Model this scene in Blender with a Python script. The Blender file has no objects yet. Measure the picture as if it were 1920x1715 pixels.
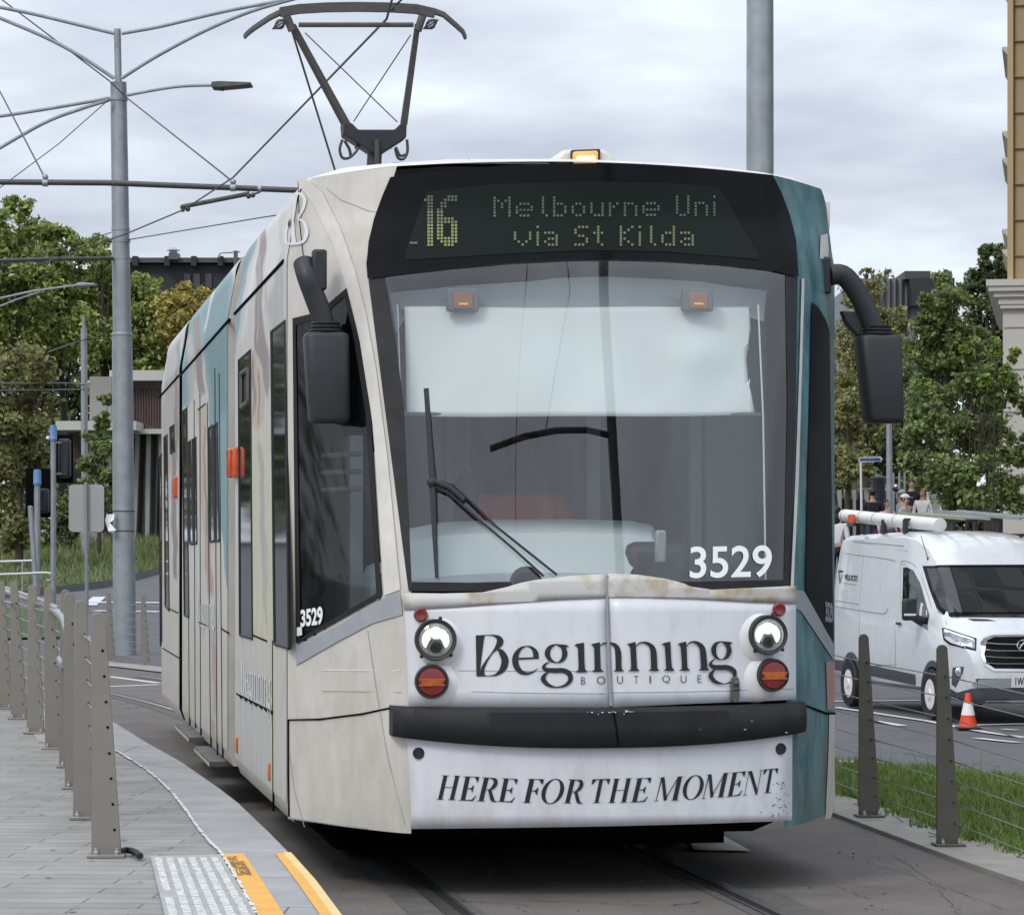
import bpy, bmesh, math, random
from mathutils import Vector, Matrix
from mathutils.bvhtree import BVHTree

random.seed(7)
R = math.radians
SC = bpy.context.scene
COL = SC.collection

# ------------------------------------------------------------------ camera, sky, sun, exposure
F, U0, V0, EYE = 5500.0, 960.0, 1030.0, 1.56      # focal length, horizon and eye height read from the photograph (1920 px wide)
cd = bpy.data.cameras.new('camera')
cam = bpy.data.objects.new('camera', cd)
COL.objects.link(cam)
cam.location = (0, 0, EYE)
cam.rotation_euler = (R(90), 0, 0)
cd.sensor_width = 36.0
cd.lens = F / 1920.0 * 36.0
cd.shift_y = (V0 - 857.5) / 1920.0
cd.clip_start = 0.1
cd.clip_end = 4000
SC.camera = cam

SUN_DIR = Vector((-0.42, -0.62, 0.72)).normalized()
world = bpy.data.worlds.new("World")
SC.world = world
world.use_nodes = True
nt = world.node_tree
nt.nodes.clear()
N = nt.nodes.new
L = nt.links.new
out = N('ShaderNodeOutputWorld')
sky = N('ShaderNodeTexSky'); sky.sky_type = 'NISHITA'; sky.sun_disc = False
sky.sun_elevation = math.asin(SUN_DIR.z); sky.sun_rotation = math.atan2(SUN_DIR.x, SUN_DIR.y)
bg1 = N('ShaderNodeBackground'); bg1.inputs['Strength'].default_value = 0.10
L(sky.outputs[0], bg1.inputs[0])
tc = N('ShaderNodeTexCoord')
sep = N('ShaderNodeSeparateXYZ'); L(tc.outputs['Generated'], sep.inputs[0])
def M2(op, a, b, c=None):
    n = N('ShaderNodeMath'); n.operation = op
    for i, x in enumerate((a, b, c)):
        if x is None: continue
        if hasattr(x, 'links'): L(x, n.inputs[i])
        else: n.inputs[i].default_value = x
    return n.outputs[0]
den = M2('ADD', M2('MAXIMUM', sep.outputs[2], 0.0), 0.16)
cx_ = M2('DIVIDE', sep.outputs[0], den)
cy_ = M2('DIVIDE', sep.outputs[1], den)
cmb = N('ShaderNodeCombineXYZ'); L(cx_, cmb.inputs[0]); L(cy_, cmb.inputs[1])
def noise(scale, detail, rough, vec, off):
    mp = N('ShaderNodeMapping'); mp.inputs['Location'].default_value = off
    L(vec, mp.inputs[0])
    n = N('ShaderNodeTexNoise'); n.inputs['Scale'].default_value = scale
    n.inputs['Detail'].default_value = detail; n.inputs['Roughness'].default_value = rough
    L(mp.outputs[0], n.inputs['Vector'])
    return n.outputs['Fac']
n1 = noise(1.9, 8, 0.55, cmb.outputs[0], (3.3, 1.2, 0))
n2 = noise(0.7, 3, 0.5, cmb.outputs[0], (9.1, 4.4, 0))
nn = M2('ADD', M2('MULTIPLY', n1, 0.6), M2('MULTIPLY', n2, 0.4))
rp = N('ShaderNodeValToRGB'); L(nn, rp.inputs[0])
rp.color_ramp.elements[0].position = 0.40; rp.color_ramp.elements[0].color = (0.525, 0.57, 0.67, 1)
rp.color_ramp.elements[1].position = 0.585; rp.color_ramp.elements[1].color = (0.86, 0.95, 1.04, 1)
e = rp.color_ramp.elements.new(0.50); e.color = (0.69, 0.74, 0.835, 1)
bg2 = N('ShaderNodeBackground'); L(rp.outputs[0], bg2.inputs[0])
zz = M2('MAXIMUM', sep.outputs[2], 0.0)
L(M2('ADD', 1.0, M2('MULTIPLY', M2('MAXIMUM', M2('SUBTRACT', zz, 0.12), 0.0), 1.25)), bg2.inputs[1])
mx = N('ShaderNodeMixShader'); mx.inputs[0].default_value = 0.93
L(bg1.outputs[0], mx.inputs[1]); L(bg2.outputs[0], mx.inputs[2]); L(mx.outputs[0], out.inputs[0])

sl = bpy.data.lights.new('sun', 'SUN')
sl.energy = 1.25; sl.angle = R(16); sl.color = (1.0, 0.94, 0.84)
so = bpy.data.objects.new('sun', sl); COL.objects.link(so)
so.rotation_euler = (-SUN_DIR).to_track_quat('-Z', 'Y').to_euler()
so.location = (-10, -15, 30)

SC.view_settings.view_transform = 'Standard'
SC.view_settings.look = 'None'
SC.view_settings.exposure = 0.12
SC.view_settings.gamma = 1.0
SC.cycles.max_bounces = 8
SC.cycles.transparent_max_bounces = 16

# ------------------------------------------------------------------ helpers
def lin(r, g, b):
    def f(c):
        c /= 255.0
        return c / 12.92 if c <= 0.04045 else ((c + 0.055) / 1.055) ** 2.4
    return (f(r), f(g), f(b), 1.0)

def mat(name, col, rough=0.6, metal=0.0, var=0.0, vscale=3.0, bump=0.0, bscale=40.0, spec=0.5, col2=None,
        stretch=(1, 1, 1), emit=None, estr=0.0, coat=0.0, thr=(0.35, 0.65), detail=6, dirt=None, attr=None):
    m = bpy.data.materials.new(name); m.use_nodes = True
    t = m.node_tree; n = t.nodes; l = t.links
    b = n['Principled BSDF']
    c4 = tuple(col[:3]) + (1,)
    b.inputs['Base Color'].default_value = c4
    b.inputs['Roughness'].default_value = rough
    b.inputs['Metallic'].default_value = metal
    b.inputs['Specular IOR Level'].default_value = spec
    if coat: b.inputs['Coat Weight'].default_value = coat
    if emit:
        b.inputs['Emission Color'].default_value = tuple(emit[:3]) + (1,)
        b.inputs['Emission Strength'].default_value = estr
    if var or bump or attr:
        tcn = n.new('ShaderNodeTexCoord'); mp = n.new('ShaderNodeMapping'); l.new(tcn.outputs['Object'], mp.inputs[0])
        mp.inputs['Scale'].default_value = stretch
    if var:
        ns = n.new('ShaderNodeTexNoise'); ns.inputs['Scale'].default_value = vscale; ns.inputs['Detail'].default_value = detail
        ns.inputs['Roughness'].default_value = 0.6
        l.new(mp.outputs[0], ns.inputs['Vector'])
        cr = n.new('ShaderNodeValToRGB')
        c2 = col2 if col2 else tuple(x * (1 - var) for x in col[:3])
        cr.color_ramp.elements[0].color = tuple(c2[:3]) + (1,)
        cr.color_ramp.elements[1].color = c4
        cr.color_ramp.elements[0].position = thr[0]; cr.color_ramp.elements[1].position = thr[1]
        l.new(ns.outputs['Fac'], cr.inputs[0]); l.new(cr.outputs[0], b.inputs['Base Color'])
        if rough > 0.15:
            mr = n.new('ShaderNodeMapRange'); mr.inputs['To Min'].default_value = min(1, rough * 1.15); mr.inputs['To Max'].default_value = rough * 0.85
            l.new(ns.outputs['Fac'], mr.inputs['Value']); l.new(mr.outputs[0], b.inputs['Roughness'])
    if attr:
        at = n.new('ShaderNodeAttribute'); at.attribute_name = attr
        mu = n.new('ShaderNodeMix'); mu.data_type = 'RGBA'; mu.blend_type = 'MULTIPLY'; mu.inputs[0].default_value = 1.0
        l.new(at.outputs['Color'], mu.inputs[6]); l.new(cr.outputs[0], mu.inputs[7]); l.new(mu.outputs[2], b.inputs['Base Color'])
    if dirt:     # road film: (colour, height where it ends, strength); stays on the paint, thickest low down, in streaks
        dc, zt, st = dirt
        tcd = n.new('ShaderNodeTexCoord'); md = n.new('ShaderNodeMapping'); md.inputs['Scale'].default_value = (6, 6, 2.2); l.new(tcd.outputs['Object'], md.inputs[0])
        nd = n.new('ShaderNodeTexNoise'); nd.inputs['Scale'].default_value = 1.9; nd.inputs['Detail'].default_value = 9; nd.inputs['Roughness'].default_value = 0.65; l.new(md.outputs[0], nd.inputs['Vector'])
        sx = n.new('ShaderNodeSeparateXYZ'); l.new(tcd.outputs['Object'], sx.inputs[0])
        mz = n.new('ShaderNodeMapRange'); mz.inputs['From Min'].default_value = 0.25; mz.inputs['From Max'].default_value = zt; mz.inputs['To Min'].default_value = 0.20; mz.inputs['To Max'].default_value = 0.0
        l.new(sx.outputs[2], mz.inputs['Value'])
        ad = n.new('ShaderNodeMath'); ad.operation = 'ADD'; l.new(nd.outputs['Fac'], ad.inputs[0]); l.new(mz.outputs[0], ad.inputs[1])
        m2 = n.new('ShaderNodeMapRange'); m2.inputs['From Min'].default_value = 0.52; m2.inputs['From Max'].default_value = 0.85; m2.inputs['To Max'].default_value = st; l.new(ad.outputs[0], m2.inputs['Value'])
        mi_ = n.new('ShaderNodeMix'); mi_.data_type = 'RGBA'; mi_.inputs[7].default_value = tuple(dc) + (1,)
        l.new(m2.outputs[0], mi_.inputs[0])
        src = b.inputs['Base Color'].links[0].from_socket if b.inputs['Base Color'].links else None
        if src: l.new(src, mi_.inputs[6])
        else: mi_.inputs[6].default_value = c4
        l.new(mi_.outputs[2], b.inputs['Base Color'])
    if bump:
        nb = n.new('ShaderNodeTexNoise'); nb.inputs['Scale'].default_value = bscale; nb.inputs['Detail'].default_value = 5
        l.new(mp.outputs[0], nb.inputs['Vector'])
        bp = n.new('ShaderNodeBump'); bp.inputs['Strength'].default_value = bump; bp.inputs['Distance'].default_value = 0.01
        l.new(nb.outputs['Fac'], bp.inputs['Height']); l.new(bp.outputs[0], b.inputs['Normal'])
    return m

def glass(name, tint=(0.9, 0.92, 0.92), refl=1.0, rough=0.0, ior=1.5):
    m = bpy.data.materials.new(name); m.use_nodes = True
    t = m.node_tree; n = t.nodes; l = t.links
    n.clear()
    o = n.new('ShaderNodeOutputMaterial'); tr = n.new('ShaderNodeBsdfTransparent'); gl = n.new('ShaderNodeBsdfGlossy')
    tr.inputs[0].default_value = tuple(tint) + (1,)
    gl.inputs['Roughness'].default_value = rough
    gl.inputs[0].default_value = (refl, refl, refl, 1)
    lw = n.new('ShaderNodeLayerWeight'); lw.inputs[0].default_value = 0.5
    pw = n.new('ShaderNodeMath'); pw.operation = 'POWER'; pw.inputs[1].default_value = 4.0; l.new(lw.outputs['Facing'], pw.inputs[0])
    r0 = ((ior - 1) / (ior + 1)) ** 2
    fr = n.new('ShaderNodeMath'); fr.operation = 'MULTIPLY_ADD'; fr.inputs[1].default_value = 1 - 2 * r0; fr.inputs[2].default_value = 2.3 * r0
    l.new(pw.outputs[0], fr.inputs[0])
    mx = n.new('ShaderNodeMixShader')
    l.new(fr.outputs[0], mx.inputs[0]); l.new(tr.outputs[0], mx.inputs[1]); l.new(gl.outputs[0], mx.inputs[2]); l.new(mx.outputs[0], o.inputs[0])
    return m

def leafmat(name, cols, trans=0.3):
    """foliage: every leaf (its own island) gets its own green"""
    m = bpy.data.materials.new(name); m.use_nodes = True
    t = m.node_tree; n = t.nodes; l = t.links
    b = n['Principled BSDF']; b.inputs['Roughness'].default_value = 0.55; b.inputs['Specular IOR Level'].default_value = 0.35
    g = n.new('ShaderNodeNewGeometry'); cr = n.new('ShaderNodeValToRGB')
    k = len(cols)
    cr.color_ramp.elements[0].position = 0; cr.color_ramp.elements[0].color = tuple(cols[0]) + (1,)
    cr.color_ramp.elements[1].position = 1; cr.color_ramp.elements[1].color = tuple(cols[-1]) + (1,)
    for i in range(1, k - 1):
        e = cr.color_ramp.elements.new(i / (k - 1)); e.color = tuple(cols[i]) + (1,)
    l.new(g.outputs['Random Per Island'], cr.inputs[0]); l.new(cr.outputs[0], b.inputs['Base Color'])
    tl = n.new('ShaderNodeBsdfTranslucent'); l.new(cr.outputs[0], tl.inputs[0])
    mx = n.new('ShaderNodeMixShader'); mx.inputs[0].default_value = trans
    l.new(b.outputs[0], mx.inputs[1]); l.new(tl.outputs[0], mx.inputs[2]); l.new(mx.outputs[0], n['Material Output'].inputs[0])
    return m

class MB:
    def __init__(s): s.v = []; s.f = []; s.m = []
    def add(s, vs, fs, m=0):
        o = len(s.v); s.v += [tuple(v) for v in vs]
        for f in fs: s.f.append(tuple(i + o for i in f)); s.m.append(m)
        return s
    def quad(s, a, b, c, d, m=0): return s.add([a, b, c, d], [(0, 1, 2, 3)], m)
    def poly(s, pts, m=0): return s.add(pts, [tuple(range(len(pts)))], m)
    def box(s, c, sz, m=0, mtx=None):
        x, y, z = (q / 2 for q in sz); vs = []
        for i in (-1, 1):
            for j in (-1, 1):
                for k in (-1, 1):
                    p = Vector((i * x, j * y, k * z))
                    if mtx is not None: p = mtx @ p
                    vs.append(Vector(c) + p)
        return s.add(vs, [(0, 1, 3, 2), (4, 6, 7, 5), (0, 4, 5, 1), (2, 3, 7, 6), (0, 2, 6, 4), (1, 5, 7, 3)], m)
    def box2(s, lo, hi, m=0):
        return s.box([(a + b) / 2 for a, b in zip(lo, hi)], [abs(b - a) for a, b in zip(lo, hi)], m)
    def tube(s, pts, r, n=10, m=0, caps=True, sq=None):
        pts = [Vector(p) for p in pts]; k = len(pts)
        rs = list(r) if isinstance(r, (list, tuple)) else [r] * k
        rings = []; up = None
        for i, p in enumerate(pts):
            d = (pts[min(i + 1, k - 1)] - pts[max(i - 1, 0)]).normalized()
            if up is None:
                up = Vector((0, 0, 1)) if abs(d.z) < 0.9 else Vector((0, 1, 0))
            a = d.cross(up)
            if a.length < 1e-6: a = d.orthogonal()
            a.normalize(); b = a.cross(d).normalized(); up = b
            ring = []
            for j in range(n):
                t = 2 * math.pi * (j + 0.5) / n
                if sq: ring.append(p + a * math.cos(t) * sq[0] * 1.414 + b * math.sin(t) * sq[1] * 1.414)
                else: ring.append(p + a * math.cos(t) * rs[i] + b * math.sin(t) * rs[i])
            rings.append(ring)
        vs = [v for rg in rings for v in rg]; fs = []
        for i in range(k - 1):
            for j in range(n):
                fs.append((i * n + j, i * n + (j + 1) % n, (i + 1) * n + (j + 1) % n, (i + 1) * n + j))
        if caps: fs += [tuple(range(n))[::-1], tuple((k - 1) * n + j for j in range(n))]
        return s.add(vs, fs, m)
    def lathe(s, prof, c=(0, 0, 0), axis=(0, 0, 1), n=24, m=0, end=True):
        ax = Vector(axis).normalized(); a = ax.orthogonal().normalized(); b = ax.cross(a); c = Vector(c)
        vs = []; fs = []
        for r, h in prof:
            for j in range(n):
                t = 2 * math.pi * j / n
                vs.append(c + ax * h + a * (r * math.cos(t)) + b * (r * math.sin(t)))
        k = len(prof)
        for i in range(k - 1):
            for j in range(n):
                fs.append((i * n + j, i * n + (j + 1) % n, (i + 1) * n + (j + 1) % n, (i + 1) * n + j))
        if end and prof[0][0] > 1e-5: fs.append(tuple(range(n))[::-1])
        if end and prof[-1][0] > 1e-5: fs.append(tuple((k - 1) * n + j for j in range(n)))
        return s.add(vs, fs, m)
    def prism(s, pts, vec, m=0):
        """polygon pts swept along vec"""
        k = len(pts); vec = Vector(vec); pts = [Vector(p) for p in pts]
        vs = pts + [p + vec for p in pts]
        fs = [tuple(range(k))[::-1], tuple(range(k, 2 * k))]
        for i in range(k): fs.append((i, (i + 1) % k, k + (i + 1) % k, k + i))
        return s.add(vs, fs, m)
    def ball(s, c, r, m=0, n=12, k=8):
        rr = r if isinstance(r, (tuple, list)) else (r, r, r); vs = []; fs = []
        for i in range(k + 1):
            ph = math.pi * i / k
            for j in range(n):
                t = 2 * math.pi * j / n
                vs.append((c[0] + rr[0] * math.sin(ph) * math.cos(t), c[1] + rr[1] * math.sin(ph) * math.sin(t), c[2] + rr[2] * math.cos(ph)))
        for i in range(k):
            for j in range(n): fs.append((i * n + j, (i + 1) * n + j, (i + 1) * n + (j + 1) % n, i * n + (j + 1) % n))
        return s.add(vs, fs, m)
    def build(s, name, mats, parent=None, smooth=True, bevel=0.0, solid=0.0, weld=False, ang=35, orient=True):
        me = bpy.data.meshes.new(name)
        me.from_pydata(s.v, [], s.f)
        if not isinstance(mats, (list, tuple)): mats = [mats]
        for m in mats: me.materials.append(m)
        for p, mi in zip(me.polygons, s.m): p.material_index = mi
        if getattr(s, 'fixed', False): orient = False
        if weld or orient:
            bm = bmesh.new(); bm.from_mesh(me)
            if weld: bmesh.ops.remove_doubles(bm, verts=bm.verts, dist=0.0004)
            if orient: bmesh.ops.recalc_face_normals(bm, faces=bm.faces)
            bm.to_mesh(me); bm.free()
        if smooth:
            me.polygons.foreach_set('use_smooth', [True] * len(me.polygons))
            me.set_sharp_from_angle(angle=R(ang))
        o = bpy.data.objects.new(name, me); COL.objects.link(o)
        if parent is not None: o.parent = parent
        if solid:
            md = o.modifiers.new('solid', 'SOLIDIFY'); md.thickness = solid; md.offset = -1
        if bevel:
            md = o.modifiers.new('bevel', 'BEVEL'); md.width = bevel; md.segments = 2; md.limit_method = 'ANGLE'; md.angle_limit = R(40)
            md.harden_normals = False
        return o

def tag(o, label=None, cat=None, group=None, kind=None):
    if label: o['label'] = label
    if cat: o['category'] = cat
    if group: o['group'] = group
    if kind: o['kind'] = kind
    return o

def thing(name, label, cat, loc=(0, 0, 0), rz=0.0, group=None):
    o = bpy.data.objects.new(name, None); COL.objects.link(o)
    o.location = loc; o.rotation_euler = (0, 0, rz); o.empty_display_size = 0.3
    return tag(o, label, cat, group)

def copy_tree(o, parent=None):
    c = o.copy(); COL.objects.link(c); c.parent = parent
    for ch in list(o.children): copy_tree(ch, c)
    return c

def smooth_path(pts, k=6):
    """Catmull-Rom through the points (tuples of any length)"""
    P = [tuple(p) for p in pts]; P = [P[0]] + P + [P[-1]]; out_ = []
    for i in range(1, len(P) - 2):
        for j in range(k):
            t = j / k
            out_.append(tuple(0.5 * (2 * b + (c - a) * t + (2 * a - 5 * b + 4 * c - d) * t * t + (3 * b - a - 3 * c + d) * t ** 3)
                              for a, b, c, d in zip(P[i - 1], P[i], P[i + 1], P[i + 2])))
    out_.append(P[-2])
    return out_

def interp(tab, x):
    if x <= tab[0][0]: return tab[0][1]
    for (a, b), (c, d) in zip(tab, tab[1:]):
        if x <= c: return b + (d - b) * (x - a) / (c - a)
    return tab[-1][1]

def ss(a, b, x):
    t = min(1, max(0, (x - a) / (b - a))); return t * t * (3 - 2 * t)

def onY(u, v, Y): return Vector(((u - U0) / F * Y, Y, EYE - (v - V0) / F * Y))
def onZ(u, v, z):
    Y = (EYE - z) * F / (v - V0); return Vector(((u - U0) / F * Y, Y, z))
def ground_z(X, Y):
    xp = X + 0.1745 * (Y - 14)
    dip = -0.75 * ss(19, 38, Y) * ss(2.2, 5.5, xp) * (1 - ss(50, 90, Y))
    return dip + 1.85 * ss(46, 105, Y)
def onG(u, v, off=0.0):
    Y = 8.0; d = (u - U0) / F; e = (v - V0) / F; last = Y
    while Y < 400:
        if EYE - e * Y < ground_z(d * Y, Y) + off: break
        last = Y; Y += 0.25
    lo, hi = last, Y
    for _ in range(30):
        md = (lo + hi) / 2
        if EYE - e * md < ground_z(d * md, md) + off: hi = md
        else: lo = md
    return Vector((d * hi, hi, EYE - e * hi))

def in_poly(u, v, P):
    c = False; j = len(P) - 1
    for i in range(len(P)):
        (x1, y1), (x2, y2) = P[i], P[j]
        if (y1 > v) != (y2 > v) and u < (x2 - x1) * (v - y1) / (y2 - y1) + x1: c = not c
        j = i
    return c

def clip_rect(P, x0, y0, x1, y1):
    def cut(P, ins, isec):
        o = []
        for i in range(len(P)):
            a, b = P[i - 1], P[i]
            if ins(b):
                if not ins(a): o.append(isec(a, b))
                o.append(b)
            elif ins(a): o.append(isec(a, b))
        return o
    def ix(x): return lambda a, b: (x, a[1] + (b[1] - a[1]) * (x - a[0]) / (b[0] - a[0]))
    def iy(y): return lambda a, b: (a[0] + (b[0] - a[0]) * (y - a[1]) / (b[1] - a[1]), y)
    for ins, isec in ((lambda p: p[0] >= x0, ix(x0)), (lambda p: p[0] <= x1, ix(x1)), (lambda p: p[1] >= y0, iy(y0)), (lambda p: p[1] <= y1, iy(y1))):
        P = cut(P, ins, isec)
        if len(P) < 3: return []
    return P

def patch(poly, proj, cell=24.0, mb=None, m=0, up=False):
    """outline laid on a curved surface: cut into cells, each corner dropped on the surface by proj(u, v)"""
    mb = mb or MB()
    area = sum(poly[i - 1][0] * poly[i][1] - poly[i][0] * poly[i - 1][1] for i in range(len(poly)))
    if (area > 0) != up: poly = list(poly)[::-1]      # every face looks outward
    mb.fixed = True
    xs = [p[0] for p in poly]; ys = [p[1] for p in poly]
    x0, y0 = min(xs), min(ys); nx = max(1, math.ceil((max(xs) - x0) / cell)); ny = max(1, math.ceil((max(ys) - y0) / cell))
    cx = (max(xs) - x0) / nx; cy = (max(ys) - y0) / ny
    cache = {}; vs = []; fs = []
    for i in range(nx):
        for j in range(ny):
            q = clip_rect(list(poly), x0 + i * cx, y0 + j * cy, x0 + (i + 1) * cx, y0 + (j + 1) * cy)
            f = []
            for (u, v) in q:
                k = (round(u, 2), round(v, 2))
                if k not in cache: cache[k] = len(vs); vs.append(proj(u, v))
                if not f or f[-1] != cache[k]: f.append(cache[k])
            if len(f) > 1 and f[0] == f[-1]: f.pop()
            if len(set(f)) >= 3: fs.append(tuple(f))
    mb.add(vs, fs, m)
    return mb

def text_geo(body, bold=0.0, spacing=1.0):
    """letters as flat faces in a 0..1 box"""
    cu = bpy.data.curves.new('letters', 'FONT'); cu.body = body; cu.offset = bold; cu.space_character = spacing
    cu.resolution_u = 6; cu.fill_mode = 'FRONT'
    ob = bpy.data.objects.new('letters', cu); COL.objects.link(ob)
    dg = bpy.context.evaluated_depsgraph_get(); dg.update()
    ev = ob.evaluated_get(dg); me = ev.to_mesh()
    vs = [v.co.copy() for v in me.vertices]; fs = [tuple(p.vertices) for p in me.polygons]
    ev.to_mesh_clear(); bpy.data.objects.remove(ob); bpy.data.curves.remove(cu)
    x0 = min(v.x for v in vs); x1 = max(v.x for v in vs); y0 = min(v.y for v in vs); y1 = max(v.y for v in vs)
    return [((v.x - x0) / (x1 - x0), (v.y - y0) / (y1 - y0)) for v in vs], fs

def bilin(q, s, t):
    """q = (bl, br, tr, tl)"""
    return tuple((1 - s) * (1 - t) * a + s * (1 - t) * b + s * t * c + (1 - s) * t * d for a, b, c, d in zip(*q))

def text_on(mb, body, quad, proj, bold=0.0, spacing=1.0, m=0):
    vs, fs = text_geo(body, bold, spacing)
    mb.add([proj(*bilin(quad, s, t)) for s, t in vs], fs, m)
    return mb

def ribbon(pts, closed=False, k=5):
    """pts (x, y, width) -> list of 2-D quads of a pen stroke whose weight varies"""
    if closed: pts = pts + [pts[0]]
    P = smooth_path(pts, k)
    Ls = []; Rs = []
    for i, (x, y, w) in enumerate(P):
        a = P[max(i - 1, 0)]; b = P[min(i + 1, len(P) - 1)]
        if closed and i in (0, len(P) - 1): a, b = P[-2], P[1]
        dx, dy = b[0] - a[0], b[1] - a[1]; l = math.hypot(dx, dy) or 1
        nx, ny = -dy / l * w / 2, dx / l * w / 2
        Ls.append((x + nx, y + ny)); Rs.append((x - nx, y - ny))
    return Ls, Rs
def ribbon_faces(mb, pts, proj, closed=False, m=0, k=5):
    Ls, Rs = ribbon(pts, closed, k); n = len(Ls)
    mb.add([proj(*p) for p in Ls] + [proj(*p) for p in Rs], [(i, i + 1, n + i + 1, n + i) for i in range(n - 1)], m)
# ------------------------------------------------------------------ materials
M = {}
M['cream'] = mat('cream_paint', (0.60, 0.575, 0.53), 0.42, var=0.16, vscale=2.2, bump=0.02, bscale=6, col2=(0.50, 0.475, 0.42), detail=9, dirt=((0.35, 0.32, 0.25), 1.4, 0.42))
M['cream_light'] = mat('pale_paint', (0.70, 0.68, 0.64), 0.4, var=0.1, vscale=4, col2=(0.58, 0.55, 0.50), detail=9, dirt=((0.36, 0.33, 0.27), 0.3, 0.5))
M['white_vinyl'] = mat('white_vinyl', (0.72, 0.73, 0.77), 0.35, var=0.07, vscale=2.5, bump=0.02, bscale=5, detail=9, dirt=((0.38, 0.37, 0.35), 0.75, 0.4))
M['white_paint'] = mat('white_paint', (0.74, 0.74, 0.72), 0.35, var=0.08, vscale=5, detail=8)
M['hood_cap'] = mat('weathered_cap', (0.52, 0.51, 0.49), 0.5, var=0.3, vscale=7, col2=(0.42, 0.34, 0.22), thr=(0.36, 0.50), detail=9)
M['black_gloss'] = mat('black_gloss', (0.006, 0.007, 0.008), 0.10, spec=0.12)
M['black_rubber'] = mat('black_rubber', (0.018, 0.019, 0.021), 0.55, var=0.35, vscale=9, bump=0.05, bscale=60, spec=0.3)
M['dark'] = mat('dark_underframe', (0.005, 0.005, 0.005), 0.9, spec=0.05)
M['interior'] = mat('cab_grey', (0.20, 0.21, 0.225), 0.7, var=0.5, vscale=1.6, stretch=(2.2, 1, 0.5))
M['interior_light'] = mat('cab_pale', (0.60, 0.66, 0.66), 0.6)
M['blind'] = mat('blind_cloth', (0.80, 0.83, 0.81), 0.8, var=0.06, vscale=1.5)
M['teal'] = mat('teal_wrap', (0.125, 0.255, 0.275), 0.4, var=0.4, vscale=7, col2=(0.045, 0.125, 0.145), stretch=(1, 1, 0.45), detail=12, bump=0.12, bscale=9, thr=(0.38, 0.6), dirt=((0.13, 0.11, 0.09), 1.2, 0.7))
M['teal_pale'] = mat('pale_teal_wrap', (0.21, 0.325, 0.345), 0.4, var=0.3, vscale=4, col2=(0.12, 0.25, 0.28), stretch=(1, 1, 0.25), detail=8)
M['brown'] = mat('brown_wrap', (0.24, 0.18, 0.16), 0.4, var=0.35, vscale=14, col2=(0.36, 0.30, 0.26), stretch=(1, 1, 0.12), detail=6)
M['skin_wrap'] = mat('warm_wrap', (0.50, 0.39, 0.29), 0.4, var=0.3, vscale=14, col2=(0.36, 0.26, 0.20), stretch=(1, 1, 0.12))
M['pink_wrap'] = mat('pink_wrap', (0.45, 0.27, 0.24), 0.4, var=0.25, vscale=9, stretch=(1, 1, 0.15))
M['yellow_wrap'] = mat('straw_wrap', (0.46, 0.44, 0.29), 0.4, var=0.25, vscale=9, col2=(0.52, 0.50, 0.40), stretch=(1, 1, 0.12))
M['grey_band'] = mat('grey_band', (0.33, 0.35, 0.37), 0.4, var=0.1, vscale=6)
M['window'] = mat('dark_window', (0.013, 0.015, 0.016), 0.05, spec=0.45)
M['ink'] = mat('black_ink', (0.016, 0.018, 0.018), 0.5)
M['white_ink'] = mat('white_ink', (0.80, 0.80, 0.80), 0.5)
M['soft_white'] = mat('pale_ink', (0.70, 0.70, 0.70), 0.5)
M['glass'] = glass('windscreen_glass', (0.84, 0.87, 0.87), 0.95)
M['glass_dark'] = glass('tinted_glass', (0.40, 0.43, 0.44), 0.55, 0.05)
M['red_lens'] = mat('red_lens', (0.22, 0.02, 0.02), 0.2, var=0.3, vscale=50, coat=0.5)
M['amber_lens'] = mat('amber_lens', (0.55, 0.13, 0.015), 0.22, var=0.35, vscale=40, coat=0.5)
M['orange_lens'] = mat('orange_lens', (0.70, 0.10, 0.02), 0.2, var=0.4, vscale=30, coat=0.5)
M['chrome'] = mat('chrome', (0.82, 0.83, 0.84), 0.08, metal=1.0)
M['lamp_on'] = mat('lamp_glow', (0.9, 0.9, 0.85), 0.3, emit=(1.0, 0.98, 0.9), estr=2.2)
M['lamp_dim'] = mat('lamp_reflector', (0.50, 0.50, 0.48), 0.22, metal=0.8, emit=(1.0, 0.97, 0.88), estr=0.06)
M['amber_glow'] = mat('amber_glow', (0.75, 0.38, 0.12), 0.3, var=0.3, vscale=40, emit=(1.0, 0.45, 0.12), estr=0.42)
M['amber_bulb'] = mat('amber_bulb', (0.9, 0.6, 0.2), 0.3, emit=(1.0, 0.70, 0.28), estr=2.2)
M['led'] = mat('led_dot', (0.10, 0.12, 0.04), 0.4, emit=(0.42, 0.47, 0.16), estr=0.34)
M['led_dim'] = mat('led_dot_dim', (0.09, 0.10, 0.05), 0.4, emit=(0.30, 0.34, 0.17), estr=0.22)
M['led_faint'] = mat('led_dot_faint', (0.06, 0.07, 0.05), 0.4, emit=(0.20, 0.23, 0.17), estr=0.18)
M['sign_board'] = mat('sign_board', (0.011, 0.016, 0.013), 0.25, spec=0.12)
M['galv'] = mat('galvanised_steel', (0.36, 0.39, 0.41), 0.42, metal=0.35, var=0.22, vscale=5, bump=0.03, bscale=30, detail=9)
M['dark_steel'] = mat('dark_steel', (0.085, 0.085, 0.08), 0.5, metal=0.3, var=0.2, vscale=10)
M['grime_steel'] = mat('grimy_steel', (0.13, 0.125, 0.115), 0.55, metal=0.3, var=0.3, vscale=12)
M['wire'] = mat('cable_wire', (0.05, 0.05, 0.052), 0.5, metal=0.3)
M['plastic'] = mat('black_plastic', (0.028, 0.03, 0.034), 0.5, var=0.15, vscale=15, bump=0.03, bscale=80, spec=0.4)
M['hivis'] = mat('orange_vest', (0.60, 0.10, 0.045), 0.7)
M['skin'] = mat('skin', (0.42, 0.26, 0.19), 0.6)
M['navy'] = mat('navy_cloth', (0.02, 0.025, 0.04), 0.8)

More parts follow.
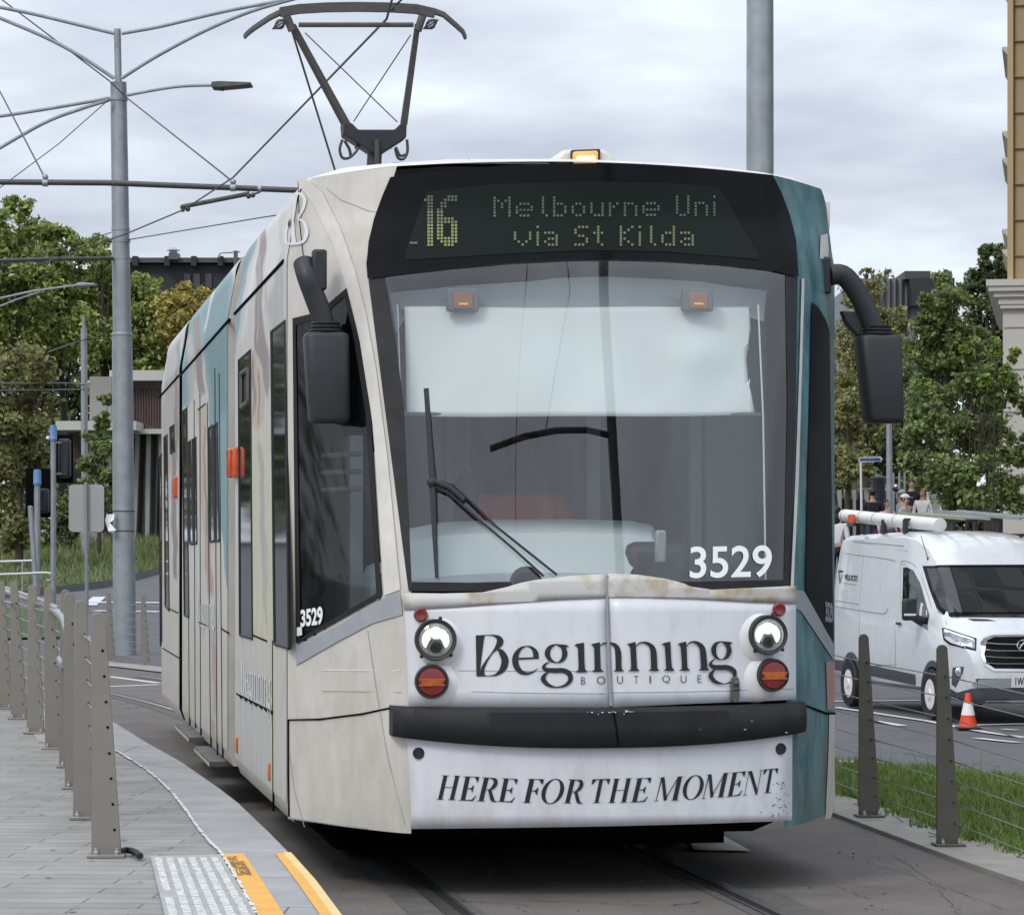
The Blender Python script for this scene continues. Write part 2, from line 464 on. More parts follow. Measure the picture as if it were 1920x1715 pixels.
# ------------------------------------------------------------------ tram
TH = math.atan(0.1745)
P0 = Vector((0.256, 13.97, 0.0))
tram = thing('tram', 'white, cream and teal city tram with raised pantograph beside the grey platform', 'tram', P0, TH)
RI = Matrix.Rotation(-TH, 3, 'Z'); RF = Matrix.Rotation(TH, 3, 'Z')
CO = RI @ (Vector((0, 0, EYE)) - P0)
def ldir(u, v): return RI @ Vector(((u - U0) / F, 1.0, -(v - V0) / F))
def to_px(p):
    w = RF @ Vector(p) + P0
    return (U0 + F * w.x / w.y, V0 - F * (w.z - EYE) / w.y)
def onSide(u, v, a=-1.325, off=0.0):
    d = ldir(u, v); t = (a - off - CO.x) / d.x
    return CO + d * t
def onB(u, v, b):
    d = ldir(u, v); return CO + d * ((b - CO.y) / d.y)
def onH(u, v, z):
    d = ldir(u, v); return CO + d * ((z - CO.z) / d.z)

A_T = [(0.28, .868), (1.40, .8725), (2.0, .928), (2.5, .972), (2.80, 1.004), (2.90, 1.002), (3.02, .975), (3.15, .93), (3.32, .875)]
B_T = [(0.28, .80), (0.7, .83), (1.40, .83), (2.85, .48), (3.1, .435), (3.34, .44)]
HW = 1.325; BULGE = 0.13
def nose_b(a, z):
    A = interp(A_T, z); B = interp(B_T, z); q = abs(a)
    if q <= A: return -B - BULGE * (1 - (q / A) ** 2)
    s = min(1.0, (q - A) / (HW - A))
    return -B * (1 - s ** 1.22)
def onN(u, v, off=0.0):
    d = ldir(u, v)
    def g(t):
        p = CO + d * t; return p.y - nose_b(p.x, p.z)
    lo, hi = 10.5, 16.0
    t = lo
    while t < hi and g(t) < 0: t += 0.15
    lo = t - 0.15; hi = t
    for _ in range(26):
        md = (lo + hi) / 2
        if g(md) < 0: lo = md
        else: hi = md
    p = CO + d * hi
    e = 0.004
    n = Vector((-(nose_b(p.x + e, p.z) - nose_b(p.x - e, p.z)) / (2 * e), 1.0, -(nose_b(p.x, p.z + e) - nose_b(p.x, p.z - e)) / (2 * e)))
    return p - n.normalized() * off
def onBody(u, v, off=0.0):
    a = HW
    for _ in range(4):
        q = onSide(u, v, -a, off); a = corner_a(min(3.30, q.z))
    return onSide(u, v, -a, off)
def N_(off): return lambda u, v: onN(u, v, off)
def S_(off, a=-1.325): return lambda u, v: onSide(u, v, a, off)
def nose_part(name, poly, off, m, cell=24, parent=tram, solid=0.0, smooth=True):
    return patch(poly, N_(off), cell).build(name, m, parent, smooth=smooth, weld=True, solid=solid)
def side_part(name, polys, off, m, parent, mats=None):
    mb = MB()
    for i, p in enumerate(polys):
        mi = 0
        if mats: mi, p = p
        mb.poly([onSide(u, v, -1.325, off + 0.0004 * i) for u, v in p], mi)
    return mb.build(name, mats or m, parent, smooth=False, orient=False)

# --- shell of the nose: left and right wings either side of the windscreen, lower front behind the panels
ZB, ZT = 0.30, 3.31
def ztop(a): return 3.285 + 0.045 * (1 - (a / 1.25) ** 2)
def corner_a(z):
    if z < 2.92: return HW
    return HW - 0.045 * ((z - 2.92) / 0.25) if z < 3.17 else HW - 0.045 - 0.06 * ((z - 3.17) / 0.15) ** 2
CAB_WIN = [(551, 597), (588, 588), (620, 568), (652, 540), (672, 620), (697, 770), (718, 1112), (716, 1119), (560, 1206), (557, 1203)]
def wing(side, name, m, hole=None, rows=104, cols=26):
    mb = MB(); vs = []; fs = []
    for i in range(rows + 1):
        for j in range(cols + 1):
            q = j / cols
            t_ = i / rows; z = ZB + (ztop(1.1) - ZB) * t_
            A = interp(A_T, z) * 0.985
            a = A + (corner_a(z) - A) * q
            z += (ztop(a) - ztop(1.1)) * max(0, (t_ - 0.9) / 0.1)
            vs.append(Vector((side * a, nose_b(a, z) if q < 1 else 0.0, z)))
    for i in range(rows):
        for j in range(cols):
            f = (i * (cols + 1) + j, i * (cols + 1) + j + 1, (i + 1) * (cols + 1) + j + 1, (i + 1) * (cols + 1) + j)
            if hole:
                c = sum((vs[k] for k in f), Vector()) / 4
                u, v = to_px(c)
                if in_poly(u, v, hole): continue
            fs.append(f)
    mb.add(vs, fs)
    return mb.build(name, m, tram, ang=50)
def shrink(P, k):
    cx = sum(p[0] for p in P) / len(P); cy = sum(p[1] for p in P) / len(P)
    return [(cx + (x - cx) * (1 - k / 80), cy + (y - cy) * (1 - k / 320)) for x, y in P]
wl = wing(-1, 'cab_side', M['cream'], shrink(CAB_WIN, 3.5))
wr = wing(1, 'cab_side', M['teal'])
tag(wr, 'teal wrapped cab corner')

# roof over the nose, main body tubes
def body_profile(z0=0.30, inset=0.0):
    h = HW - inset
    pts = [(-h + 0.03, z0 - 0.02), (-h, z0 + 0.06), (-h, 2.92), (-h + 0.045, 3.17), (-h + 0.085, 3.29), (-h + 0.25, 3.345), (-0.6, 3.385), (0, 3.395)]
    return pts + [(-x, z) for x, z in pts[-2::-1]]
def body_tube(b0, b1, inset=0.0, tail=None, cap=True):
    P = body_profile(inset=inset); k = len(P); mb = MB(); vs = []; fs = []
    st = [(b0, 1.0, 0.0), (b1, 1.0, 0.0)] if not tail else [(b0, 1.0, 0.0)] + tail
    for b, sx, dz in st:
        for x, z in P: vs.append((x * sx, b, z - dz * max(0, (z - 2.6) / 0.8)))
    for i in range(len(st) - 1):
        for j in range(k - 1): fs.append((i * k + j, i * k + j + 1, (i + 1) * k + j + 1, (i + 1) * k + j))
        fs.append((i * k + k - 1, i * k, (i + 1) * k, (i + 1) * k + k - 1))
    if cap: fs.append(tuple((len(st) - 1) * k + j for j in range(k)))
    mb.add(vs, fs)
    return mb
body_tube(0.0, 3.13).build('front_module', M['cream'], tram, ang=30)
mid = body_tube(3.64, 8.07); mid.f.append(tuple(len(mid.v) - len(body_profile()) * 2 + j for j in range(len(body_profile())))); mid.m.append(0)
mid_module = mid.build('middle_module', M['cream'], tram, ang=30)
rear = body_tube(8.42, 11.4, tail=[(10.9, 1.0, 0.0), (11.3, 0.985, 0.04), (11.9, 0.90, 0.22), (12.4, 0.70, 0.5)])
rear_module = rear.build('rear_module', M['cream'], tram, ang=30)
bl = body_tube(3.05, 8.6, inset=0.09, cap=False).build('gangway_bellows', M['black_rubber'], tram, ang=30)
# roof of the cab: starts on the top row of the wings
mb = MB(); vs = []; fs = []
def wing_top(side, j, cols=26):
    z = ztop(1.1); A = interp(A_T, z) * 0.985; a = A + (corner_a(z) - A) * j / cols
    return Vector((side * a, nose_b(a, z) if j < cols else 0.0, ztop(a)))
EDGE = [wing_top(-1, j) for j in range(26, -1, -1)]
A0 = interp(A_T, ztop(1.1)) * 0.985
EDGE += [Vector((a, nose_b(a, ztop(a)), ztop(a))) for a in [A0 * (-1 + 2 * i / 20) for i in range(1, 20)]] + [wing_top(1, j) for j in range(27)]
ne, nr = len(EDGE), 8
for i in range(nr + 1):
    t = i / nr
    for q in EDGE:
        a2 = q.x * 1.235 / corner_a(ztop(1.1)); z2 = interp([(0, 3.400), (0.6, 3.390), (1.075, 3.350), (1.24, 3.296), (1.29, 3.17)], abs(a2))
        vs.append((q.x + (a2 - q.x) * t, q.y + (0.04 - q.y) * t, q.z + (max(z2, q.z) - q.z) * (1 - (1 - t) ** 2)))
for i in range(nr):
    for j in range(ne - 1): fs.append((i * ne + j, i * ne + j + 1, (i + 1) * ne + j + 1, (i + 1) * ne + j))
mb.add(vs, fs).build('cab_roof', M['cream_light'], tram, ang=50)
MB().poly([(x * 0.985, 0.03, z - 0.012) for x, z in body_profile() if z > 2.9]).build('roof_bulkhead', M['cream_light'], tram, smooth=False)

# dark backing behind the bonnet and the skirt
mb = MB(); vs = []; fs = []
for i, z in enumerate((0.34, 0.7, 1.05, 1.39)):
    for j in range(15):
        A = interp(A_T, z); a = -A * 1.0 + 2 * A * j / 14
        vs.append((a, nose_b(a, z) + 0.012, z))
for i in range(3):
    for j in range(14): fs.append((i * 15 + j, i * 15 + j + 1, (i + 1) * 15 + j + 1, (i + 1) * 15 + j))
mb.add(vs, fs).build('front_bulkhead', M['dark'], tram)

# --- destination box
DEST = [(733, 333), (830, 320), (930, 312), (1020, 308), (1100, 307), (1200, 309), (1300, 315), (1380, 322), (1446, 329), (1462, 362), (1478, 405), (1489, 450), (1495, 520),
        (1440, 507), (1350, 497), (1240, 490), (1150, 488), (1060, 489), (950, 495), (850, 504), (760, 514), (691, 523), (689, 495), (693, 455), (703, 412), (717, 372)]
dest = nose_part('destination_sign', DEST, 0.011, M['black_gloss'])
BOARD = [(800, 360), (940, 345), (1100, 341), (1250, 344), (1345, 352), (1420, 480), (1420, 488), (1240, 473), (1100, 471), (960, 477), (760, 489), (762, 470)]
nose_part('display_board', BOARD, 0.015, M['sign_board'], parent=dest)
FONT57 = {
 'M': "10001 11011 10101 10101 10001 10001 10001", 'e': "00000 00000 01110 10001 11111 10000 01110", 'l': "010 010 010 010 010 010 001",
 'b': "1000 1000 1110 1001 1001 1001 1110", 'o': "0000 0000 0110 1001 1001 1001 0110", 'u': "0000 0000 1001 1001 1001 1001 0111",
 'r': "000 000 101 110 100 100 100", 'n': "0000 0000 1110 1001 1001 1001 1001", 'U': "1001 1001 1001 1001 1001 1001 0110", 'i': "1 0 1 1 1 1 1",
 'v': "00000 00000 10001 10001 10001 01010 00100", 'a': "0000 0000 1110 0001 0111 1001 0111", 'S': "0111 1000 1000 0110 0001 0001 1110",
 't': "010 010 111 010 010 010 001", 'K': "1001 1010 1100 1000 1100 1010 1001", 'd': "0001 0001 0111 1001 1001 1001 0111", ' ': "00 00 00 00 00 00 00"}
def led_line(txt, u0, v0, u1, v1, h, mb, m):
    """dots of a 7 row matrix between (u0,v0) and (u1,v1) along the base line"""
    cols = []
    for ch in txt:
        g = FONT57[ch].split()
        for c in range(len(g[0])): cols.append([r[c] == '1' for r in g])
        cols.append([False] * 7)
    cols = cols[:-1]; n = len(cols)
    for i, c in enumerate(cols):
        t = i / (n - 1)
        for r in range(7):
            if c[r]:
                u = u0 + (u1 - u0) * t; v = v0 + (v1 - v0) * t - h * (6 - r) / 6
                w = 2.1
                mb.add([onN(u + a, v + b, 0.020) for a, b in ((-w, -w), (w, -w), (w, w), (-w, w))], [(0, 1, 2, 3)], m)
mb = MB()
led_line("Melbourne Uni", 927, 407, 1336, 405, 35, mb, 2)
led_line("via St Kilda", 965, 461, 1296, 461, 33, mb, 1)
G1 = "00110 01110 00110 00110 00110 00110 00110 00110 00110 00110 00110 00110 00110 00110 00110 00110".split()
G6 = "000111 001111 011000 011000 110000 110000 110000 111110 111111 110011 110011 110011 110011 111111 011111 001110".split()
for g, uu, pitch in ((G1, 792, 6.0), (G6, 822, 6.6)):
    for r, row in enumerate(g):
        for c, ch in enumerate(row):
            if ch == '1':
                u, v = uu + c * pitch, 370 + r * 6.1
                w = 2.2
                mb.add([onN(u + a, v + b, 0.020) for a, b in ((-w, -w), (w, -w), (w, w), (-w, w))], [(0, 1, 2, 3)], 2 if r < 5 else (1 if r < 9 else 0))
mb.add([onN(u, v, 0.020) for u, v in ((769, 456), (783, 456), (783, 460), (769, 460))], [(0, 1, 2, 3)], 2)
mb.build('led_lettering', [M['led'], M['led_dim'], M['led_faint']], dest, smooth=False, orient=False)

# --- windscreen, its dark border, wipers
SCREEN = [(691, 523), (760, 514), (850, 504), (950, 495), (1060, 489), (1150, 488), (1240, 490), (1350, 497), (1440, 507), (1495, 520), (1491, 760), (1481, 1100),
          (1300, 1103), (1135, 1090), (960, 1106), (766, 1106)]
ws = nose_part('windscreen', SCREEN, 0.0, M['glass'], 30)
for poly in ([(691, 523), (722, 519), (742, 640), (757, 760), (772, 1090), (766, 1106)], [(1472, 516), (1495, 520), (1491, 760), (1481, 1100), (1469, 1100), (1476, 760)],
             [(772, 1091), (870, 1092), (960, 1092), (960, 1108), (766, 1108)], [(1260, 1091), (1469, 1087), (1469, 1102), (1260, 1105)]):
    patch(poly, N_(0.003), 24).build('screen_border', M['black_rubber'], ws, weld=True)
# milky grey header film across the top of the screen
mb = MB()
for (u, v, w) in ((798, 1093, 1), (848, 1094, 1), (905, 1094, 1), (960, 1094, 1)): pass
tr_ = [onN(u, v, 0.03) for u, v in ((800, 732), (806, 820), (812, 900), (816, 1000), (820, 1085))]
wip = MB().tube(tr_, [0.012, 0.012, 0.016, 0.012, 0.008], 8).build('wiper', M['plastic'], tram)
mb = MB(); mb.tube([onN(u, v, 0.035) for u, v in ((806, 900), (850, 912), (880, 940), (930, 990), (1043, 1081))], 0.006, 8)
mb.tube([onN(u, v, 0.035) for u, v in ((812, 914), (840, 925), (890, 970), (960, 1030), (1018, 1083))], 0.006, 8)
mb.tube([onN(u, v, 0.04) for u, v in ((812, 905), (845, 918), (870, 940))], 0.012, 8)
mb.ball(onN(811, 908, 0.04), 0.022)
mb.build('arm', M['plastic'], wip)
text_on(MB(), '3529', [(1292, 1085), (1446, 1082), (1446, 1022), (1293, 1025)], N_(0.006), 0.014).build('fleet_number', M['white_ink'], tram, smooth=False, orient=False)

# --- bonnet: weathered cap, white vinyl halves, catch
CAPL = [(760, 1111), (830, 1112), (905, 1110), (950, 1100), (1010, 1089), (1070, 1082), (1132, 1079), (1134, 1120), (1040, 1124), (940, 1131), (850, 1138), (764, 1143)]
CAPR = [(1137, 1078), (1190, 1080), (1240, 1087), (1290, 1099), (1330, 1105), (1400, 1102), (1481, 1098), (1482, 1131), (1400, 1128), (1300, 1122), (1200, 1119), (1138, 1119)]
for q in (CAPL, CAPR): patch(q, N_(0.035), 16).build('bonnet_cap', M['hood_cap'], tram, weld=True, solid=0.02)
PL = [(764, 1141), (850, 1136), (940, 1129), (1040, 1122), (1134, 1118), (1136, 1200), (1141, 1325), (1000, 1325), (768, 1324)]
PR = [(1138, 1117), (1200, 1117), (1300, 1120), (1400, 1126), (1482, 1130), (1482, 1311), (1300, 1318), (1145, 1325), (1141, 1200)]
mb = MB(); patch(PL, N_(0.03), 30, mb); patch(PR, N_(0.03), 30, mb)
bonnet = mb.build('bonnet_panel', M['white_vinyl'], tram, weld=True, solid=0.035)
mb = MB()
mb.tube([onN(u, v, 0.032) for u, v in ((1135, 1082), (1136, 1150), (1139, 1240), (1143, 1322))], 0.0085, 6, 0)
mb.build('centre_strip', M['galv'], bonnet)
mb = MB()
for pts in (((885, 1295), (1000, 1298), (1135, 1299)), ((1146, 1297), (1300, 1295), (1480, 1290)), ((860, 1256), (1000, 1257), (1130, 1257))):
    mb.tube([onN(u, v, 0.031) for u, v in smooth_path(pts, 8)], 0.0014, 4)
mb.build('panel_crease', M['grey_band'], bonnet)
mb = MB(); c = onN(1371, 1278, 0.04); c2 = onN(1371, 1306, 0.04)
mb.prism([onN(1363 + a, b, 0.034) for a, b in ((0, 1278), (1, 1271), (5, 1267), (11, 1267), (15, 1271), (16, 1278), (16, 1307), (13, 1314), (8, 1316), (3, 1314), (0, 1307))], (0, -0.016, 0))
mb.ball(onN(1371, 1279, 0.055), 0.012); mb.tube([onN(1363, 1291, 0.052), onN(1379, 1291, 0.052)], 0.004, 6)
mb.build('catch', M['grime_steel'], bonnet, bevel=0.002)
# raised pods round the lamps
def disc_pts(u, v, ru, rv, n=28): return [(u + ru * math.cos(2 * math.pi * i / n), v + rv * math.sin(2 * math.pi * i / n)) for i in range(n)]
def frame_at(u, v, off):
    p = onN(u, v, off); nrm = (onN(u, v, off + 0.1) - p).normalized()
    nrm = (nrm + Vector((0, -2.0, 0))).normalized()
    return p, nrm
for u, v, s in ((845, 1205, 1), (1400, 1196, -1)):
    mb = MB(); c, n_ = frame_at(u - 12 * s, v, 0.0); c2, _ = frame_at(u - 16 * s, v + 76, 0.0)
    def dome(cc, rx, rz, h, squash=1.0):
        vs = []; fs = []; K = 8; NN = 32
        for i in range(K + 1):
            ph = math.pi / 2 * i / K
            for j in range(NN):
                t = 2 * math.pi * j / NN
                vs.append(cc + Vector((rx * math.cos(ph) * math.cos(t), 0, rz * math.cos(ph) * math.sin(t))) + n_ * (h * math.sin(ph)) - n_ * 0.0)
        for i in range(K):
            for j in range(NN): fs.append((i * NN + j, i * NN + (j + 1) % NN, (i + 1) * NN + (j + 1) % NN, (i + 1) * NN + j))
        mb.add(vs, fs)
    dome(c, 0.125, 0.125, 0.062); dome(c2, 0.115, 0.11, 0.057)
    mb.build('lamp_pod', M['white_paint'], bonnet, ang=60)

# --- lamps
def lamp_head(u, v, r):
    p, n_ = frame_at(u, v, 0.030)
    rim = MB().lathe([(r, -0.02), (r * 1.02, 0.05), (r * 0.97, 0.066), (r * 0.86, 0.062), (r * 0.84, 0.045)], p, n_, 36, end=False)
    for a in (1.35, 4.0, 5.5):
        rim.ball(p + Vector((math.cos(a) * r * 1.06, 0, math.sin(a) * r * 1.06)) + n_ * 0.045, 0.009, 0, 8, 6)
    hl = rim.build('headlight', M['plastic'], tram)
    rr = r * 0.85
    X = Vector((1, 0, 0)) - n_ * n_.x; X.normalize(); Z = Vector((0, 0, 1)) - n_ * n_.z; Z = (Z - X * Z.dot(X)).normalized()
    def P(x, z, d): return p + X * (x * rr) + Z * (z * rr) + n_ * d
    mb = MB(); mb.lathe([(rr, 0.046), (rr * 0.93, 0.052), (rr * 0.90, 0.040)], p, n_, 36, 0, end=False)
    vs = [P(math.cos(2 * math.pi * i / 36), math.sin(2 * math.pi * i / 36), 0.036) for i in range(36)]
    mb.poly(vs, 0)
    for sg in (-1, 1):      # bright wing shaped reflectors
        pts = [(0.32, 0.62), (0.55, 0.50), (0.74, 0.22), (0.78, -0.08), (0.68, -0.36), (0.55, -0.46), (0.42, -0.14), (0.30, 0.02), (0.34, 0.30)]
        mb.poly([P(sg * x, z, 0.041) for x, z in pts], 1)
    mb.lathe([(rr * 0.33, 0.036), (rr * 0.33, 0.05), (rr * 0.2, 0.060), (0, 0.063)], P(0, 0.40, 0), n_, 20, 1)
    mb.lathe([(rr * 0.36, 0.036), (rr * 0.36, 0.046), (rr * 0.24, 0.054), (0, 0.057)], P(0.02, -0.42, 0), n_, 20, 2)
    mb.lathe([(rr * 0.40, 0.038), (rr * 0.40, 0.044), (rr * 0.36, 0.044)], P(0.02, -0.42, 0), n_, 20, 0)
    mb.poly([P(x, z, 0.0395) for x, z in ((-0.30, 0.02), (0.30, 0.02), (0.52, -0.46), (0.30, -0.68), (-0.30, -0.68), (-0.52, -0.46))], 3)
    mb.build('reflector', [M['lamp_dim'], M['lamp_on'], M['black_gloss'], M['grime_steel']], hl, orient=False, ang=30)
    g = MB(); g.lathe([(rr, 0.055), (rr * 0.8, 0.066), (rr * 0.4, 0.073), (0, 0.075)], p, n_, 28)
    g.build('lens', M['glass'], hl)
lamp_head(817, 1198, 0.091); lamp_head(1428, 1189, 0.0885)
for u, v, r in ((810, 1276, 0.074), (1437, 1264, 0.073)):
    p, n_ = frame_at(u, v, 0.03)
    tl = MB().lathe([(r, -0.02), (r * 1.03, 0.045), (r * 0.98, 0.06), (r * 0.88, 0.06), (r * 0.86, 0.05)], p, n_, 32, end=False).build('tail_light', M['plastic'], tram)
    rr = r * 0.87; mb = MB()
    mb.lathe([(rr, 0.052), (rr * 0.93, 0.061), (rr * 0.5, 0.064), (0, 0.065)], p, n_, 32, 0)
    for k in range(4):
        zc = rr * (0.17 - 0.13 * k); w = rr * (0.80 if k in (1, 2) else 0.9)
        mb.box(p + n_ * 0.066 + Vector((0, 0, zc)), (2 * w, 0.006, rr * 0.115), 1)
    mb.ball(p + n_ * 0.066 + Vector((-rr * 0.82, 0, -0.002)), 0.007, 2, 8, 6); mb.ball(p + n_ * 0.066 + Vector((rr * 0.82, 0, -0.002)), 0.007, 2, 8, 6)
    mb.build('lens', [M['red_lens'], M['amber_lens'], M['plastic']], tl)
for u, v in ((790, 1152), (1453, 1142)):
    p, n_ = frame_at(u, v, 0.03)
    MB().lathe([(0.031, 0.0), (0.031, 0.016), (0.025, 0.024), (0.006, 0.021), (0, 0.020)], p, n_, 24).build('marker_light', M['red_lens'], tram)

# --- lettering on the bonnet (outlines in enlarged-picture units)
def Z1(off): return lambda x, y: onN(880 + x / 7.385, 1170 + y / 7.385, off)
def Z2(off): return lambda x, y: onN(1120 + x / 7.385, 1170 + y / 7.385, off)
LOGO = []   # (frame, kind, points)
def pl(f, *p): LOGO.append((f, 'p', list(p)))
def rb(f, *p, closed=False): LOGO.append((f, 'c' if closed else 'r', list(p)))
pl(1, (92, 152), (110, 146), (218, 148), (206, 200), (195, 270), (150, 640), (170, 665), (240, 706), (240, 714), (115, 716), (102, 705))
rb(1, (150, 152, 12), (240, 147, 10), (330, 150, 20), (400, 180, 62), (425, 235, 92), (392, 305, 66), (320, 390, 20), (240, 505, 30), (188, 610, 50), (182, 690, 60))
rb(1, (380, 340, 6), (440, 378, 74), (492, 490, 98), (462, 610, 84), (380, 686, 34), (290, 708, 12), (200, 709, 10))
pl(1, (672, 458), (952, 448), (952, 472), (672, 484))
rb(1, (914, 462, 72), (908, 385, 70), (855, 318, 36), (780, 300, 14), (695, 340, 44), (637, 440, 78), (640, 555, 84), (700, 645, 66), (790, 676, 36), (880, 650, 20), (946, 598, 5))
rb(1, (1190, 272, 14), (1275, 312, 50), (1308, 400, 74), (1275, 488, 50), (1195, 525, 14), (1108, 482, 50), (1070, 398, 74), (1108, 312, 50), closed=True)
pl(1, (1250, 272), (1330, 280), (1370, 300), (1335, 308), (1322, 335), (1270, 300))
rb(1, (1105, 515, 10), (1045, 545, 26), (1018, 592, 46), (1062, 624, 58), (1180, 633, 66), (1290, 634, 66), (1370, 680, 70), (1383, 765, 60), (1310, 840, 34), (1190, 864, 18), (1080, 830, 48), (1014, 755, 68), (1040, 690, 40), (1090, 660, 8))
pl(1, (1432, 295), (1470, 265), (1570, 248), (1575, 500), (1582, 610), (1622, 657), (1450, 660), (1494, 625), (1496, 560), (1487, 330), (1470, 300))
pl(1, (1660, 275), (1700, 262), (1785, 243), (1790, 295), (1800, 610), (1842, 650), (1675, 655), (1714, 620), (1714, 560), (1708, 330), (1692, 292))
rb(2, (18, 300, 10), (52, 268, 20), (110, 254, 24), (180, 264, 36), (236, 305, 66), (262, 390, 82), (268, 560, 82), (272, 632, 84))
pl(2, (195, 648), (228, 618), (312, 612), (350, 642))
pl(2, (380, 270), (500, 237), (505, 300), (520, 598), (557, 641), (395, 644), (437, 616), (440, 560), (428, 320), (408, 288))
rb(2, (506, 306, 10), (546, 264, 20), (612, 247, 26), (688, 274, 50), (736, 340, 78), (749, 450, 84), (755, 632, 86))
pl(2, (675, 642), (711, 612), (796, 608), (832, 637))
pl(2, (850, 280), (880, 255), (975, 235), (985, 480), (997, 590), (1034, 637), (875, 641), (917, 610), (912, 500), (900, 310), (885, 283))
pl(2, (1070, 265), (1190, 232), (1195, 300), (1207, 590), (1247, 634), (1095, 638), (1132, 608), (1130, 520), (1115, 310), (1095, 280))
rb(2, (1196, 302, 10), (1232, 258, 20), (1288, 240, 28), (1360, 264, 50), (1410, 330, 78), (1426, 450, 84), (1436, 626, 88))
pl(2, (1355, 635), (1391, 603), (1477, 598), (1512, 631))
rb(2, (1668, 233, 14), (1742, 272, 48), (1776, 360, 68), (1742, 448, 46), (1670, 484, 14), (1592, 440, 46), (1564, 350, 68), (1595, 268, 46), closed=True)
pl(2, (1715, 232), (1790, 238), (1830, 256), (1800, 266), (1786, 296), (1735, 262))
rb(2, (1590, 472, 10), (1542, 505, 26), (1522, 550, 46), (1562, 583, 58), (1660, 591, 68), (1755, 592, 68), (1836, 636, 66), (1852, 700, 50), (1835, 760, 40), (1780, 802, 22), (1700, 818, 16), (1590, 788, 48), (1524, 715, 62), (1552, 650, 38), (1592, 618, 8))
def logo(mb, proj, m=0):
    """proj(f, x, y, k)"""
    for k, (f, kind, pts) in enumerate(LOGO):
        if kind == 'p': mb.poly([proj(f, x, y, k) for x, y in pts], m)
        else: ribbon_faces(mb, pts, lambda x, y: proj(f, x, y, k), kind == 'c', m)
mb = MB()
logo(mb, lambda f, x, y, k: (Z1 if f == 1 else Z2)(0.0335 + 0.00025 * k)(x, y))
for ch, q, z in (('B', (1530, 825, 1590, 725), Z1), ('O', (1750, 822, 1862, 714), Z1), ('U', (250, 816, 328, 708), Z2), ('T', (480, 810, 541, 708), Z2), ('I', (694, 810, 710, 706), Z2),
                 ('Q', (868, 812, 972, 702), Z2), ('U', (1120, 806, 1196, 700), Z2), ('E', (1350, 800, 1406, 698), Z2)):
    text_on(mb, ch, [(q[0], q[1]), (q[2], q[1]), (q[2], q[3]), (q[0], q[3])], z(0.034), -0.012)
mb.build('shop_lettering', M['ink'], bonnet, smooth=False, orient=False)

# --- bumper
mb = MB(); prof = []
vs = []; fs = []; n = 40; K = 7
for i in range(n + 1):
    s = -1 + 2 * i / n; a = s * 0.945
    aa = min(abs(a), 0.86)
    bb = nose_b(aa if a > 0 else -aa, 0.8) + (0.05 if abs(a) > 0.90 else 0.0)
    zt = 0.868 - 0.006 * (1 - s * s); zb = 0.735 - 0.052 * (1 - abs(s) ** 2.4)
    for dy, z in ((0.10, zt), (-0.055, zt), (-0.075, zt - 0.02), (-0.08, (zt + zb) / 2), (-0.078, zb + 0.03), (-0.055, zb), (0.10, zb)): vs.append((a, bb + dy, z))
for i in range(n):
    for j in range(K - 1): fs.append((i * K + j, i * K + j + 1, (i + 1) * K + j + 1, (i + 1) * K + j))
fs += [tuple(range(K)), tuple(n * K + j for j in range(K))[::-1]]
mb.add(vs, fs); bumper = mb.build('bumper', M['black_rubber'], tram, ang=40)
MB().tube([onN(u, v, 0.083) for u, v in ((1143, 1332), (1148, 1360), (1152, 1395))], 0.004, 6).build('joint', M['dark'], bumper)

rnd = random.Random(9)
for cu, cv, n_s, su, sv in ((1122, 1332, 9, 20, 2.5), (1168, 1330, 6, 9, 2.5), (1400, 1345, 4, 50, 12)):
    mb = MB()
    for _ in range(n_s):
        u = cu + rnd.gauss(0, su); v = cv + abs(rnd.gauss(0, sv)); r = rnd.uniform(0.6, 2.0)
        mb.poly([onN(u + 1.9 * r * math.cos(t) * rnd.uniform(.6, 1.2), v + 0.7 * r * math.sin(t), 0.0835) for t in (0, 1.2, 2.5, 3.8, 5)])
    mb.build('scuff', M['grey_band'] if su > 30 else M['soft_white'], bumper, smooth=False, orient=False)
# --- skirt with its slogan
SK = [(765, 1386), (860, 1392), (1000, 1400), (1140, 1404), (1300, 1400), (1480, 1383), (1478, 1537), (1300, 1543), (1140, 1547), (960, 1550), (773, 1552)]
SK = [(765, 1366), (1480, 1360), (1478, 1537), (1300, 1543), (1140, 1547), (960, 1550), (773, 1552)]
skirt = nose_part('skirt_panel', SK, 0.02, M['white_vinyl'], 30, solid=0.035)
for u, v in ((786, 1410), (1459, 1402)):
    p, n_ = frame_at(u, v, 0.022)
    MB().lathe([(0.026, -0.01), (0.026, 0.004), (0.022, 0.006), (0.018, 0.001), (0.0, 0.001)], p, n_, 20).build('socket', M['plastic'], skirt)
def ser(x0, x1, y=0.0, h=0.022): return [(x0, y), (x1, y), (x1 - 0.03, y + h), (x0 + 0.03, y + h)]
def serT(x0, x1, h=0.022): return [(x0, 1), (x0 + 0.03, 1 - h), (x1 - 0.03, 1 - h), (x1, 1)]
def ell(cx, cy, rx, ry, th, tn, n=36):
    """upright oval with thick sides"""
    o = []
    for i in range(n):
        t = 2 * math.pi * i / n
        o.append((cx + rx * math.cos(t), cy + ry * math.sin(t), cx + (rx - th) * math.cos(t), cy + (ry - tn) * math.sin(t)))
    return o
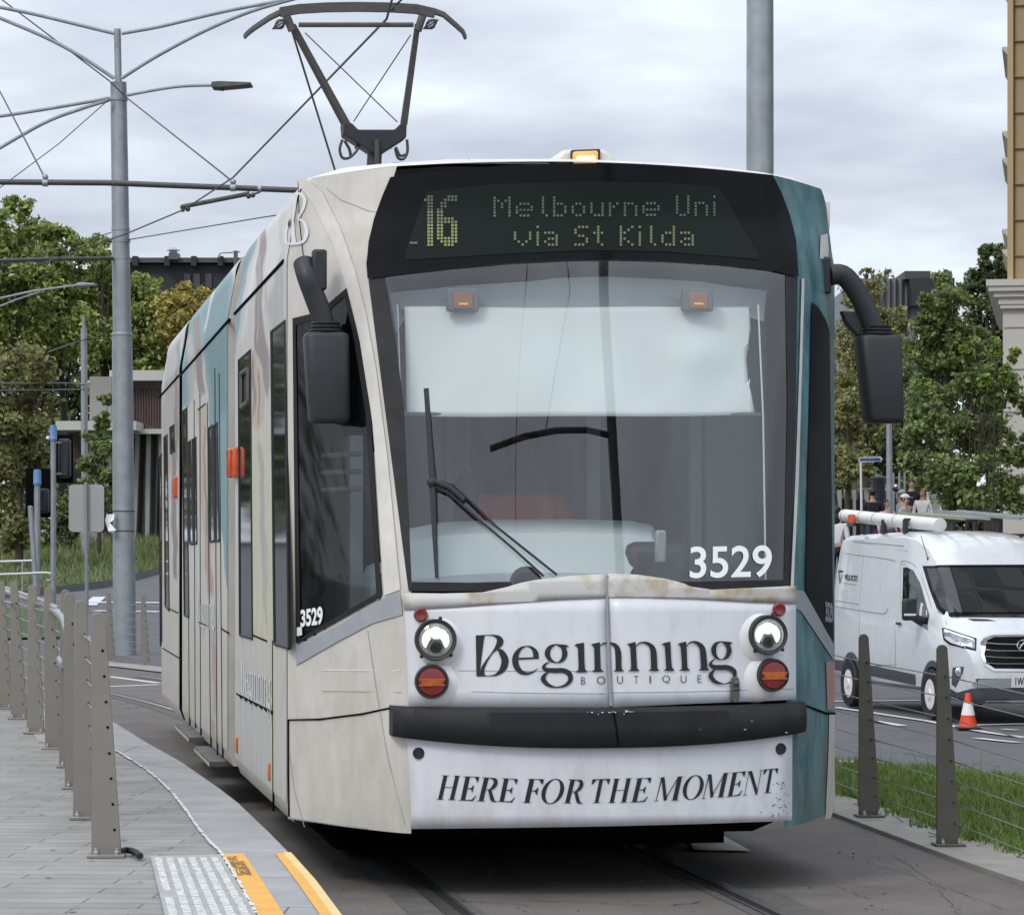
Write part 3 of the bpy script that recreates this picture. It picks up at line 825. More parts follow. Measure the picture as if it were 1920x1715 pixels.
GL = {
 'H': [('p', [(0.10, 0.01), (0.30, 0.01), (0.30, 0.99), (0.10, 0.99)]), ('p', [(0.70, 0.01), (0.90, 0.01), (0.90, 0.99), (0.70, 0.99)]), ('p', [(0.3, 0.5), (0.7, 0.5), (0.7, 0.525), (0.3, 0.525)]),
       ('p', ser(0, 0.40)), ('p', ser(0.60, 1.0)), ('p', serT(0, 0.40)), ('p', serT(0.60, 1.0))],
 'E': [('p', [(0.14, 0.01), (0.40, 0.01), (0.40, 0.99), (0.14, 0.99)]), ('p', ser(0, 0.5)), ('p', [(0.4, 0.0), (0.88, 0.0), (1.02, 0.22), (0.98, 0.22), (0.80, 0.05), (0.4, 0.03)]),
       ('p', [(0.0, 1), (0.0, 0.98), (0.72, 0.97), (0.90, 0.78), (0.94, 0.78), (0.96, 1.0)]), ('p', [(0.4, 0.49), (0.62, 0.48), (0.72, 0.36), (0.75, 0.36), (0.75, 0.65), (0.72, 0.65), (0.62, 0.53), (0.4, 0.515)])],
 'F': [('p', [(0.14, 0.01), (0.42, 0.01), (0.42, 0.99), (0.14, 0.99)]), ('p', ser(0, 0.55)),
       ('p', [(0.0, 1), (0.0, 0.98), (0.72, 0.97), (0.94, 0.78), (0.98, 0.78), (1.0, 1.0)]), ('p', [(0.4, 0.49), (0.62, 0.48), (0.74, 0.34), (0.78, 0.34), (0.78, 0.65), (0.74, 0.65), (0.62, 0.53), (0.4, 0.515)])],
 'R': [('p', [(0.12, 0.01), (0.34, 0.01), (0.34, 0.99), (0.12, 0.99)]), ('p', ser(0, 0.44)), ('p', [(0.0, 1), (0.0, 0.98), (0.5, 0.975), (0.5, 1)]),
       ('r', [(0.34, 0.985, 0.03), (0.52, 0.97, 0.05), (0.68, 0.90, 0.16), (0.73, 0.74, 0.20), (0.64, 0.58, 0.15), (0.50, 0.50, 0.04), (0.34, 0.485, 0.025)]),
       ('p', [(0.44, 0.49), (0.60, 0.50), (0.88, 0.06), (1.02, 0.02), (1.02, 0), (0.80, 0.0), (0.68, 0.06)])],
 'T': [('p', [(0.40, 0.01), (0.60, 0.01), (0.60, 0.97), (0.40, 0.97)]), ('p', ser(0.26, 0.74)), ('p', [(0.0, 1), (0.02, 0.78), (0.06, 0.78), (0.22, 0.965), (0.78, 0.965), (0.94, 0.78), (0.98, 0.78), (1.0, 1.0)])],
 'M': [('p', [(0.08, 0.01), (0.105, 0.01), (0.165, 0.95), (0.12, 0.99)]), ('p', [(0.04, 1.0), (0.04, 0.98), (0.24, 1.0), (0.52, 0.04), (0.40, 0.0), (0.13, 0.95)]), ('p', [(0.40, 0.0), (0.44, 0.0), (0.80, 0.93), (0.78, 0.97)]),
       ('p', [(0.74, 0.01), (0.92, 0.01), (0.94, 0.99), (0.77, 0.99)]), ('p', ser(0, 0.20)), ('p', ser(0.66, 1.0)), ('p', serT(0.74, 1.02))],
 'N': [('p', [(0.12, 0.01), (0.15, 0.01), (0.16, 0.95), (0.13, 0.95)]), ('p', [(0.0, 1), (0.0, 0.98), (0.32, 1.0), (0.88, 0.14), (0.86, -0.02), (0.80, -0.02), (0.14, 0.95)]),
       ('p', [(0.84, 0.0), (0.87, 0.0), (0.90, 0.99), (0.86, 0.99)]), ('p', ser(0.0, 0.28)), ('p', serT(0.74, 1.02))],
}
def slogan(mb, ch, bl_, br_, tl_, z, off, sc):
    def pr(x, y):
        u = bl_[0] + (br_[0] - bl_[0]) * x + (tl_[0] - bl_[0]) * y; v = bl_[1] + (br_[1] - bl_[1]) * x + (tl_[1] - bl_[1]) * y
        return u, v
    k = 0
    if ch == 'O':
        o = ell(0.5, 0.49, 0.5, 0.51, 0.19, 0.03); n = len(o)
        mb.add([z(*pr(a, b), off) for a, b, _, _ in o] + [z(*pr(c, d), off) for _, _, c, d in o], [(i, (i + 1) % n, n + (i + 1) % n, n + i) for i in range(n)])
        return
    for kind, pts in GL[ch]:
        k += 1
        if kind == 'p': mb.poly([z(*pr(x, y), off + 0.0003 * k) for x, y in pts])
        else: ribbon_faces(mb, pts, lambda x, y: z(*pr(x, y), off + 0.0003 * k))
def z3(x, y, off): return onN(810 + x / 5.818, 1420 + y / 5.818, off)
def z4(x, y, off): return onN(1120 + x / 5.486, 1420 + y / 5.486, off)
mb = MB()
for ch, b, c, d, z in (('H', (50, 445), (262, 450), (110, 182), z3), ('E', (290, 455), (470, 460), (345, 193), z3), ('R', (485, 462), (705, 472), (545, 203), z3), ('E', (710, 468), (890, 478), (762, 212), z3),
                    ('F', (980, 480), (1160, 484), (1037, 220), z3), ('O', (1162, 490), (1400, 490), (1226, 220), z3), ('R', (1420, 485), (1630, 490), (1480, 225), z3),
                    ('T', (-110, 458), (72, 452), (-60, 213), z4), ('H', (95, 455), (298, 447), (148, 208), z4), ('E', (320, 450), (492, 442), (378, 203), z4), ('M', (565, 437), (822, 427), (612, 192), z4),
                    ('O', (840, 425), (1048, 414), (890, 175), z4), ('M', (1048, 412), (1286, 393), (1096, 163), z4), ('E', (1300, 395), (1458, 378), (1352, 145), z4), ('N', (1470, 378), (1640, 365), (1512, 130), z4),
                    ('T', (1648, 360), (1795, 346), (1690, 112), z4)):
    slogan(mb, ch, b, c, d, z, 0.0225, 1)
mb.build('slogan_lettering', M['ink'], skirt, smooth=False, orient=False)
# chips and scuffs low on the right
rnd = random.Random(3); mb = MB()
for _ in range(46):
    u = 1475 - abs(rnd.gauss(0, 22)); v = rnd.uniform(1465, 1530); r = rnd.uniform(0.5, 1.7)
    mb.poly([onN(u + r * rnd.uniform(.5, 1.3) * math.cos(t), v + r * rnd.uniform(.5, 1.3) * math.sin(t), 0.0232) for t in (0, 1.2, 2.5, 3.8, 5)])
mb.build('paint_chips', M['ink'], skirt, smooth=False, orient=False)

# --- left wing details
nose_part('pillar', [(551, 333), (580, 340), (606, 362), (640, 430), (668, 510), (688, 590), (706, 690), (728, 860), (752, 1105), (722, 1116), (701, 800), (676, 640), (650, 535), (625, 455), (590, 385)], 0.005, M['cream_light'], 8)
cw = patch(CAB_WIN, N_(0.004), 20).build('cab_window', M['glass_dark'], tram, weld=True)
mb = MB()
def ring(outer, inner, proj, mb, m=0):
    n = len(outer)
    for i in range(n):
        a, b, c, d = outer[i], outer[(i + 1) % n], inner[(i + 1) % n], inner[i]
        for k in range(5):
            t0, t1 = k / 5, (k + 1) / 5
            q = [tuple(p + (q_ - p) * t for p, q_ in zip(x, y)) for x, y, t in ((a, b, t0), (a, b, t1), (d, c, t1), (d, c, t0))]
            mb.add([proj(*p) for p in q], [(0, 1, 2, 3)], m)
CAB_IN = [(557, 610), (590, 600), (622, 580), (648, 556), (664, 625), (688, 775), (708, 1108), (707, 1113), (568, 1195), (566, 1195)]
ring(CAB_WIN, CAB_IN, N_(0.008), mb)
mb.build('window_seal', M['black_rubber'], cw, weld=True)
text_on(MB(), '3529', [(567, 1176), (609, 1170), (608, 1136), (567, 1143)], N_(0.010), 0.036).build('window_number', M['white_ink'], cw, smooth=False, orient=False)
mb = MB(); patch([(560, 1176), (569, 1174), (570, 1190), (560, 1192)], N_(0.010), 20, mb); mb.build('sticker', M['soft_white'], cw)
nose_part('grey_band', [(556, 1212), (640, 1170), (700, 1131), (752, 1108), (756, 1152), (700, 1168), (630, 1205), (557, 1247)], 0.006, M['grey_band'], 20)
mb = MB()
mb.tube([onN(u, v, 0.004) for u, v in ((543, 1530), (542, 1450), (542, 1349), (600, 1348), (680, 1338), (741, 1325))], 0.0045, 5, 0)
mb.tube([onN(u, v, 0.004) for u, v in ((556, 1214), (600, 1212), (650, 1185), (700, 1150), (715, 1118))], 0.002, 5, 0)
mb.tube([onN(u, v, 0.004) for u, v in ((560, 340), (563, 420), (572, 500), (574, 540))], 0.002, 5, 0)
mb.tube([onN(u, v, 0.003) for u, v in ((690, 1180), (706, 1290), (728, 1420), (760, 1545))], 0.0016, 5, 1)
mb.tube([onN(u, v, 0.003) for u, v in ((605, 1256), (680, 1257), (752, 1257))], 0.0016, 5, 2)
mb.tube([onN(u, v, 0.003) for u, v in ((605, 1295), (680, 1296), (752, 1297))], 0.0014, 5, 1)
mb.tube([onN(u, v, 0.003) for u, v in ((544, 1410), (552, 1480), (572, 1550))], 0.0016, 5, 1)
mb.tube([onN(u, v, 0.003) for u, v in ((543, 1532), (600, 1541), (690, 1552))], 0.0016, 5, 1)
mb.tube([onN(u, v, 0.003) for u, v in ((612, 352), (640, 375), (690, 395), (712, 400))], 0.0014, 5, 1)
mb.build('panel_gap', [M['dark'], M['grey_band'], M['white_ink']], tram)
# right wing: pale edge strip, window, cream pillar line
nose_part('edge_strip', [(1500, 523), (1505, 523), (1500, 700), (1494, 900), (1484, 1101), (1480, 1101), (1488, 900), (1495, 700)], 0.010, M['cream_light'], 24)
wr_win = nose_part('cab_window', [(1520, 566), (1532, 576), (1546, 600), (1553, 620), (1560, 1190), (1561, 1205), (1549, 1185), (1508, 1108), (1512, 900), (1517, 700)], 0.007, mat('dark_reflection_glass', (0.018, 0.019, 0.02), 0.45, spec=0.04), 4)  # matte near-black glass, a dark reflection put into the material
nose_part('grey_band', [(1483, 1104), (1506, 1108), (1562, 1206), (1562, 1238), (1500, 1145), (1483, 1138)], 0.005, M['grey_band'], 4)
nose_part('cream_corner', [(1537, 442), (1550, 438), (1552, 470), (1551, 484), (1535, 486)], 0.005, M['cream_light'], 4)
nose_part('red_streak', [(1547, 1240), (1563, 1240), (1565, 1300), (1560, 1330), (1550, 1330)], 0.004, M['pink_wrap'], 4)
nose_part('cream_corner', [(1553, 1336), (1563, 1336), (1564, 1510), (1556, 1533), (1546, 1536), (1552, 1400)], 0.0045, M['cream'], 4)
text_on(MB(), '3529', [(1543, 1166), (1558, 1168), (1556, 1130), (1543, 1127)], N_(0.012), 0.036).build('window_number', M['grey_band'], wr_win, smooth=False, orient=False)
mb = MB(); mb.tube([onN(u, v, 0.004) for u, v in ((1503, 1320), (1530, 1330), (1548, 1337), (1564, 1337))], 0.006, 5)
mb.build('panel_gap', M['dark'], tram)

# --- big initial on the roof corner
mb = MB()
for k, (pts, cl) in enumerate((([(552, 364, 9), (553, 385, 7), (551, 410, 4), (551, 435, 8), (553, 457, 11)], False), ([(537, 456, 5), (536, 440, 5), (541, 415, 4), (546, 395, 4), (543, 378, 4), (547, 364, 5)], False),
                               ([(553, 364, 5), (566, 364, 6), (573, 375, 8), (570, 392, 6), (560, 410, 3)], False), ([(560, 410, 3), (572, 418, 6), (577, 434, 9), (573, 450, 7), (560, 457, 5), (537, 457, 5)], False))):
    pts = [(x, y, w * 0.8) for x, y, w in pts]
    ribbon_faces(mb, pts, lambda u, v: onN(u, v, 0.006 + 0.0004 * k) if u > 541 else onBody(u, v, 0.006 + 0.0004 * k), cl)
mb.build('initial_emblem', mat('emblem_white', (0.69, 0.69, 0.70), 0.4), tram, smooth=False, orient=False)

# --- flank: window strips, wrap shapes, doors, steps, lamps (pixel outlines dropped on the side wall)
M['wrap'] = mat('wrap_film', (1, 1, 1), 0.4, var=0.14, vscale=9, stretch=(1, 1, 0.22), detail=8, attr='Col', dirt=((0.31, 0.28, 0.21), 1.3, 0.42), bump=0.02, bscale=6)
def seg_d(u, v, P):
    best = 1e9
    for i in range(len(P)):
        (x1, y1), (x2, y2) = P[i - 1], P[i]
        dx, dy = x2 - x1, (y2 - y1) * 0.25            # the flank is foreshortened: heights count less
        px_, py_ = u - x1, (v - y1) * 0.25
        t = max(0, min(1, (px_ * dx + py_ * dy) / (dx * dx + dy * dy + 1e-9)))
        d = (px_ - t * dx) ** 2 + (py_ - t * dy) ** 2
        if d < best: best = d
    return math.sqrt(best)
def wrap(b0, b1, layers, base, parent, nb=64, nz=110, z0=0.37, z1=3.285):
    """printed film on one flank: soft edged areas of colour over the base"""
    vs = []; fs = []; cs = []
    for i in range(nb + 1):
        for j in range(nz + 1):
            b_ = b0 + (b1 - b0) * i / nb; z = z0 + (z1 - z0) * j / nz
            q = Vector((-corner_a(min(z, 3.30)) - 0.0035, b_, z)); vs.append(q)
            u, v = to_px(q); u += 1.3 * math.sin(v / 31.0 + u / 7) + 0.8 * math.sin(v / 11.0)
            c = Vector(base)
            for col, fe, P in layers:
                d = seg_d(u, v, P); d = -d if in_poly(u, v, P) else d
                k = 1 - ss(-fe * .55, fe * .55, d)
                if k > 0: c = c.lerp(Vector(col), k)
            cs.append((c.x, c.y, c.z, 1))
    for i in range(nb):
        for j in range(nz): fs.append((i * (nz + 1) + j, i * (nz + 1) + j + 1, (i + 1) * (nz + 1) + j + 1, (i + 1) * (nz + 1) + j))
    o = MB().add(vs, fs).build('wrap_film', M['wrap'], parent)
    at = o.data.color_attributes.new('Col', 'FLOAT_COLOR', 'POINT')
    at.data.foreach_set('color', [x for c in cs for x in c])
    return o
CR = (0.60, 0.575, 0.53); TE = (0.20, 0.335, 0.36); TD = (0.13, 0.25, 0.275); BR = (0.27, 0.205, 0.185); SKN = (0.55, 0.45, 0.35); PK = (0.46, 0.29, 0.26); YL = (0.60, 0.58, 0.44); PW = (0.68, 0.68, 0.66); GB = (0.45, 0.42, 0.39); PB_ = (0.33, 0.26, 0.26)
wrap(0.03, 3.10, [
    (GB, 9, [(500, 430), (530, 440), (534, 600), (508, 640), (500, 560)]), ((0.66, 0.65, 0.62), 5, [(497, 420), (520, 395), (528, 470), (505, 560), (497, 520)]),
    (TE, 2.5, [(499, 405), (486, 446), (468, 498), (456, 557), (449, 615), (441, 670), (436, 560), (436, 485), (470, 440)]), (TD, 4, [(490, 430), (480, 455), (462, 505), (447, 560), (444, 500), (470, 450)]),
    (PW, 1.6, [(488, 446), (492, 440), (474, 530), (455, 640), (451, 640), (468, 530)]),
    (BR, 2.5, [(492, 424), (499, 420), (498, 463), (492, 504), (491, 562), (495, 615), (504, 672), (506, 723), (500, 741), (495, 723), (490, 690), (478, 652), (477, 590), (481, 500), (487, 455)]),
    (GB, 1.5, [(485, 480), (487, 480), (485, 640), (483, 640)]), (SKN, 2.5, [(471, 658), (478, 652), (487, 690), (497, 730), (497, 788), (484, 812), (471, 800)]), (BR, 1.5, [(473, 670), (477, 660), (479, 760), (474, 790)]), (BR, 1.5, [(483, 690), (486, 700), (487, 790), (484, 800)]),
    (PB_, 3, [(497, 660), (504, 672), (508, 715), (502, 745), (497, 725)]), (YL, 5, [(472, 815), (484, 812), (498, 786), (508, 850), (512, 1000), (511, 1230), (500, 1205), (474, 1195)]),
    (GB, 3, [(484, 820), (492, 840), (499, 1000), (502, 1190), (493, 1120), (487, 960)]), (YL, 5, [(505, 900), (515, 930), (518, 1500), (508, 1500), (506, 1200)]), ((0.54, 0.54, 0.525), 8, [(444, 1240), (505, 1280), (505, 1490), (446, 1440)])], CR, tram)
wrap(3.66, 8.05, [
    (TE, 2.5, [(436, 480), (345, 606), (339, 700), (340, 766), (356, 757), (366, 700), (376, 640), (386, 690), (391, 780), (400, 860), (408, 930), (414, 985), (425, 1095), (430, 1110), (430, 700), (434, 600)]), (TD, 6, [(428, 520), (380, 590), (384, 640), (394, 720), (402, 800), (426, 760)]),
    (PW, 1.5, [(398, 545), (402, 545), (384, 620), (380, 620)]), (BR, 3, [(362, 600), (372, 586), (381, 690), (385, 735), (374, 744), (367, 690)]), (GB, 3, [(352, 640), (360, 620), (366, 700), (362, 752), (352, 752)]),
    (SKN, 2.5, [(370, 768), (386, 756), (391, 880), (396, 1000), (399, 1115), (388, 1115), (376, 940)]), (PK, 4, [(384, 960), (393, 980), (398, 1115), (390, 1115)]), (BR, 1.2, [(381, 800), (384, 800), (389, 1000), (386, 1000)]),
    ((0.62, 0.54, 0.36), 2.5, [(404, 1000), (409, 1000), (409, 1130), (404, 1120)]), (PK, 3, [(396, 1345), (403, 1350), (403, 1378), (396, 1372)]), (PK, 6, [(398, 1180), (404, 1180), (405, 1340), (399, 1335)]),
    ((0.45, 0.47, 0.18), 2, [(349, 1330), (361, 1347), (361, 1370), (349, 1356)]), ((0.45, 0.47, 0.18), 2, [(396, 1368), (415, 1388), (415, 1420), (396, 1396)])], CR, mid_module, nb=80)
wrap(8.44, 10.85, [
    (GB, 5, [(334, 640), (311, 672), (305, 760), (305, 870), (318, 890), (332, 880), (338, 765), (338, 680)]), (BR, 3, [(330, 690), (334, 690), (332, 860), (326, 860)]), (TE, 2.5, [(329, 650), (338, 636), (338, 700), (334, 690)]), (BR, 2.5, [(321, 850), (330, 850), (332, 1090), (324, 1080)]),
    (YL, 2.5, [(319, 1090), (329, 1090), (331, 1190), (322, 1180)]), (SKN, 2.5, [(299, 880), (305, 880), (307, 1100), (302, 1100)]), ((0.45, 0.47, 0.18), 2, [(297, 1285), (303, 1292), (303, 1312), (297, 1306)])], CR, rear_module, nb=40)

def strip(name, poly, parent, off=0.005, frame=True):
    o = side_part(name, [poly], off, M['window'], parent)
    if frame:
        mb = MB()
        n = len(poly)
        for i in range(n):
            mb.tube([onSide(*poly[i], -1.325, off), onSide(*poly[(i + 1) % n], -1.325, off)], 0.008, 6)
        mb.build('frame', M['black_rubber'], o)
    return o
strip('side_window', [(509, 622), (535, 602), (542, 1215), (515, 1207)], tram)
sw = strip('side_window', [(448, 676), (470, 657), (474, 1197), (450, 1190)], tram)
mb = MB()
pts = [(453, 700), (466, 690), (466, 752), (453, 763)]
for i in range(4): mb.tube([onSide(*pts[i], -1.325, 0.012), onSide(*pts[(i + 1) % 4], -1.325, 0.012)], 0.014, 6)
mb.build('hopper_frame', M['grime_steel'], sw)
for poly in ([(342, 772), (350, 766), (355, 1156), (346, 1153)], [(352, 830), (358, 826), (363, 1020), (356, 1019)], [(361, 824), (368, 820), (370, 1018), (364, 1019)],
             [(391, 803), (398, 798), (403, 1014), (394, 1015)], [(401, 798), (408, 793), (412, 1013), (405, 1014)]):
    strip('door_window', poly, mid_module)
mb = MB()
for a, b in (((365, 750), (367, 1365)), ((404, 690), (408, 1415)), ((352, 760), (356, 1360)), ((376, 740), (377, 1378)), ((390, 755), (396, 1400)), ((412, 700), (418, 1420)), ((372, 768), (386, 757))):
    mb.tube([onSide(*a, -1.325, 0.002), onSide(*b, -1.325, 0.002)], 0.007, 5)
mb.build('door_seam', M['black_rubber'], mid_module)
for poly in ([(308, 820), (314, 815), (318, 1145), (310, 1136)], [(319, 802), (327, 796), (328, 845), (320, 850)], [(299, 860), (303, 850), (304, 1200), (301, 1210)]):
    strip('side_window', poly, rear_module)
mb = MB()
for a, b, r in (((532, 490), (441, 588), 0.012), ((500, 1262 - 1), (500, 1262), 0.001)):
    mb.tube([onSide(*a, -1.325, 0.002), onSide(*b, -1.325, 0.002)], r, 5)
for a, b in (((430, 600), (340, 702)), ((336, 704), (299, 745))):
    mb.tube([onSide(*a, -1.325, 0.002), onSide(*b, -1.325, 0.002)], 0.012, 5)
for a, b in (((444, 1300), (513, 1335)), ((474, 1190), (502, 1202)), ((374, 1166), (396, 1176)), ((416, 1178), (428, 1186)), ((306, 1215), (341, 1236)), ((310, 1137), (335, 1149)), ((512, 1200), (513, 1520))):
    mb.tube([onSide(*a, -1.325, 0.002), onSide(*b, -1.325, 0.002)], 0.006, 5)
for k in range(7):
    t = k / 7; u = 446 + 66 * t; v = 1302 + 34 * t
    mb.poly([onSide(u, v, -1.325, 0.009), onSide(u + 7, v + 3.5, -1.325, 0.009), onSide(u + 6, v + 9, -1.325, 0.009)])
mb.build('panel_seam', M['dark'], tram)
for q, par in ((((452, 1312), (507, 1364), (507, 1262), (452, 1236)), tram), (((371, 1195), (401, 1212), (401, 1122), (371, 1112)), mid_module)):
    mb = MB()
    def prj(f, x, y, k, q=q):
        s = ((x if f == 1 else x + 1772) - 90) / 3550; t = 1 - (y - 140) / 740
        u, v = bilin(q, s, t)
        return onSide(u, v, -1.325, 0.005 + 0.0002 * k)
    logo(mb, prj)
    mb.build('side_lettering', M['soft_white'], par, smooth=False, orient=False)
# steps under the doors
for a, b in (((349, 1357), (375, 1382)), ((386, 1398), (416, 1424))):
    p = onSide(*a); q = onSide(*b)
    mb = MB(); mb.box2((-1.40, q.y, p.z - 0.035), (-1.25, p.y, p.z), 0); mb.box2((-1.404, q.y + 0.02, p.z - 0.032), (-1.40, p.y - 0.02, p.z - 0.012), 1)
    mb.build('door_step', [M['grime_steel'], M['yellow_wrap']], mid_module, bevel=0.004)
# amber side indicators
for (u, va, vb_), par, pr in (((447, 838, 896), tram, 0.033), ((443, 840, 896), mid_module, 0.052), ((333, 893, 934), rear_module, 0.036)):
    A_ = onSide(u, va); B_ = onSide(u, vb_)
    MB().box2((-1.325 - pr, A_.y - 0.06, B_.z), (-1.32, A_.y + 0.06, A_.z)).build('side_indicator', M['orange_lens'], par, bevel=0.012)
for u, v in ((447, 1396), (508, 1446)):
    p = onSide(u, v); MB().box(p, (0.03, 0.05, 0.09)).build('side_marker', M['amber_lens'], tram, bevel=0.006)

# --- underframe, bogies
mb = MB(); mb.prism([(-1.2, 0.35, 0.25), (-0.80, -0.45, 0.25), (0.80, -0.45, 0.25), (1.2, 0.35, 0.25), (1.2, 12.0, 0.25), (-1.2, 12.0, 0.25)], (0, 0, 0.17)); mb.prism([(-0.70, 0.35, 0.15), (0.70, 0.35, 0.15), (1.10, 0.9, 0.15), (1.10, 3.0, 0.15), (-1.10, 3.0, 0.15), (-1.10, 0.9, 0.15)], (0, 0, 0.15)); mb.box2((-1.0, 0.9, 0.06), (1.0, 2.9, 0.4)); mb.box2((-1.0, 8.6, 0.06), (1.0, 10.9, 0.4))  # near-black, front block lowered to deepen the shade under the nose
mb.build('underframe', M['dark'], tram)
for b in (1.2, 2.6, 8.9, 10.4):
    for s in (-1, 1):
        MB().lathe([(0.0, -0.06), (0.26, -0.06), (0.30, -0.05), (0.30, 0.06), (0.2, 0.065), (0.0, 0.065)], (s * 0.72, b, 0.31), (1, 0, 0), 28).build('wheel', M['dark_steel'], tram)

# --- cab interior
mb = MB()
mb.quad((-1.25, 1.05, 0.4), (1.25, 1.05, 0.4), (1.25, 1.05, 3.25), (-1.25, 1.05, 3.25))
mb.poly([(-1.25, 1.05, 0.62), (-1.25, 0.12, 0.62), (-0.84, -0.62, 0.62), (0.84, -0.62, 0.62), (1.25, 0.12, 0.62), (1.25, 1.05, 0.62)])
mb.build('cab_lining', M['interior'], tram, smooth=False)
for x0, x1, z0, z1, y, c in ((-1.24, -0.78, 0.7, 2.7, 0.96, (0.03, 0.026, 0.024)), (-0.78, -0.70, 0.7, 2.7, 0.94, (0.30, 0.31, 0.32)), (-0.42, -0.30, 0.7, 2.7, 1.0, (0.34, 0.36, 0.38)), (0.30, 0.37, 0.7, 2.7, 0.98, (0.44, 0.46, 0.48)),
                         (0.42, 0.80, 1.55, 2.55, 1.0, (0.07, 0.075, 0.08)), (0.84, 0.90, 0.7, 2.7, 0.98, (0.44, 0.46, 0.48)), (0.92, 1.24, 0.7, 2.7, 0.96, (0.36, 0.38, 0.40))):
    MB().box2((x0, y, z0), (x1, y + 0.03, z1)).build('partition_panel', mat('partition_painted_light', c, 0.5, var=0.15, vscale=3), tram, smooth=False)  # dark and pale tones painted in for side-window light the closed cab lacks
mb = MB(); mb.quad((-1.0, -0.42, 2.93), (1.0, -0.42, 2.93), (1.2, 1.04, 2.93), (-1.2, 1.04, 2.93)); mb.build('cab_ceiling', M['interior_light'], tram, smooth=False)
HEAD = [(722, 525), (850, 510), (1050, 498), (1160, 497), (1350, 505), (1475, 520), (1470, 580), (1400, 562), (1380, 560), (760, 560), (735, 600)]
patch(HEAD, N_(-0.20), 40).build('header_panel', M['interior_light'], tram, weld=True)
patch([(745, 540), (1440, 540), (1440, 560), (745, 562)], N_(-0.15), 40).build('blind_roller', M['grey_band'], tram, weld=True)
patch([(754, 560), (1428, 560), (1431, 600), (1421, 660), (1424, 700), (1438, 765), (757, 767)], lambda u, v: onN(u, v, -0.125 + 0.005 * math.sin(u / 23.0 + v / 90.0) * ss(560, 760, v) * ss(770, 720, v) + 0.007 * math.sin(u / 61.0 - v / 47.0) + 0.02 * math.exp(-((u - 1330) / 60) ** 2 - ((v - 650) / 35) ** 2)), 12).build('sun_blind', M['blind'], tram, weld=True, solid=0.004)
mb = MB(); mb.tube([onN(u, v, -0.10) for u, v in ((752, 766), (1446, 767))], 0.010, 6); mb.build('blind_bar', M['grime_steel'], tram)
mb = MB()
mb.tube([onN(u, v, -0.08) for u, v in ((742, 562), (748, 768), (752, 860))], 0.004, 5); mb.tube([onN(u, v, -0.08) for u, v in ((1436, 562), (1446, 768), (1452, 1080))], 0.004, 5)
mb.build('blind_cord', M['soft_white'], tram)
for u in (867, 1317):
    p = onN(u, 554, -0.07)
    b_ = MB().box(p, (0.145, 0.05, 0.105)).build('warning_lamp', M['interior'], tram, bevel=0.008)
    MB().box(p + Vector((0.0, -0.028, -0.005)), (0.088, 0.012, 0.072)).build('lens', mat('dull_amber', (0.35, 0.15, 0.07), 0.4), b_, bevel=0.004)
    MB().box(p + Vector((0.0, -0.036, -0.02)), (0.042, 0.008, 0.008)).build('filament', M['amber_glow'], b_)
# pale dashboard: sloping top and bellied front
TOP = [(768, 990), (830, 979), (930, 974), (1060, 973), (1180, 976), (1222, 984), (1228, 992)]
mb = MB(); vs = []
rows = []
for u, v in TOP: rows.append((u, v))
K = len(rows)
for dz, bb in ((0, -0.10), (22, -0.36), (25, -0.38), (100, -0.50), (116, -0.50)):
    for i, (u, v) in enumerate(rows):
        uu = u - (dz * 0.55 if i >= K - 2 and dz > 30 else 0)
        vs.append(onB(uu, v + dz, bb))
fs = [(r * K + i, r * K + i + 1, (r + 1) * K + i + 1, (r + 1) * K + i) for r in range(4) for i in range(K - 1)]
mb.add(vs, fs).build('dashboard', M['interior_light'], tram, ang=20, orient=True)
mb = MB(); p = onN(990, 1082, -0.12); mb.lathe([(0.07, -0.03), (0.07, 0.03)], p, (0, 1, 0.4), 24); mb.build('steering_hub', M['plastic'], tram)
p = onN(1258, 1010, -0.15); MB().box(p, (0.05, 0.03, 0.15)).build('grab_bar', M['galv'], tram, bevel=0.01)
mb = MB(); p = onN(1300, 1030, -0.5); mb.box(p, (0.30, 0.15, 0.30)); mb.build('equipment_box', M['plastic'], tram, bevel=0.05)
# things seen through the cab side window
mb = MB(); mb.box2((-1.02, 0.1, 0.62), (-0.96, 0.75, 2.1)); mb.build('notice_panel', M['interior_light'], tram)
mb = MB(); mb.box2((-0.98, -0.42, 0.62), (-0.75, 0.0, 1.50)); mb.build('side_console', M['interior_light'], tram, bevel=0.06)
for z in (2.0, 1.92, 1.84):
    MB().tube([(-1.16, 0.02, z), (-1.02, -0.3, z)], 0.012, 6).build('window_rail', M['grey_band'], tram)

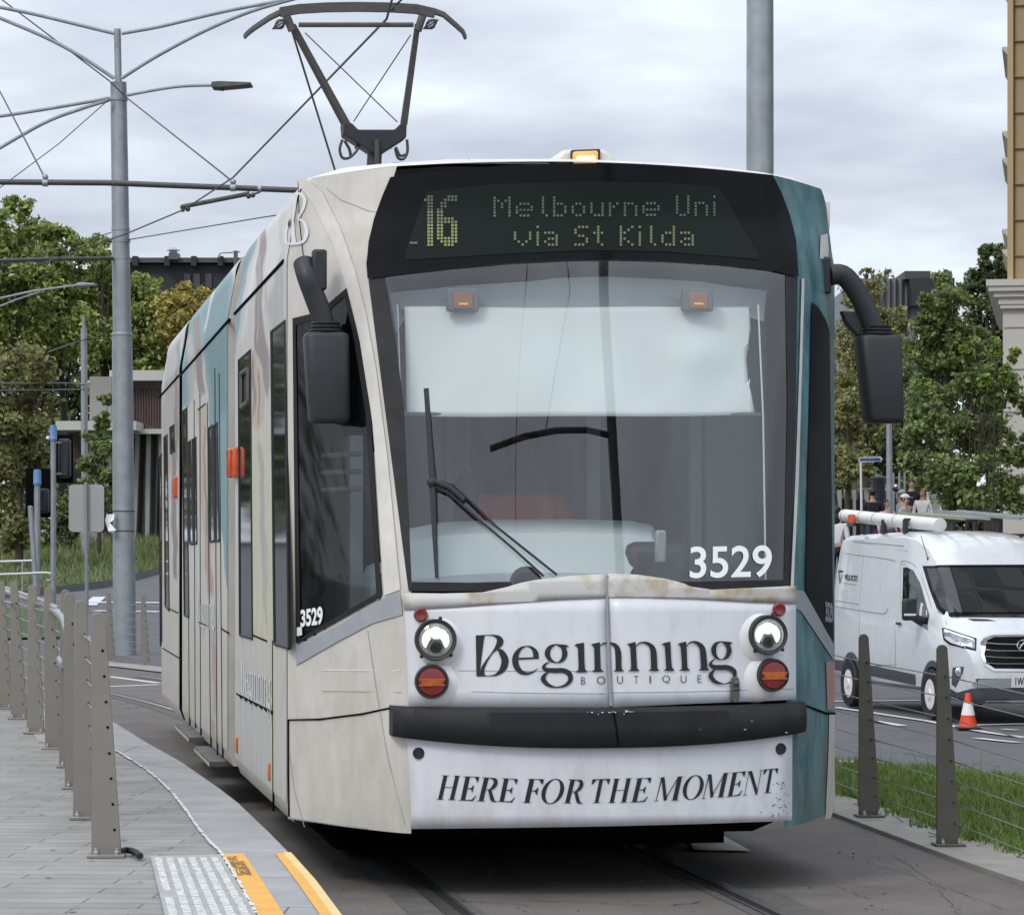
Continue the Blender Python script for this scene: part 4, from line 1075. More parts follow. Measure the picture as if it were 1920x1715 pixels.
# --- mirrors
def mirror(name, plate, arm, hous, b, flip):
    p0 = onB(*plate[0], b); p1 = onB(*plate[1], b)
    c = (p0 + p1) / 2
    mr = MB().box(c, (abs(p1.x - p0.x), 0.07, abs(p1.z - p0.z))).build(name, M['plastic'], tram, bevel=0.012)
    P = [onB(u, v, b) + Vector((0, dy, 0)) for u, v, dy in arm]
    mb = MB(); mb.tube(smooth_path(P, 5), 0.05, 14); ar = mb.build('arm', M['plastic'], mr)
    # housing: tapered rounded block
    T = [onB(u, v, b) for u, v in hous]
    vs = []; fs = []; NN = 20; lv = [0, 0.015, 0.05, 0.5, 0.94, 0.985, 1.0]; sc = [0.80, 0.93, 1.0, 1.0, 1.0, 0.93, 0.80]
    for t, s in zip(lv, sc):
        l_ = T[0].lerp(T[3], t); r_ = T[1].lerp(T[2], t); cc = (l_ + r_) / 2; hx = (r_.x - l_.x) / 2 * s; hy = 0.085 * s
        for j in range(NN):
            a = 2 * math.pi * j / NN; ca, sa = math.cos(a), math.sin(a)
            e = 0.42
            vs.append(cc + Vector((hx * math.copysign(abs(ca) ** e, ca), hy * math.copysign(abs(sa) ** e, sa), 0)))
    for i in range(len(lv) - 1):
        for j in range(NN): fs.append((i * NN + j, i * NN + (j + 1) % NN, (i + 1) * NN + (j + 1) % NN, (i + 1) * NN + j))
    fs += [tuple(range(NN)), tuple((len(lv) - 1) * NN + j for j in range(NN))]
    MB().add(vs, fs).build('housing', M['plastic'], mr, ang=50)
    # rubber gaiter
    mb = MB(); c = (T[0] + T[1]) / 2
    for k in range(3): mb.lathe([(0.075 - 0.006 * k, 0.0), (0.08 - 0.006 * k, 0.008), (0.072 - 0.006 * k, 0.016)], c + Vector((0, 0, 0.0 + 0.017 * k)), (0, 0, 1), 18)
    mb.build('gaiter', M['black_rubber'], mr)
    return mr
mirror('mirror', [(585, 468), (612, 545)], [(572, 492, 0.05), (577, 520, 0), (590, 556, 0), (603, 592, 0), (608, 622, 0)], [(568, 626), (653, 622), (655, 790), (579, 796)], -0.42, 1)
mr2 = mirror('mirror', [(1533, 482), (1556, 552)], [(1556, 516, 0), (1580, 516, 0), (1602, 540, 0), (1624, 580, 0), (1638, 616, 0)], [(1604, 630), (1685, 628), (1690, 790), (1622, 796)], -0.15, -1)
mb = MB(); mb.prism([onB(u, v, -0.15) for u, v in ((1579, 582), (1612, 585), (1620, 605), (1612, 632), (1600, 620), (1588, 606))], (0, 0.06, 0)); mb.build('spotter_mirror', M['plastic'], mr2, bevel=0.008)
mb = MB(); mb.prism([onB(u, v, 0.1) for u, v in ((1540, 377), (1557, 378), (1556, 430), (1543, 432))], (0, 0.03, 0)); mb.build('gutter_bracket', M['cream_light'], tram, bevel=0.004)

# --- roof: beacon, equipment rails, pantograph
mb = MB()
prof = [(1034, 310), (1052, 284), (1060, 280), (1132, 279), (1142, 284), (1162, 308)]
mb.prism([onB(u, v, -0.15) for u, v in prof], (0, 0.30, 0)); beacon = mb.build('roof_beacon', M['cream_light'], tram, bevel=0.02)
mb = MB(); mb.prism([onB(u, v, -0.17) for u, v in ((1071, 309), (1071, 281), (1126, 279), (1126, 308))], (0, 0.08, 0)); mb.build('lamp_case', M['plastic'], beacon, bevel=0.006)
mb = MB(); mb.prism([onB(u, v, -0.19) for u, v in ((1075, 306), (1075, 284), (1122, 282), (1122, 305))], (0, 0.06, 0)); mb.build('lens', M['amber_glow'], beacon, bevel=0.01)
mb = MB(); 
for u in (1088, 1099, 1110): mb.ball(onB(u, 297, -0.195), (0.018, 0.008, 0.014))
mb.build('bulb', M['amber_bulb'], beacon)
mb = MB(); mb.prism([onB(u, v, 0.9) for u, v in ((716, 318), (718, 308), (1176, 308), (1176, 313), (1040, 314), (900, 316))], (0, 2.0, 0), 0)
for u in (750, 950): mb.prism([onB(u, v, 0.88) for u, v in ((-0.0, 0),)] if False else [onB(u - 12, 304, 0.85), onB(u + 14, 304, 0.85), onB(u + 14, 315, 0.85), onB(u - 12, 315, 0.85)], (0, 0.2, 0), 1)
for u in (879, 901, 905, 987, 991, 1034): mb.tube([onB(u, 308, 0.9), onB(u, 298 if u == 879 else 303, 0.9)], 0.005, 5)
mb.build('roof_equipment', [M['dark_steel'], M['galv']], tram)
PB = 7.15
pan = MB()
pan.tube([onB(700, 335, PB), onB(703, 275, PB)], 0.055, 8)
pan.tube([onB(707, 320, PB - 0.12), onB(707, 262, PB - 0.12)], 0.02, 8)
panto = pan.build('pantograph', M['dark_steel'], tram)
mb = MB()
mb.prism([onB(u, v, PB - 0.1) for u, v in ((643, 229), (660, 231), (672, 243), (740, 243), (752, 231), (763, 233), (762, 258), (712, 290), (703, 290), (645, 252))], (0, 0.18, 0), 0)
mb.prism([onB(u, v, PB - 0.06) for u, v in ((668, 258), (740, 256), (738, 276), (668, 276))], (0, 0.12, 0), 0)
mb.build('knuckle', M['plastic'], panto, bevel=0.008)
for P in (((650, 236), (548, 48)), ((757, 233), (783, 46))):
    MB().tube([onB(*P[0], PB), onB(*P[1], PB - 0.25)], [0.034, 0.026], 4).build('arm', M['grime_steel'], panto, smooth=False)
mb = MB(); mb.tube([onB(u, v, PB - 0.25) for u, v in ((560, 47), (775, 47))], 0.018, 8)
for s in (-1, 1): mb.tube([onB(548 if s < 0 else 783, 58, PB - 0.25), onB(536 if s < 0 else 793, 28, PB - 0.25)], 0.03, 8)
mb.build('cross_tube', M['grime_steel'], panto)
mb = MB()
for db in (-0.42, -0.08):
    mb.tube([onB(u, v + (0 if db < -0.2 else -5), PB + db) for u, v in ((525, 26), (560, 20), (610, 17), (670, 16), (730, 17), (780, 20), (815, 28))], 0.032, 4)
    for q in (((525, 26), (505, 36), (475, 56), (463, 66), (458, 72)), ((815, 24), (832, 30), (855, 50), (868, 62), (873, 74))):
        mb.tube([onB(u, v + (0 if db < -0.2 else -4), PB + db) for u, v in q], [0.016, 0.015, 0.014, 0.013, 0.012], 6)
mb.build('collector_head', M['dark_steel'], panto)
mb = MB()
for P in (((572, 62), (745, 229)), ((770, 66), (663, 228)), ((548, 60), (630, 325))): mb.tube([onB(*P[0], PB - 0.1), onB(*P[1], PB - 0.1)], 0.0045 if P[0][0] != 548 else 0.008, 5)
for c, sx in ((525, 1), (808, 1)):
    for k in range(4):
        pts = [(c + 14 * math.cos(t * 0.7 + k) * (0.6 + 0.15 * k), 46 + 9 * math.sin(t * 0.7 + k * 0.5)) for t in range(10)]
        mb.tube([onB(u, v, PB - 0.2 - 0.03 * k) for u, v in pts], 0.005, 5)
for pts in (((642, 262), (637, 280), (642, 296), (655, 296), (668, 284), (672, 276)), ((646, 264), (655, 280), (658, 296)), ((763, 262), (764, 284), (757, 298), (746, 296), (741, 278)), ((742, 276), (750, 292), (760, 290))):
    mb.tube([onB(u, v, PB - 0.12) for u, v in smooth_path(pts, 4)], 0.011, 6)
mb.build('cable', M['wire'], panto)
# driver at the controls
SEAT = MB(); SEAT.box((-0.12, 0.93, 1.30), (0.50, 0.12, 0.95)); SEAT.box((-0.12, 0.70, 0.85), (0.50, 0.5, 0.12)); SEAT.lathe([(0.0,-0.05),(0.15,-0.05),(0.16,0.0),(0.15,0.05),(0,0.05)], (-0.10, 0.86, 1.80), (0, 1, 0), 24); SEAT.build('driver_seat', M['navy'], tram, bevel=0.05)
MB().prism([(-0.50, 0.2, 1.0), (-0.39, 0.2, 1.0), (-0.39, 0.2, 1.86), (-0.45, 0.2, 1.95), (-0.50, 0.2, 1.88)], (0, 0.05, 0)).build('ticket_stand', M['plastic'], tram, bevel=0.01)
drv_loc = P0 + RF @ Vector((-0.10, 0.30, 0.0))
# ------------------------------------------------------------------ ground, tracks, platform, verge
def asphalt(name, col, col2, scale=1.3, crack=True):
    m = bpy.data.materials.new(name); m.use_nodes = True
    t = m.node_tree; n = t.nodes; l = t.links; b = n['Principled BSDF']
    b.inputs['Roughness'].default_value = 0.85; b.inputs['Specular IOR Level'].default_value = 0.3
    tcn = n.new('ShaderNodeTexCoord')
    def nz(sc, det, ro=0.6):
        q = n.new('ShaderNodeTexNoise'); q.inputs['Scale'].default_value = sc; q.inputs['Detail'].default_value = det; q.inputs['Roughness'].default_value = ro
        l.new(tcn.outputs['Object'], q.inputs['Vector']); return q.outputs['Fac']
    big, fine = nz(scale, 10, 0.7), nz(120, 4, 0.75)
    mixn = n.new('ShaderNodeMix'); mixn.data_type = 'FLOAT'; mixn.inputs[0].default_value = 0.55; l.new(big, mixn.inputs[2]); l.new(fine, mixn.inputs[3])
    cr = n.new('ShaderNodeValToRGB'); cr.color_ramp.elements[0].position = 0.32; cr.color_ramp.elements[1].position = 0.68
    cr.color_ramp.elements[0].color = tuple(col2) + (1,); cr.color_ramp.elements[1].color = tuple(col) + (1,)
    l.new(mixn.outputs[0], cr.inputs[0]); l.new(cr.outputs[0], b.inputs['Base Color'])
    bp = n.new('ShaderNodeBump'); bp.inputs['Strength'].default_value = 0.5; bp.inputs['Distance'].default_value = 0.006
    l.new(fine, bp.inputs['Height']); l.new(bp.outputs[0], b.inputs['Normal'])
    return m
M['road'] = asphalt('road_asphalt', (0.155, 0.155, 0.162), (0.085, 0.085, 0.09))
M['track'] = asphalt('track_asphalt', (0.205, 0.185, 0.172), (0.085, 0.077, 0.071), 1.6)
M['concrete'] = mat('concrete', (0.34, 0.325, 0.295), 0.8, var=0.25, vscale=3, bump=0.12, bscale=40, detail=9)
M['road_paint'] = mat('road_paint', (0.70, 0.70, 0.70), 0.6, var=0.2, vscale=6)
M['soil'] = mat('soil', (0.05, 0.055, 0.025), 0.9, var=0.4, vscale=8)
M['lawn'] = mat('lawn', (0.07, 0.12, 0.03), 0.9, var=0.5, vscale=1.5, detail=10, col2=(0.035, 0.06, 0.02), bump=0.5, bscale=20)
M['post'] = mat('post_paint', (0.235, 0.22, 0.192), 0.45, metal=0.25, var=0.10, vscale=6, bump=0.02, bscale=40)
M['post_dark'] = mat('post_paint_dark', (0.118, 0.111, 0.088), 0.45, metal=0.25, var=0.12, vscale=6, bump=0.02, bscale=40)
M['steel'] = mat('stainless', (0.62, 0.61, 0.58), 0.25, metal=1.0)
M['stainless_dull'] = mat('stainless_dull', (0.42, 0.42, 0.41), 0.38, metal=0.9)
M['platform_yellow'] = mat('safety_yellow', (0.78, 0.41, 0.08), 0.6, var=0.12, vscale=7, bump=0.05, bscale=60, detail=9)
M['edge_yellow'] = mat('edge_yellow', (0.80, 0.58, 0.26), 0.6, var=0.1, vscale=7)

def frange(a, b, s):
    o = []
    while a < b - 1e-6: o.append(a); a += s
    return o
xs = [-700, -300, -120, -60, -35, -22] + frange(-16, 16, 0.75) + [16, 22, 35, 60, 120, 300, 700]
ys = [-300, -100, -40, -10, 0, 6] + frange(10, 60, 0.75) + frange(60, 110, 2.0) + [110, 130, 170, 250, 400, 900, 2000]
mb = MB(); nx = len(xs)
mb.add([(x, y, ground_z(x, y) - 0.008) for y in ys for x in xs], [(j * nx + i, j * nx + i + 1, (j + 1) * nx + i + 1, (j + 1) * nx + i) for j in range(len(ys) - 1) for i in range(nx - 1)])
tag(mb.build('ground', M['road']), kind='structure')

def sheet(name, poly, m, off=0.004, kind='structure', step=0.8, mb=None):
    """world-space outline (x, y) laid on the terrain"""
    o = patch(poly, lambda x, y: (x, y, ground_z(x, y) + off), step, mb, up=True)
    return tag(o.build(name, m, weld=True), kind=kind) if mb is None else o
def gp(u, v):
    p = onG(u, v); return (p.x, p.y)

# track bed and rails
def ax(Y):                                     # centre line of the track
    x = 0.45 - 0.1745 * (Y - 12.53)
    if Y > 24: x -= 0.012 * (Y - 24) ** 2
    return x
edge_r = [(3.1, 9.5), (2.70, 11.6), (2.366, 13.55), (2.207, 14.57), (1.99, 16.2), (1.874, 17.1), (1.55, 19.0), (1.2, 21.0), (0.6, 24.5), (-0.6, 30), (-3.0, 36), (-6, 40)]
bed = [(-2.2, 4.0), (5.0, 4.0)] + edge_r + [(-14, 41), (-14, 24), (-6, 22), (-3.0, 18)]
sheet('track_bed', bed, M['track'], 0.004)
M['rail'] = mat('rail_steel', (0.42, 0.40, 0.38), 0.32, metal=0.85, var=0.3, vscale=20)
M['rail_bed'] = mat('rail_encasement', (0.115, 0.108, 0.10), 0.85, var=0.35, vscale=9, bump=0.2, bscale=60)
M['groove'] = mat('rail_groove', (0.006, 0.006, 0.006), 0.9)
for s in (-1, 1):
    mb = MB()
    st = frange(9, 36, 0.5)
    def off(Y, d):
        e = 0.05; tx, ty = ax(Y + e) - ax(Y - e), 2 * e; l = math.hypot(tx, ty)
        return (ax(Y) + ty / l * d, Y - tx / l * d)
    def strip_(d0, d1, z, m):
        P = [off(Y, d0) + (z,) for Y in st]; Q = [off(Y, d1) + (z,) for Y in st]; k = len(st)
        mb.add(P + Q, [(i, i + 1, k + i + 1, k + i) for i in range(k - 1)], m)
    c = s * 0.7175
    strip_(c - 0.050, c + 0.012, 0.012, 0) if s > 0 else strip_(c - 0.012, c + 0.050, 0.012, 0)
    if s > 0: strip_(c - 0.092, c - 0.050, 0.0085, 1); strip_(c - 0.11, c - 0.092, 0.012, 0)
    else: strip_(c + 0.050, c + 0.092, 0.0085, 1); strip_(c + 0.092, c + 0.11, 0.012, 0)
    strip_(c - 0.16, c + 0.16, 0.0065, 2)
    tag(mb.build('rail', [M['rail'], M['groove'], M['rail_bed']], smooth=False), 'steel grooved tram rail set in asphalt, %s one' % ('nearer the grey platform' if s < 0 else 'nearer the grass verge'), 'rail', 'tram rails')
M['tar'] = mat('tar_seal', (0.045, 0.042, 0.040), 0.7)
rnd = random.Random(14)
def crack(pts, w):
    P = []
    for a, b in zip(pts, pts[1:]):
        n_ = 14
        for i in range(n_): P.append((a[0] + (b[0] - a[0]) * i / n_ + rnd.gauss(0, .012), a[1] + (b[1] - a[1]) * i / n_ + rnd.gauss(0, .012)))
    mb = MB(); vs = []
    for i, q in enumerate(P):
        d = Vector((P[min(i + 1, len(P) - 1)][0] - P[max(0, i - 1)][0], P[min(i + 1, len(P) - 1)][1] - P[max(0, i - 1)][1], 0)).normalized(); ww = w * rnd.uniform(.3, 1.2)
        for s in (-1, 1): vs.append((q[0] - d.y * ww * s, q[1] + d.x * ww * s, ground_z(*q) + 0.0075))
    mb.add(vs, [(2 * i, 2 * i + 1, 2 * i + 3, 2 * i + 2) for i in range(len(P) - 1)])
    tag(mb.build('road_crack', M['tar'], smooth=False), kind='structure')
for q, w in ((((1560, 1600), (1700, 1640), (1900, 1712)), .0022), (((1440, 1660), (1560, 1660), (1640, 1690)), .002), (((700, 1660), (860, 1690), (1000, 1700)), .004), (((1000, 1690), (1250, 1700), (1330, 1690)), .004),
             (((1600, 1400), (1760, 1424), (1930, 1440)), .012), (((230, 1330), (300, 1322)), .012), (((1620, 1570), (1760, 1660), (1800, 1720)), .0018)):
    crack([gp(*x) for x in q], w)
mb = MB()
for _ in range(90):
    u = rnd.uniform(540, 1900); v = rnd.uniform(1600, 1714)
    q = gp(u, v)
    if q[0] > 1.6 + (14 - q[1]) * .15 or q[0] < -0.3: 
        if rnd.random() < 0.5: continue
    r = rnd.uniform(.002, .007); mb.ball((q[0], q[1], ground_z(*q) + 0.006), (r * 1.5, r * 1.2, r * .7), 0, 6, 4)
tag(mb.build('grit', mat('grit_stone', (0.13, 0.12, 0.105), 0.9, var=0.6, vscale=3)), kind='stuff')
cv = [gp(1288, 1569), gp(1350, 1568), gp(1408, 1600), gp(1300, 1598)]
sheet('pale_patch', cv, mat('pale_patch_grey', (0.45, 0.45, 0.44), 0.5, var=0.3, vscale=12), 0.016)  # pale flat patch on the track bed below the nose

# concrete strip and grass verge on the right
grass_l = [(3.3, 9.5), (2.95, 12.0), (2.58, 14.8), (2.31, 16.07), (2.2, 17.6), (2.05, 18.5), (1.80, 20.2), (1.5, 22.2)]
mb = MB()
L1 = [(2.9, 10.6), (2.70, 11.6), (2.366, 13.55), (2.207, 14.57), (1.99, 16.2), (1.874, 17.1), (1.55, 19.0), (1.2, 21.0), (0.7, 24.0)]
for i in range(len(L1) - 1):
    a, b = L1[i], L1[i + 1]
    w = 0.40
    for t0, t1 in ((0, 0.5), (0.5, 1)):
        p = (a[0] + (b[0] - a[0]) * t0, a[1] + (b[1] - a[1]) * t0); q = (a[0] + (b[0] - a[0]) * t1, a[1] + (b[1] - a[1]) * t1)
        mb.prism([(p[0], p[1], -0.05), (q[0], q[1], -0.05), (q[0] + w, q[1], -0.05), (p[0] + w, p[1], -0.05)], (0, 0, 0.078))
tag(mb.build('concrete_strip', M['concrete'], smooth=False, weld=True), kind='structure')
far_e = [gp(1560, 1441), gp(1640, 1444), gp(1720, 1449), gp(1800, 1456), gp(1920, 1470), gp(2050, 1490)]
verge = grass_l[1:7] + [(far_e[0][0] - 0.2, far_e[0][1])] + far_e + [(4.6, 15.5), (4.4, 12.0)]
sheet('verge_soil', verge, M['soil'], 0.012)
M['grass'] = leafmat('grass_blade', [(0.085, 0.145, 0.028), (0.13, 0.215, 0.042), (0.18, 0.28, 0.065), (0.24, 0.32, 0.09), (0.32, 0.33, 0.15)], 0.4)
rnd = random.Random(11); mb = MB(); cnt = 0
xs_ = [p[0] for p in verge]; ys_ = [p[1] for p in verge]
while cnt < 42000:
    x = rnd.uniform(min(xs_), max(xs_)); y = rnd.uniform(min(ys_), max(ys_))
    if not in_poly(x + 0.05 * math.sin(y * 9) + rnd.uniform(-.02, .07), y, verge): continue
    cnt += 1
    cl = 0.5 + 0.5 * math.sin(x * 5.1 + math.sin(y * 3.3) * 2) * math.sin(y * 4.3 + x)
    h = rnd.uniform(0.035, 0.095) * (0.6 + 0.7 * cl); a = rnd.uniform(0, 6.28); w = rnd.uniform(0.003, 0.006)
    if rnd.random() < 0.02: h *= rnd.uniform(1.6, 2.6); w *= 0.6
    dx, dy = math.cos(a), math.sin(a); ln = rnd.uniform(0.1, 0.75) * h; z = ground_z(x, y) + 0.01
    b2 = rnd.uniform(0, 6.28)
    p0 = (x - dy * w, y + dx * w, z); p1 = (x + dy * w, y - dx * w, z)
    m0 = (x + math.cos(b2) * ln * 0.35 - dy * w * .8, y + math.sin(b2) * ln * 0.35 + dx * w * .8, z + h * 0.6); m1 = (m0[0] + 2 * dy * w * .8, m0[1] - 2 * dx * w * .8, m0[2])
    mb.add([p0, p1, m1, m0, (x + math.cos(b2) * ln, y + math.sin(b2) * ln, z + h)], [(0, 1, 2, 3), (3, 2, 4)])
tag(mb.build('grass', M['grass'], smooth=False, orient=False), kind='stuff')
# dead leaves and twigs along the strip
mb = MB()
for _ in range(60):
    i = rnd.randrange(len(grass_l) - 1); t = rnd.random()
    x = grass_l[i][0] + (grass_l[i + 1][0] - grass_l[i][0]) * t + rnd.uniform(-0.12, 0.03); y = grass_l[i][1] + (grass_l[i + 1][1] - grass_l[i][1]) * t
    a = rnd.uniform(0, 3.1); l_ = rnd.uniform(0.03, 0.14)
    mb.tube([(x, y, 0.034), (x + l_ * math.cos(a), y + l_ * math.sin(a), 0.036 + rnd.uniform(0, 0.02))], 0.0025, 4)
tag(mb.build('twigs', mat('dry_twig', (0.10, 0.07, 0.045), 0.9)), kind='stuff')

# road markings
def line_px(pts, w, name='road_line', m=None):
    P = [onG(u, v) for u, v in pts]; mb = MB()
    for a, b in zip(P, P[1:]):
        d = (b - a); d.z = 0; n_ = Vector((-d.y, d.x, 0)).normalized() * w / 2
        K = 6; vs = []
        for i in range(K + 1):
            c = a.lerp(b, i / K)
            for s in (-1, 1):
                q = c + n_ * s; vs.append((q.x, q.y, ground_z(q.x, q.y) + 0.008))
        mb.add(vs, [(2 * i, 2 * i + 1, 2 * i + 3, 2 * i + 2) for i in range(K)])
    tag(mb.build(name, m or M['road_paint'], smooth=False), kind='structure')
line_px([(1566, 1326), (1740, 1352), (1925, 1383)], 0.13)
line_px([(1640, 1352), (1694, 1361)], 0.14); line_px([(1832, 1384), (1909, 1392)], 0.14); line_px([(1576, 1427), (1606, 1430)], 0.14); line_px([(1640, 1437), (1672, 1440)], 0.12)
line_px([(1560, 1315), (1725, 1313)], 0.16); line_px([(1800, 1360), (1930, 1357)], 0.16); line_px([(1880, 1367), (1906, 1369)], 0.12)
line_px([(172, 1129), (300, 1130)], 0.35); line_px([(178, 1145), (300, 1147)], 0.35); line_px([(168, 1135), (186, 1119)], 0.3)
line_px([(205, 1269), (297, 1281)], 0.10); line_px([(200, 1288), (300, 1284)], 0.13, m=mat('worn_red_line', (0.62, 0.42, 0.38), 0.7, var=0.5, vscale=4, col2=(0.7, 0.68, 0.66)))

# platform
ZP = 0.28
pe = [(-0.05, 6.5), (-0.33, 8.6), (-0.606, 10.28), (-0.76, 11.3), (-0.933, 12.33), (-1.087, 13.2), (-1.374, 14.76), (-1.562, 15.68), (-2.0, 17.7), (-2.39, 19.3), (-2.99, 21.9), (-3.25, 23.0)]
M['paver'] = bpy.data.materials.new('stone_paver'); M['paver'].use_nodes = True
def paver_nodes(m, bw, rh, c1, c2, mortar, rot, msize):
    t = m.node_tree; n = t.nodes; l = t.links; b = n['Principled BSDF']; b.inputs['Roughness'].default_value = 0.7
    tcn = n.new('ShaderNodeTexCoord'); mp = n.new('ShaderNodeMapping'); mp.inputs['Rotation'].default_value = (0, 0, rot); l.new(tcn.outputs['Object'], mp.inputs[0])
    br = n.new('ShaderNodeTexBrick'); br.inputs['Scale'].default_value = 1.0; br.inputs['Brick Width'].default_value = bw; br.inputs['Row Height'].default_value = rh
    br.inputs['Mortar Size'].default_value = msize; br.inputs['Mortar Smooth'].default_value = 0.3; br.offset = 0.37; br.inputs['Bias'].default_value = 0.0
    br.inputs['Color1'].default_value = c1 + (1,); br.inputs['Color2'].default_value = c2 + (1,); br.inputs['Mortar'].default_value = mortar + (1,)
    l.new(mp.outputs[0], br.inputs['Vector'])
    ns = n.new('ShaderNodeTexNoise'); ns.inputs['Scale'].default_value = 3.5; ns.inputs['Detail'].default_value = 9; l.new(mp.outputs[0], ns.inputs['Vector'])
    mr = n.new('ShaderNodeMapRange'); mr.inputs['From Min'].default_value = 0.3; mr.inputs['From Max'].default_value = 0.7; mr.inputs['To Min'].default_value = 0.82; mr.inputs['To Max'].default_value = 1.1
    l.new(ns.outputs['Fac'], mr.inputs['Value'])
    sc = n.new('ShaderNodeVectorMath'); sc.operation = 'SCALE'; l.new(br.outputs['Color'], sc.inputs[0]); l.new(mr.outputs[0], sc.inputs['Scale']); l.new(sc.outputs[0], b.inputs['Base Color'])
    bp = n.new('ShaderNodeBump'); bp.inputs['Strength'].default_value = 0.6; bp.inputs['Distance'].default_value = 0.004; bp.invert = True
    l.new(br.outputs['Fac'], bp.inputs['Height']); l.new(bp.outputs[0], b.inputs['Normal'])
paver_nodes(M['paver'], 0.62, 0.155, (0.295, 0.288, 0.272), (0.25, 0.245, 0.232), (0.12, 0.115, 0.105), 0.05, 0.0045)
M['coping'] = bpy.data.materials.new('coping_stone'); M['coping'].use_nodes = True
paver_nodes(M['coping'], 3.0, 0.95, (0.345, 0.345, 0.345), (0.325, 0.325, 0.325), (0.11, 0.11, 0.105), 0.03, 0.005)
mb = MB()
plat = pe + [(-3.6, 23.6), (-14, 25.5), (-14, 6.5)]
patch(plat, lambda x, y: (x, y, ZP), 1.0, mb, up=True); mb.fixed = False
for i in range(len(plat)):
    a, b = plat[i], plat[(i + 1) % len(plat)]
    mb.quad((a[0], a[1], -0.1), (b[0], b[1], -0.1), (b[0], b[1], ZP), (a[0], a[1], ZP), 1)
tag(mb.build('platform', [M['paver'], M['concrete']], smooth=False), kind='structure')
def pz(u, v): p = onZ(u, v, ZP); return (p.x, p.y)
cop_in = [pz(u, v) for u, v in ((520, 1790), (480, 1715), (450, 1660), (415, 1602), (393, 1580), (370, 1552), (345, 1516), (312, 1477), (272, 1443), (215, 1407))] + [(-3.15, 19.5), (-3.75, 22.6), (-3.9, 23.2)]
cop = pe[1:] + cop_in[::-1]
tag(patch([(x - 0.002, y) for x, y in cop], lambda x, y: (x, y, ZP + 0.004), 1.0, up=True).build('platform_coping', M['coping'], smooth=False), kind='structure')
mb = MB(); rnd = random.Random(5)
P = smooth_path(cop_in[1:10], 22)
for a, b in zip(P, P[1:]):
    if rnd.random() < 0.06: continue
    j = rnd.uniform(-0.003, 0.003); w = rnd.uniform(0.004, 0.010)
    d = Vector((b[0] - a[0], b[1] - a[1], 0)); n_ = Vector((-d.y, d.x, 0)).normalized()
    A = Vector((a[0], a[1], ZP + 0.0095)) + n_ * j; B = Vector((b[0], b[1], ZP + 0.0095)) + n_ * j
    mb.quad(A - n_ * w, B - n_ * w, B + n_ * w, A + n_ * w)
tag(mb.build('painted_joint', M['road_paint'], smooth=False), kind='structure')
def zpatch(name, poly_px, m, z, kind='structure'):
    o = patch([pz(u, v) for u, v in poly_px], lambda x, y: (x, y, z), 0.6, up=True).build(name, m, smooth=False); return tag(o, kind=kind)
y1 = zpatch('yellow_band', [(414, 1603), (457, 1602), (496, 1660), (531, 1715), (578, 1790), (525, 1790), (481, 1715), (447, 1655)], M['platform_yellow'], ZP + 0.008)
y2 = [pz(u, v) for u, v in ((516, 1602), (542, 1601), (570, 1632), (602, 1670), (634, 1714), (664, 1760), (684, 1790), (640, 1790), (598, 1715), (560, 1660))]
tag(patch(y2, lambda x, y: (x, y, ZP + 0.008), 0.6, up=True).build('yellow_edge_band', M['platform_yellow'], smooth=False), kind='structure')
mb = MB()
el = [p for p in pe if 8.0 < p[1] < 12.4]
for a, b in zip(el, el[1:]):
    mb.prism([(a[0] - 0.03, a[1], ZP + 0.0095), (b[0] - 0.03, b[1], ZP + 0.0095), (b[0] + 0.004, b[1], ZP + 0.0095), (a[0] + 0.004, a[1], ZP + 0.0095)], (0, 0, -0.09))
tag(mb.build('platform_nosing', M['edge_yellow'], smooth=False), kind='structure')
mb = MB()
for k, wd in enumerate(('WAIT', 'BEHIND', 'THIS', 'LINE')):
    t0 = 1604 + 8.8 * k; t1 = t0 + 7.6
    def xl(v): return 424 + (v - 1604) * 0.66
    def xr(v): return 452 + (v - 1604) * 0.60 - (9 if k == 0 else 0)
    text_on(mb, wd, [(xl(t1), t1 + .5), (xr(t1), t1), (xr(t0), t0), (xl(t0), t0 + .5)], lambda u, v: onZ(u, v, ZP + 0.012), 0.015)
tag(mb.build('platform_lettering', mat('worn_ink', (0.12, 0.08, 0.04), 0.7), smooth=False, orient=False), kind='structure')
rnd = random.Random(31); mb = MB()
for _ in range(34):
    u = rnd.uniform(0, 420); v = rnd.uniform(1370, 1712); q = onZ(u, v, ZP + 0.0065)
    r = rnd.uniform(.006, .022)
    mb.poly([(q.x + r * rnd.uniform(.6, 1.1) * math.cos(t), q.y + r * rnd.uniform(.6, 1.1) * math.sin(t), q.z) for t in [k * .785 for k in range(8)]])
tag(mb.build('gum_spots', mat('gum', (0.19, 0.185, 0.175), 0.9), smooth=False), kind='stuff')
# tactile paving
base = zpatch('tactile_paving', [(282, 1608), (413, 1604), (479, 1715), (510, 1770), (325, 1770), (308, 1715)], mat('tactile_base', (0.40, 0.40, 0.39), 0.7, var=0.2, vscale=9), ZP + 0.008)
M['tactile'] = mat('tactile_white', (0.68, 0.68, 0.66), 0.7, var=0.45, vscale=38, bump=0.6, bscale=120, detail=6, col2=(0.40, 0.40, 0.385), thr=(0.36, 0.6))
mb = MB(); rnd = random.Random(8)
for c in range(6):
    v = 1609.0
    while v < 1765:
        t = (v - 1605) / 110
        uL = 286 + t * 26; uR = 412 + t * 66; w = (uR - uL) / 6
        h = 8 + t * 9
        u = uL + (c + 0.12) * w; ww = w * 0.60
        if rnd.random() < 0.97:
            q = [onZ(u + (v + a - v) * 0.4, v + a, ZP + 0.008) for u, a in ((u, 0), (u + ww, 0), (u + ww, h * 0.94), (u, h * 0.94))]
            mb.prism(q, (0, 0, 0.006))
        v += h
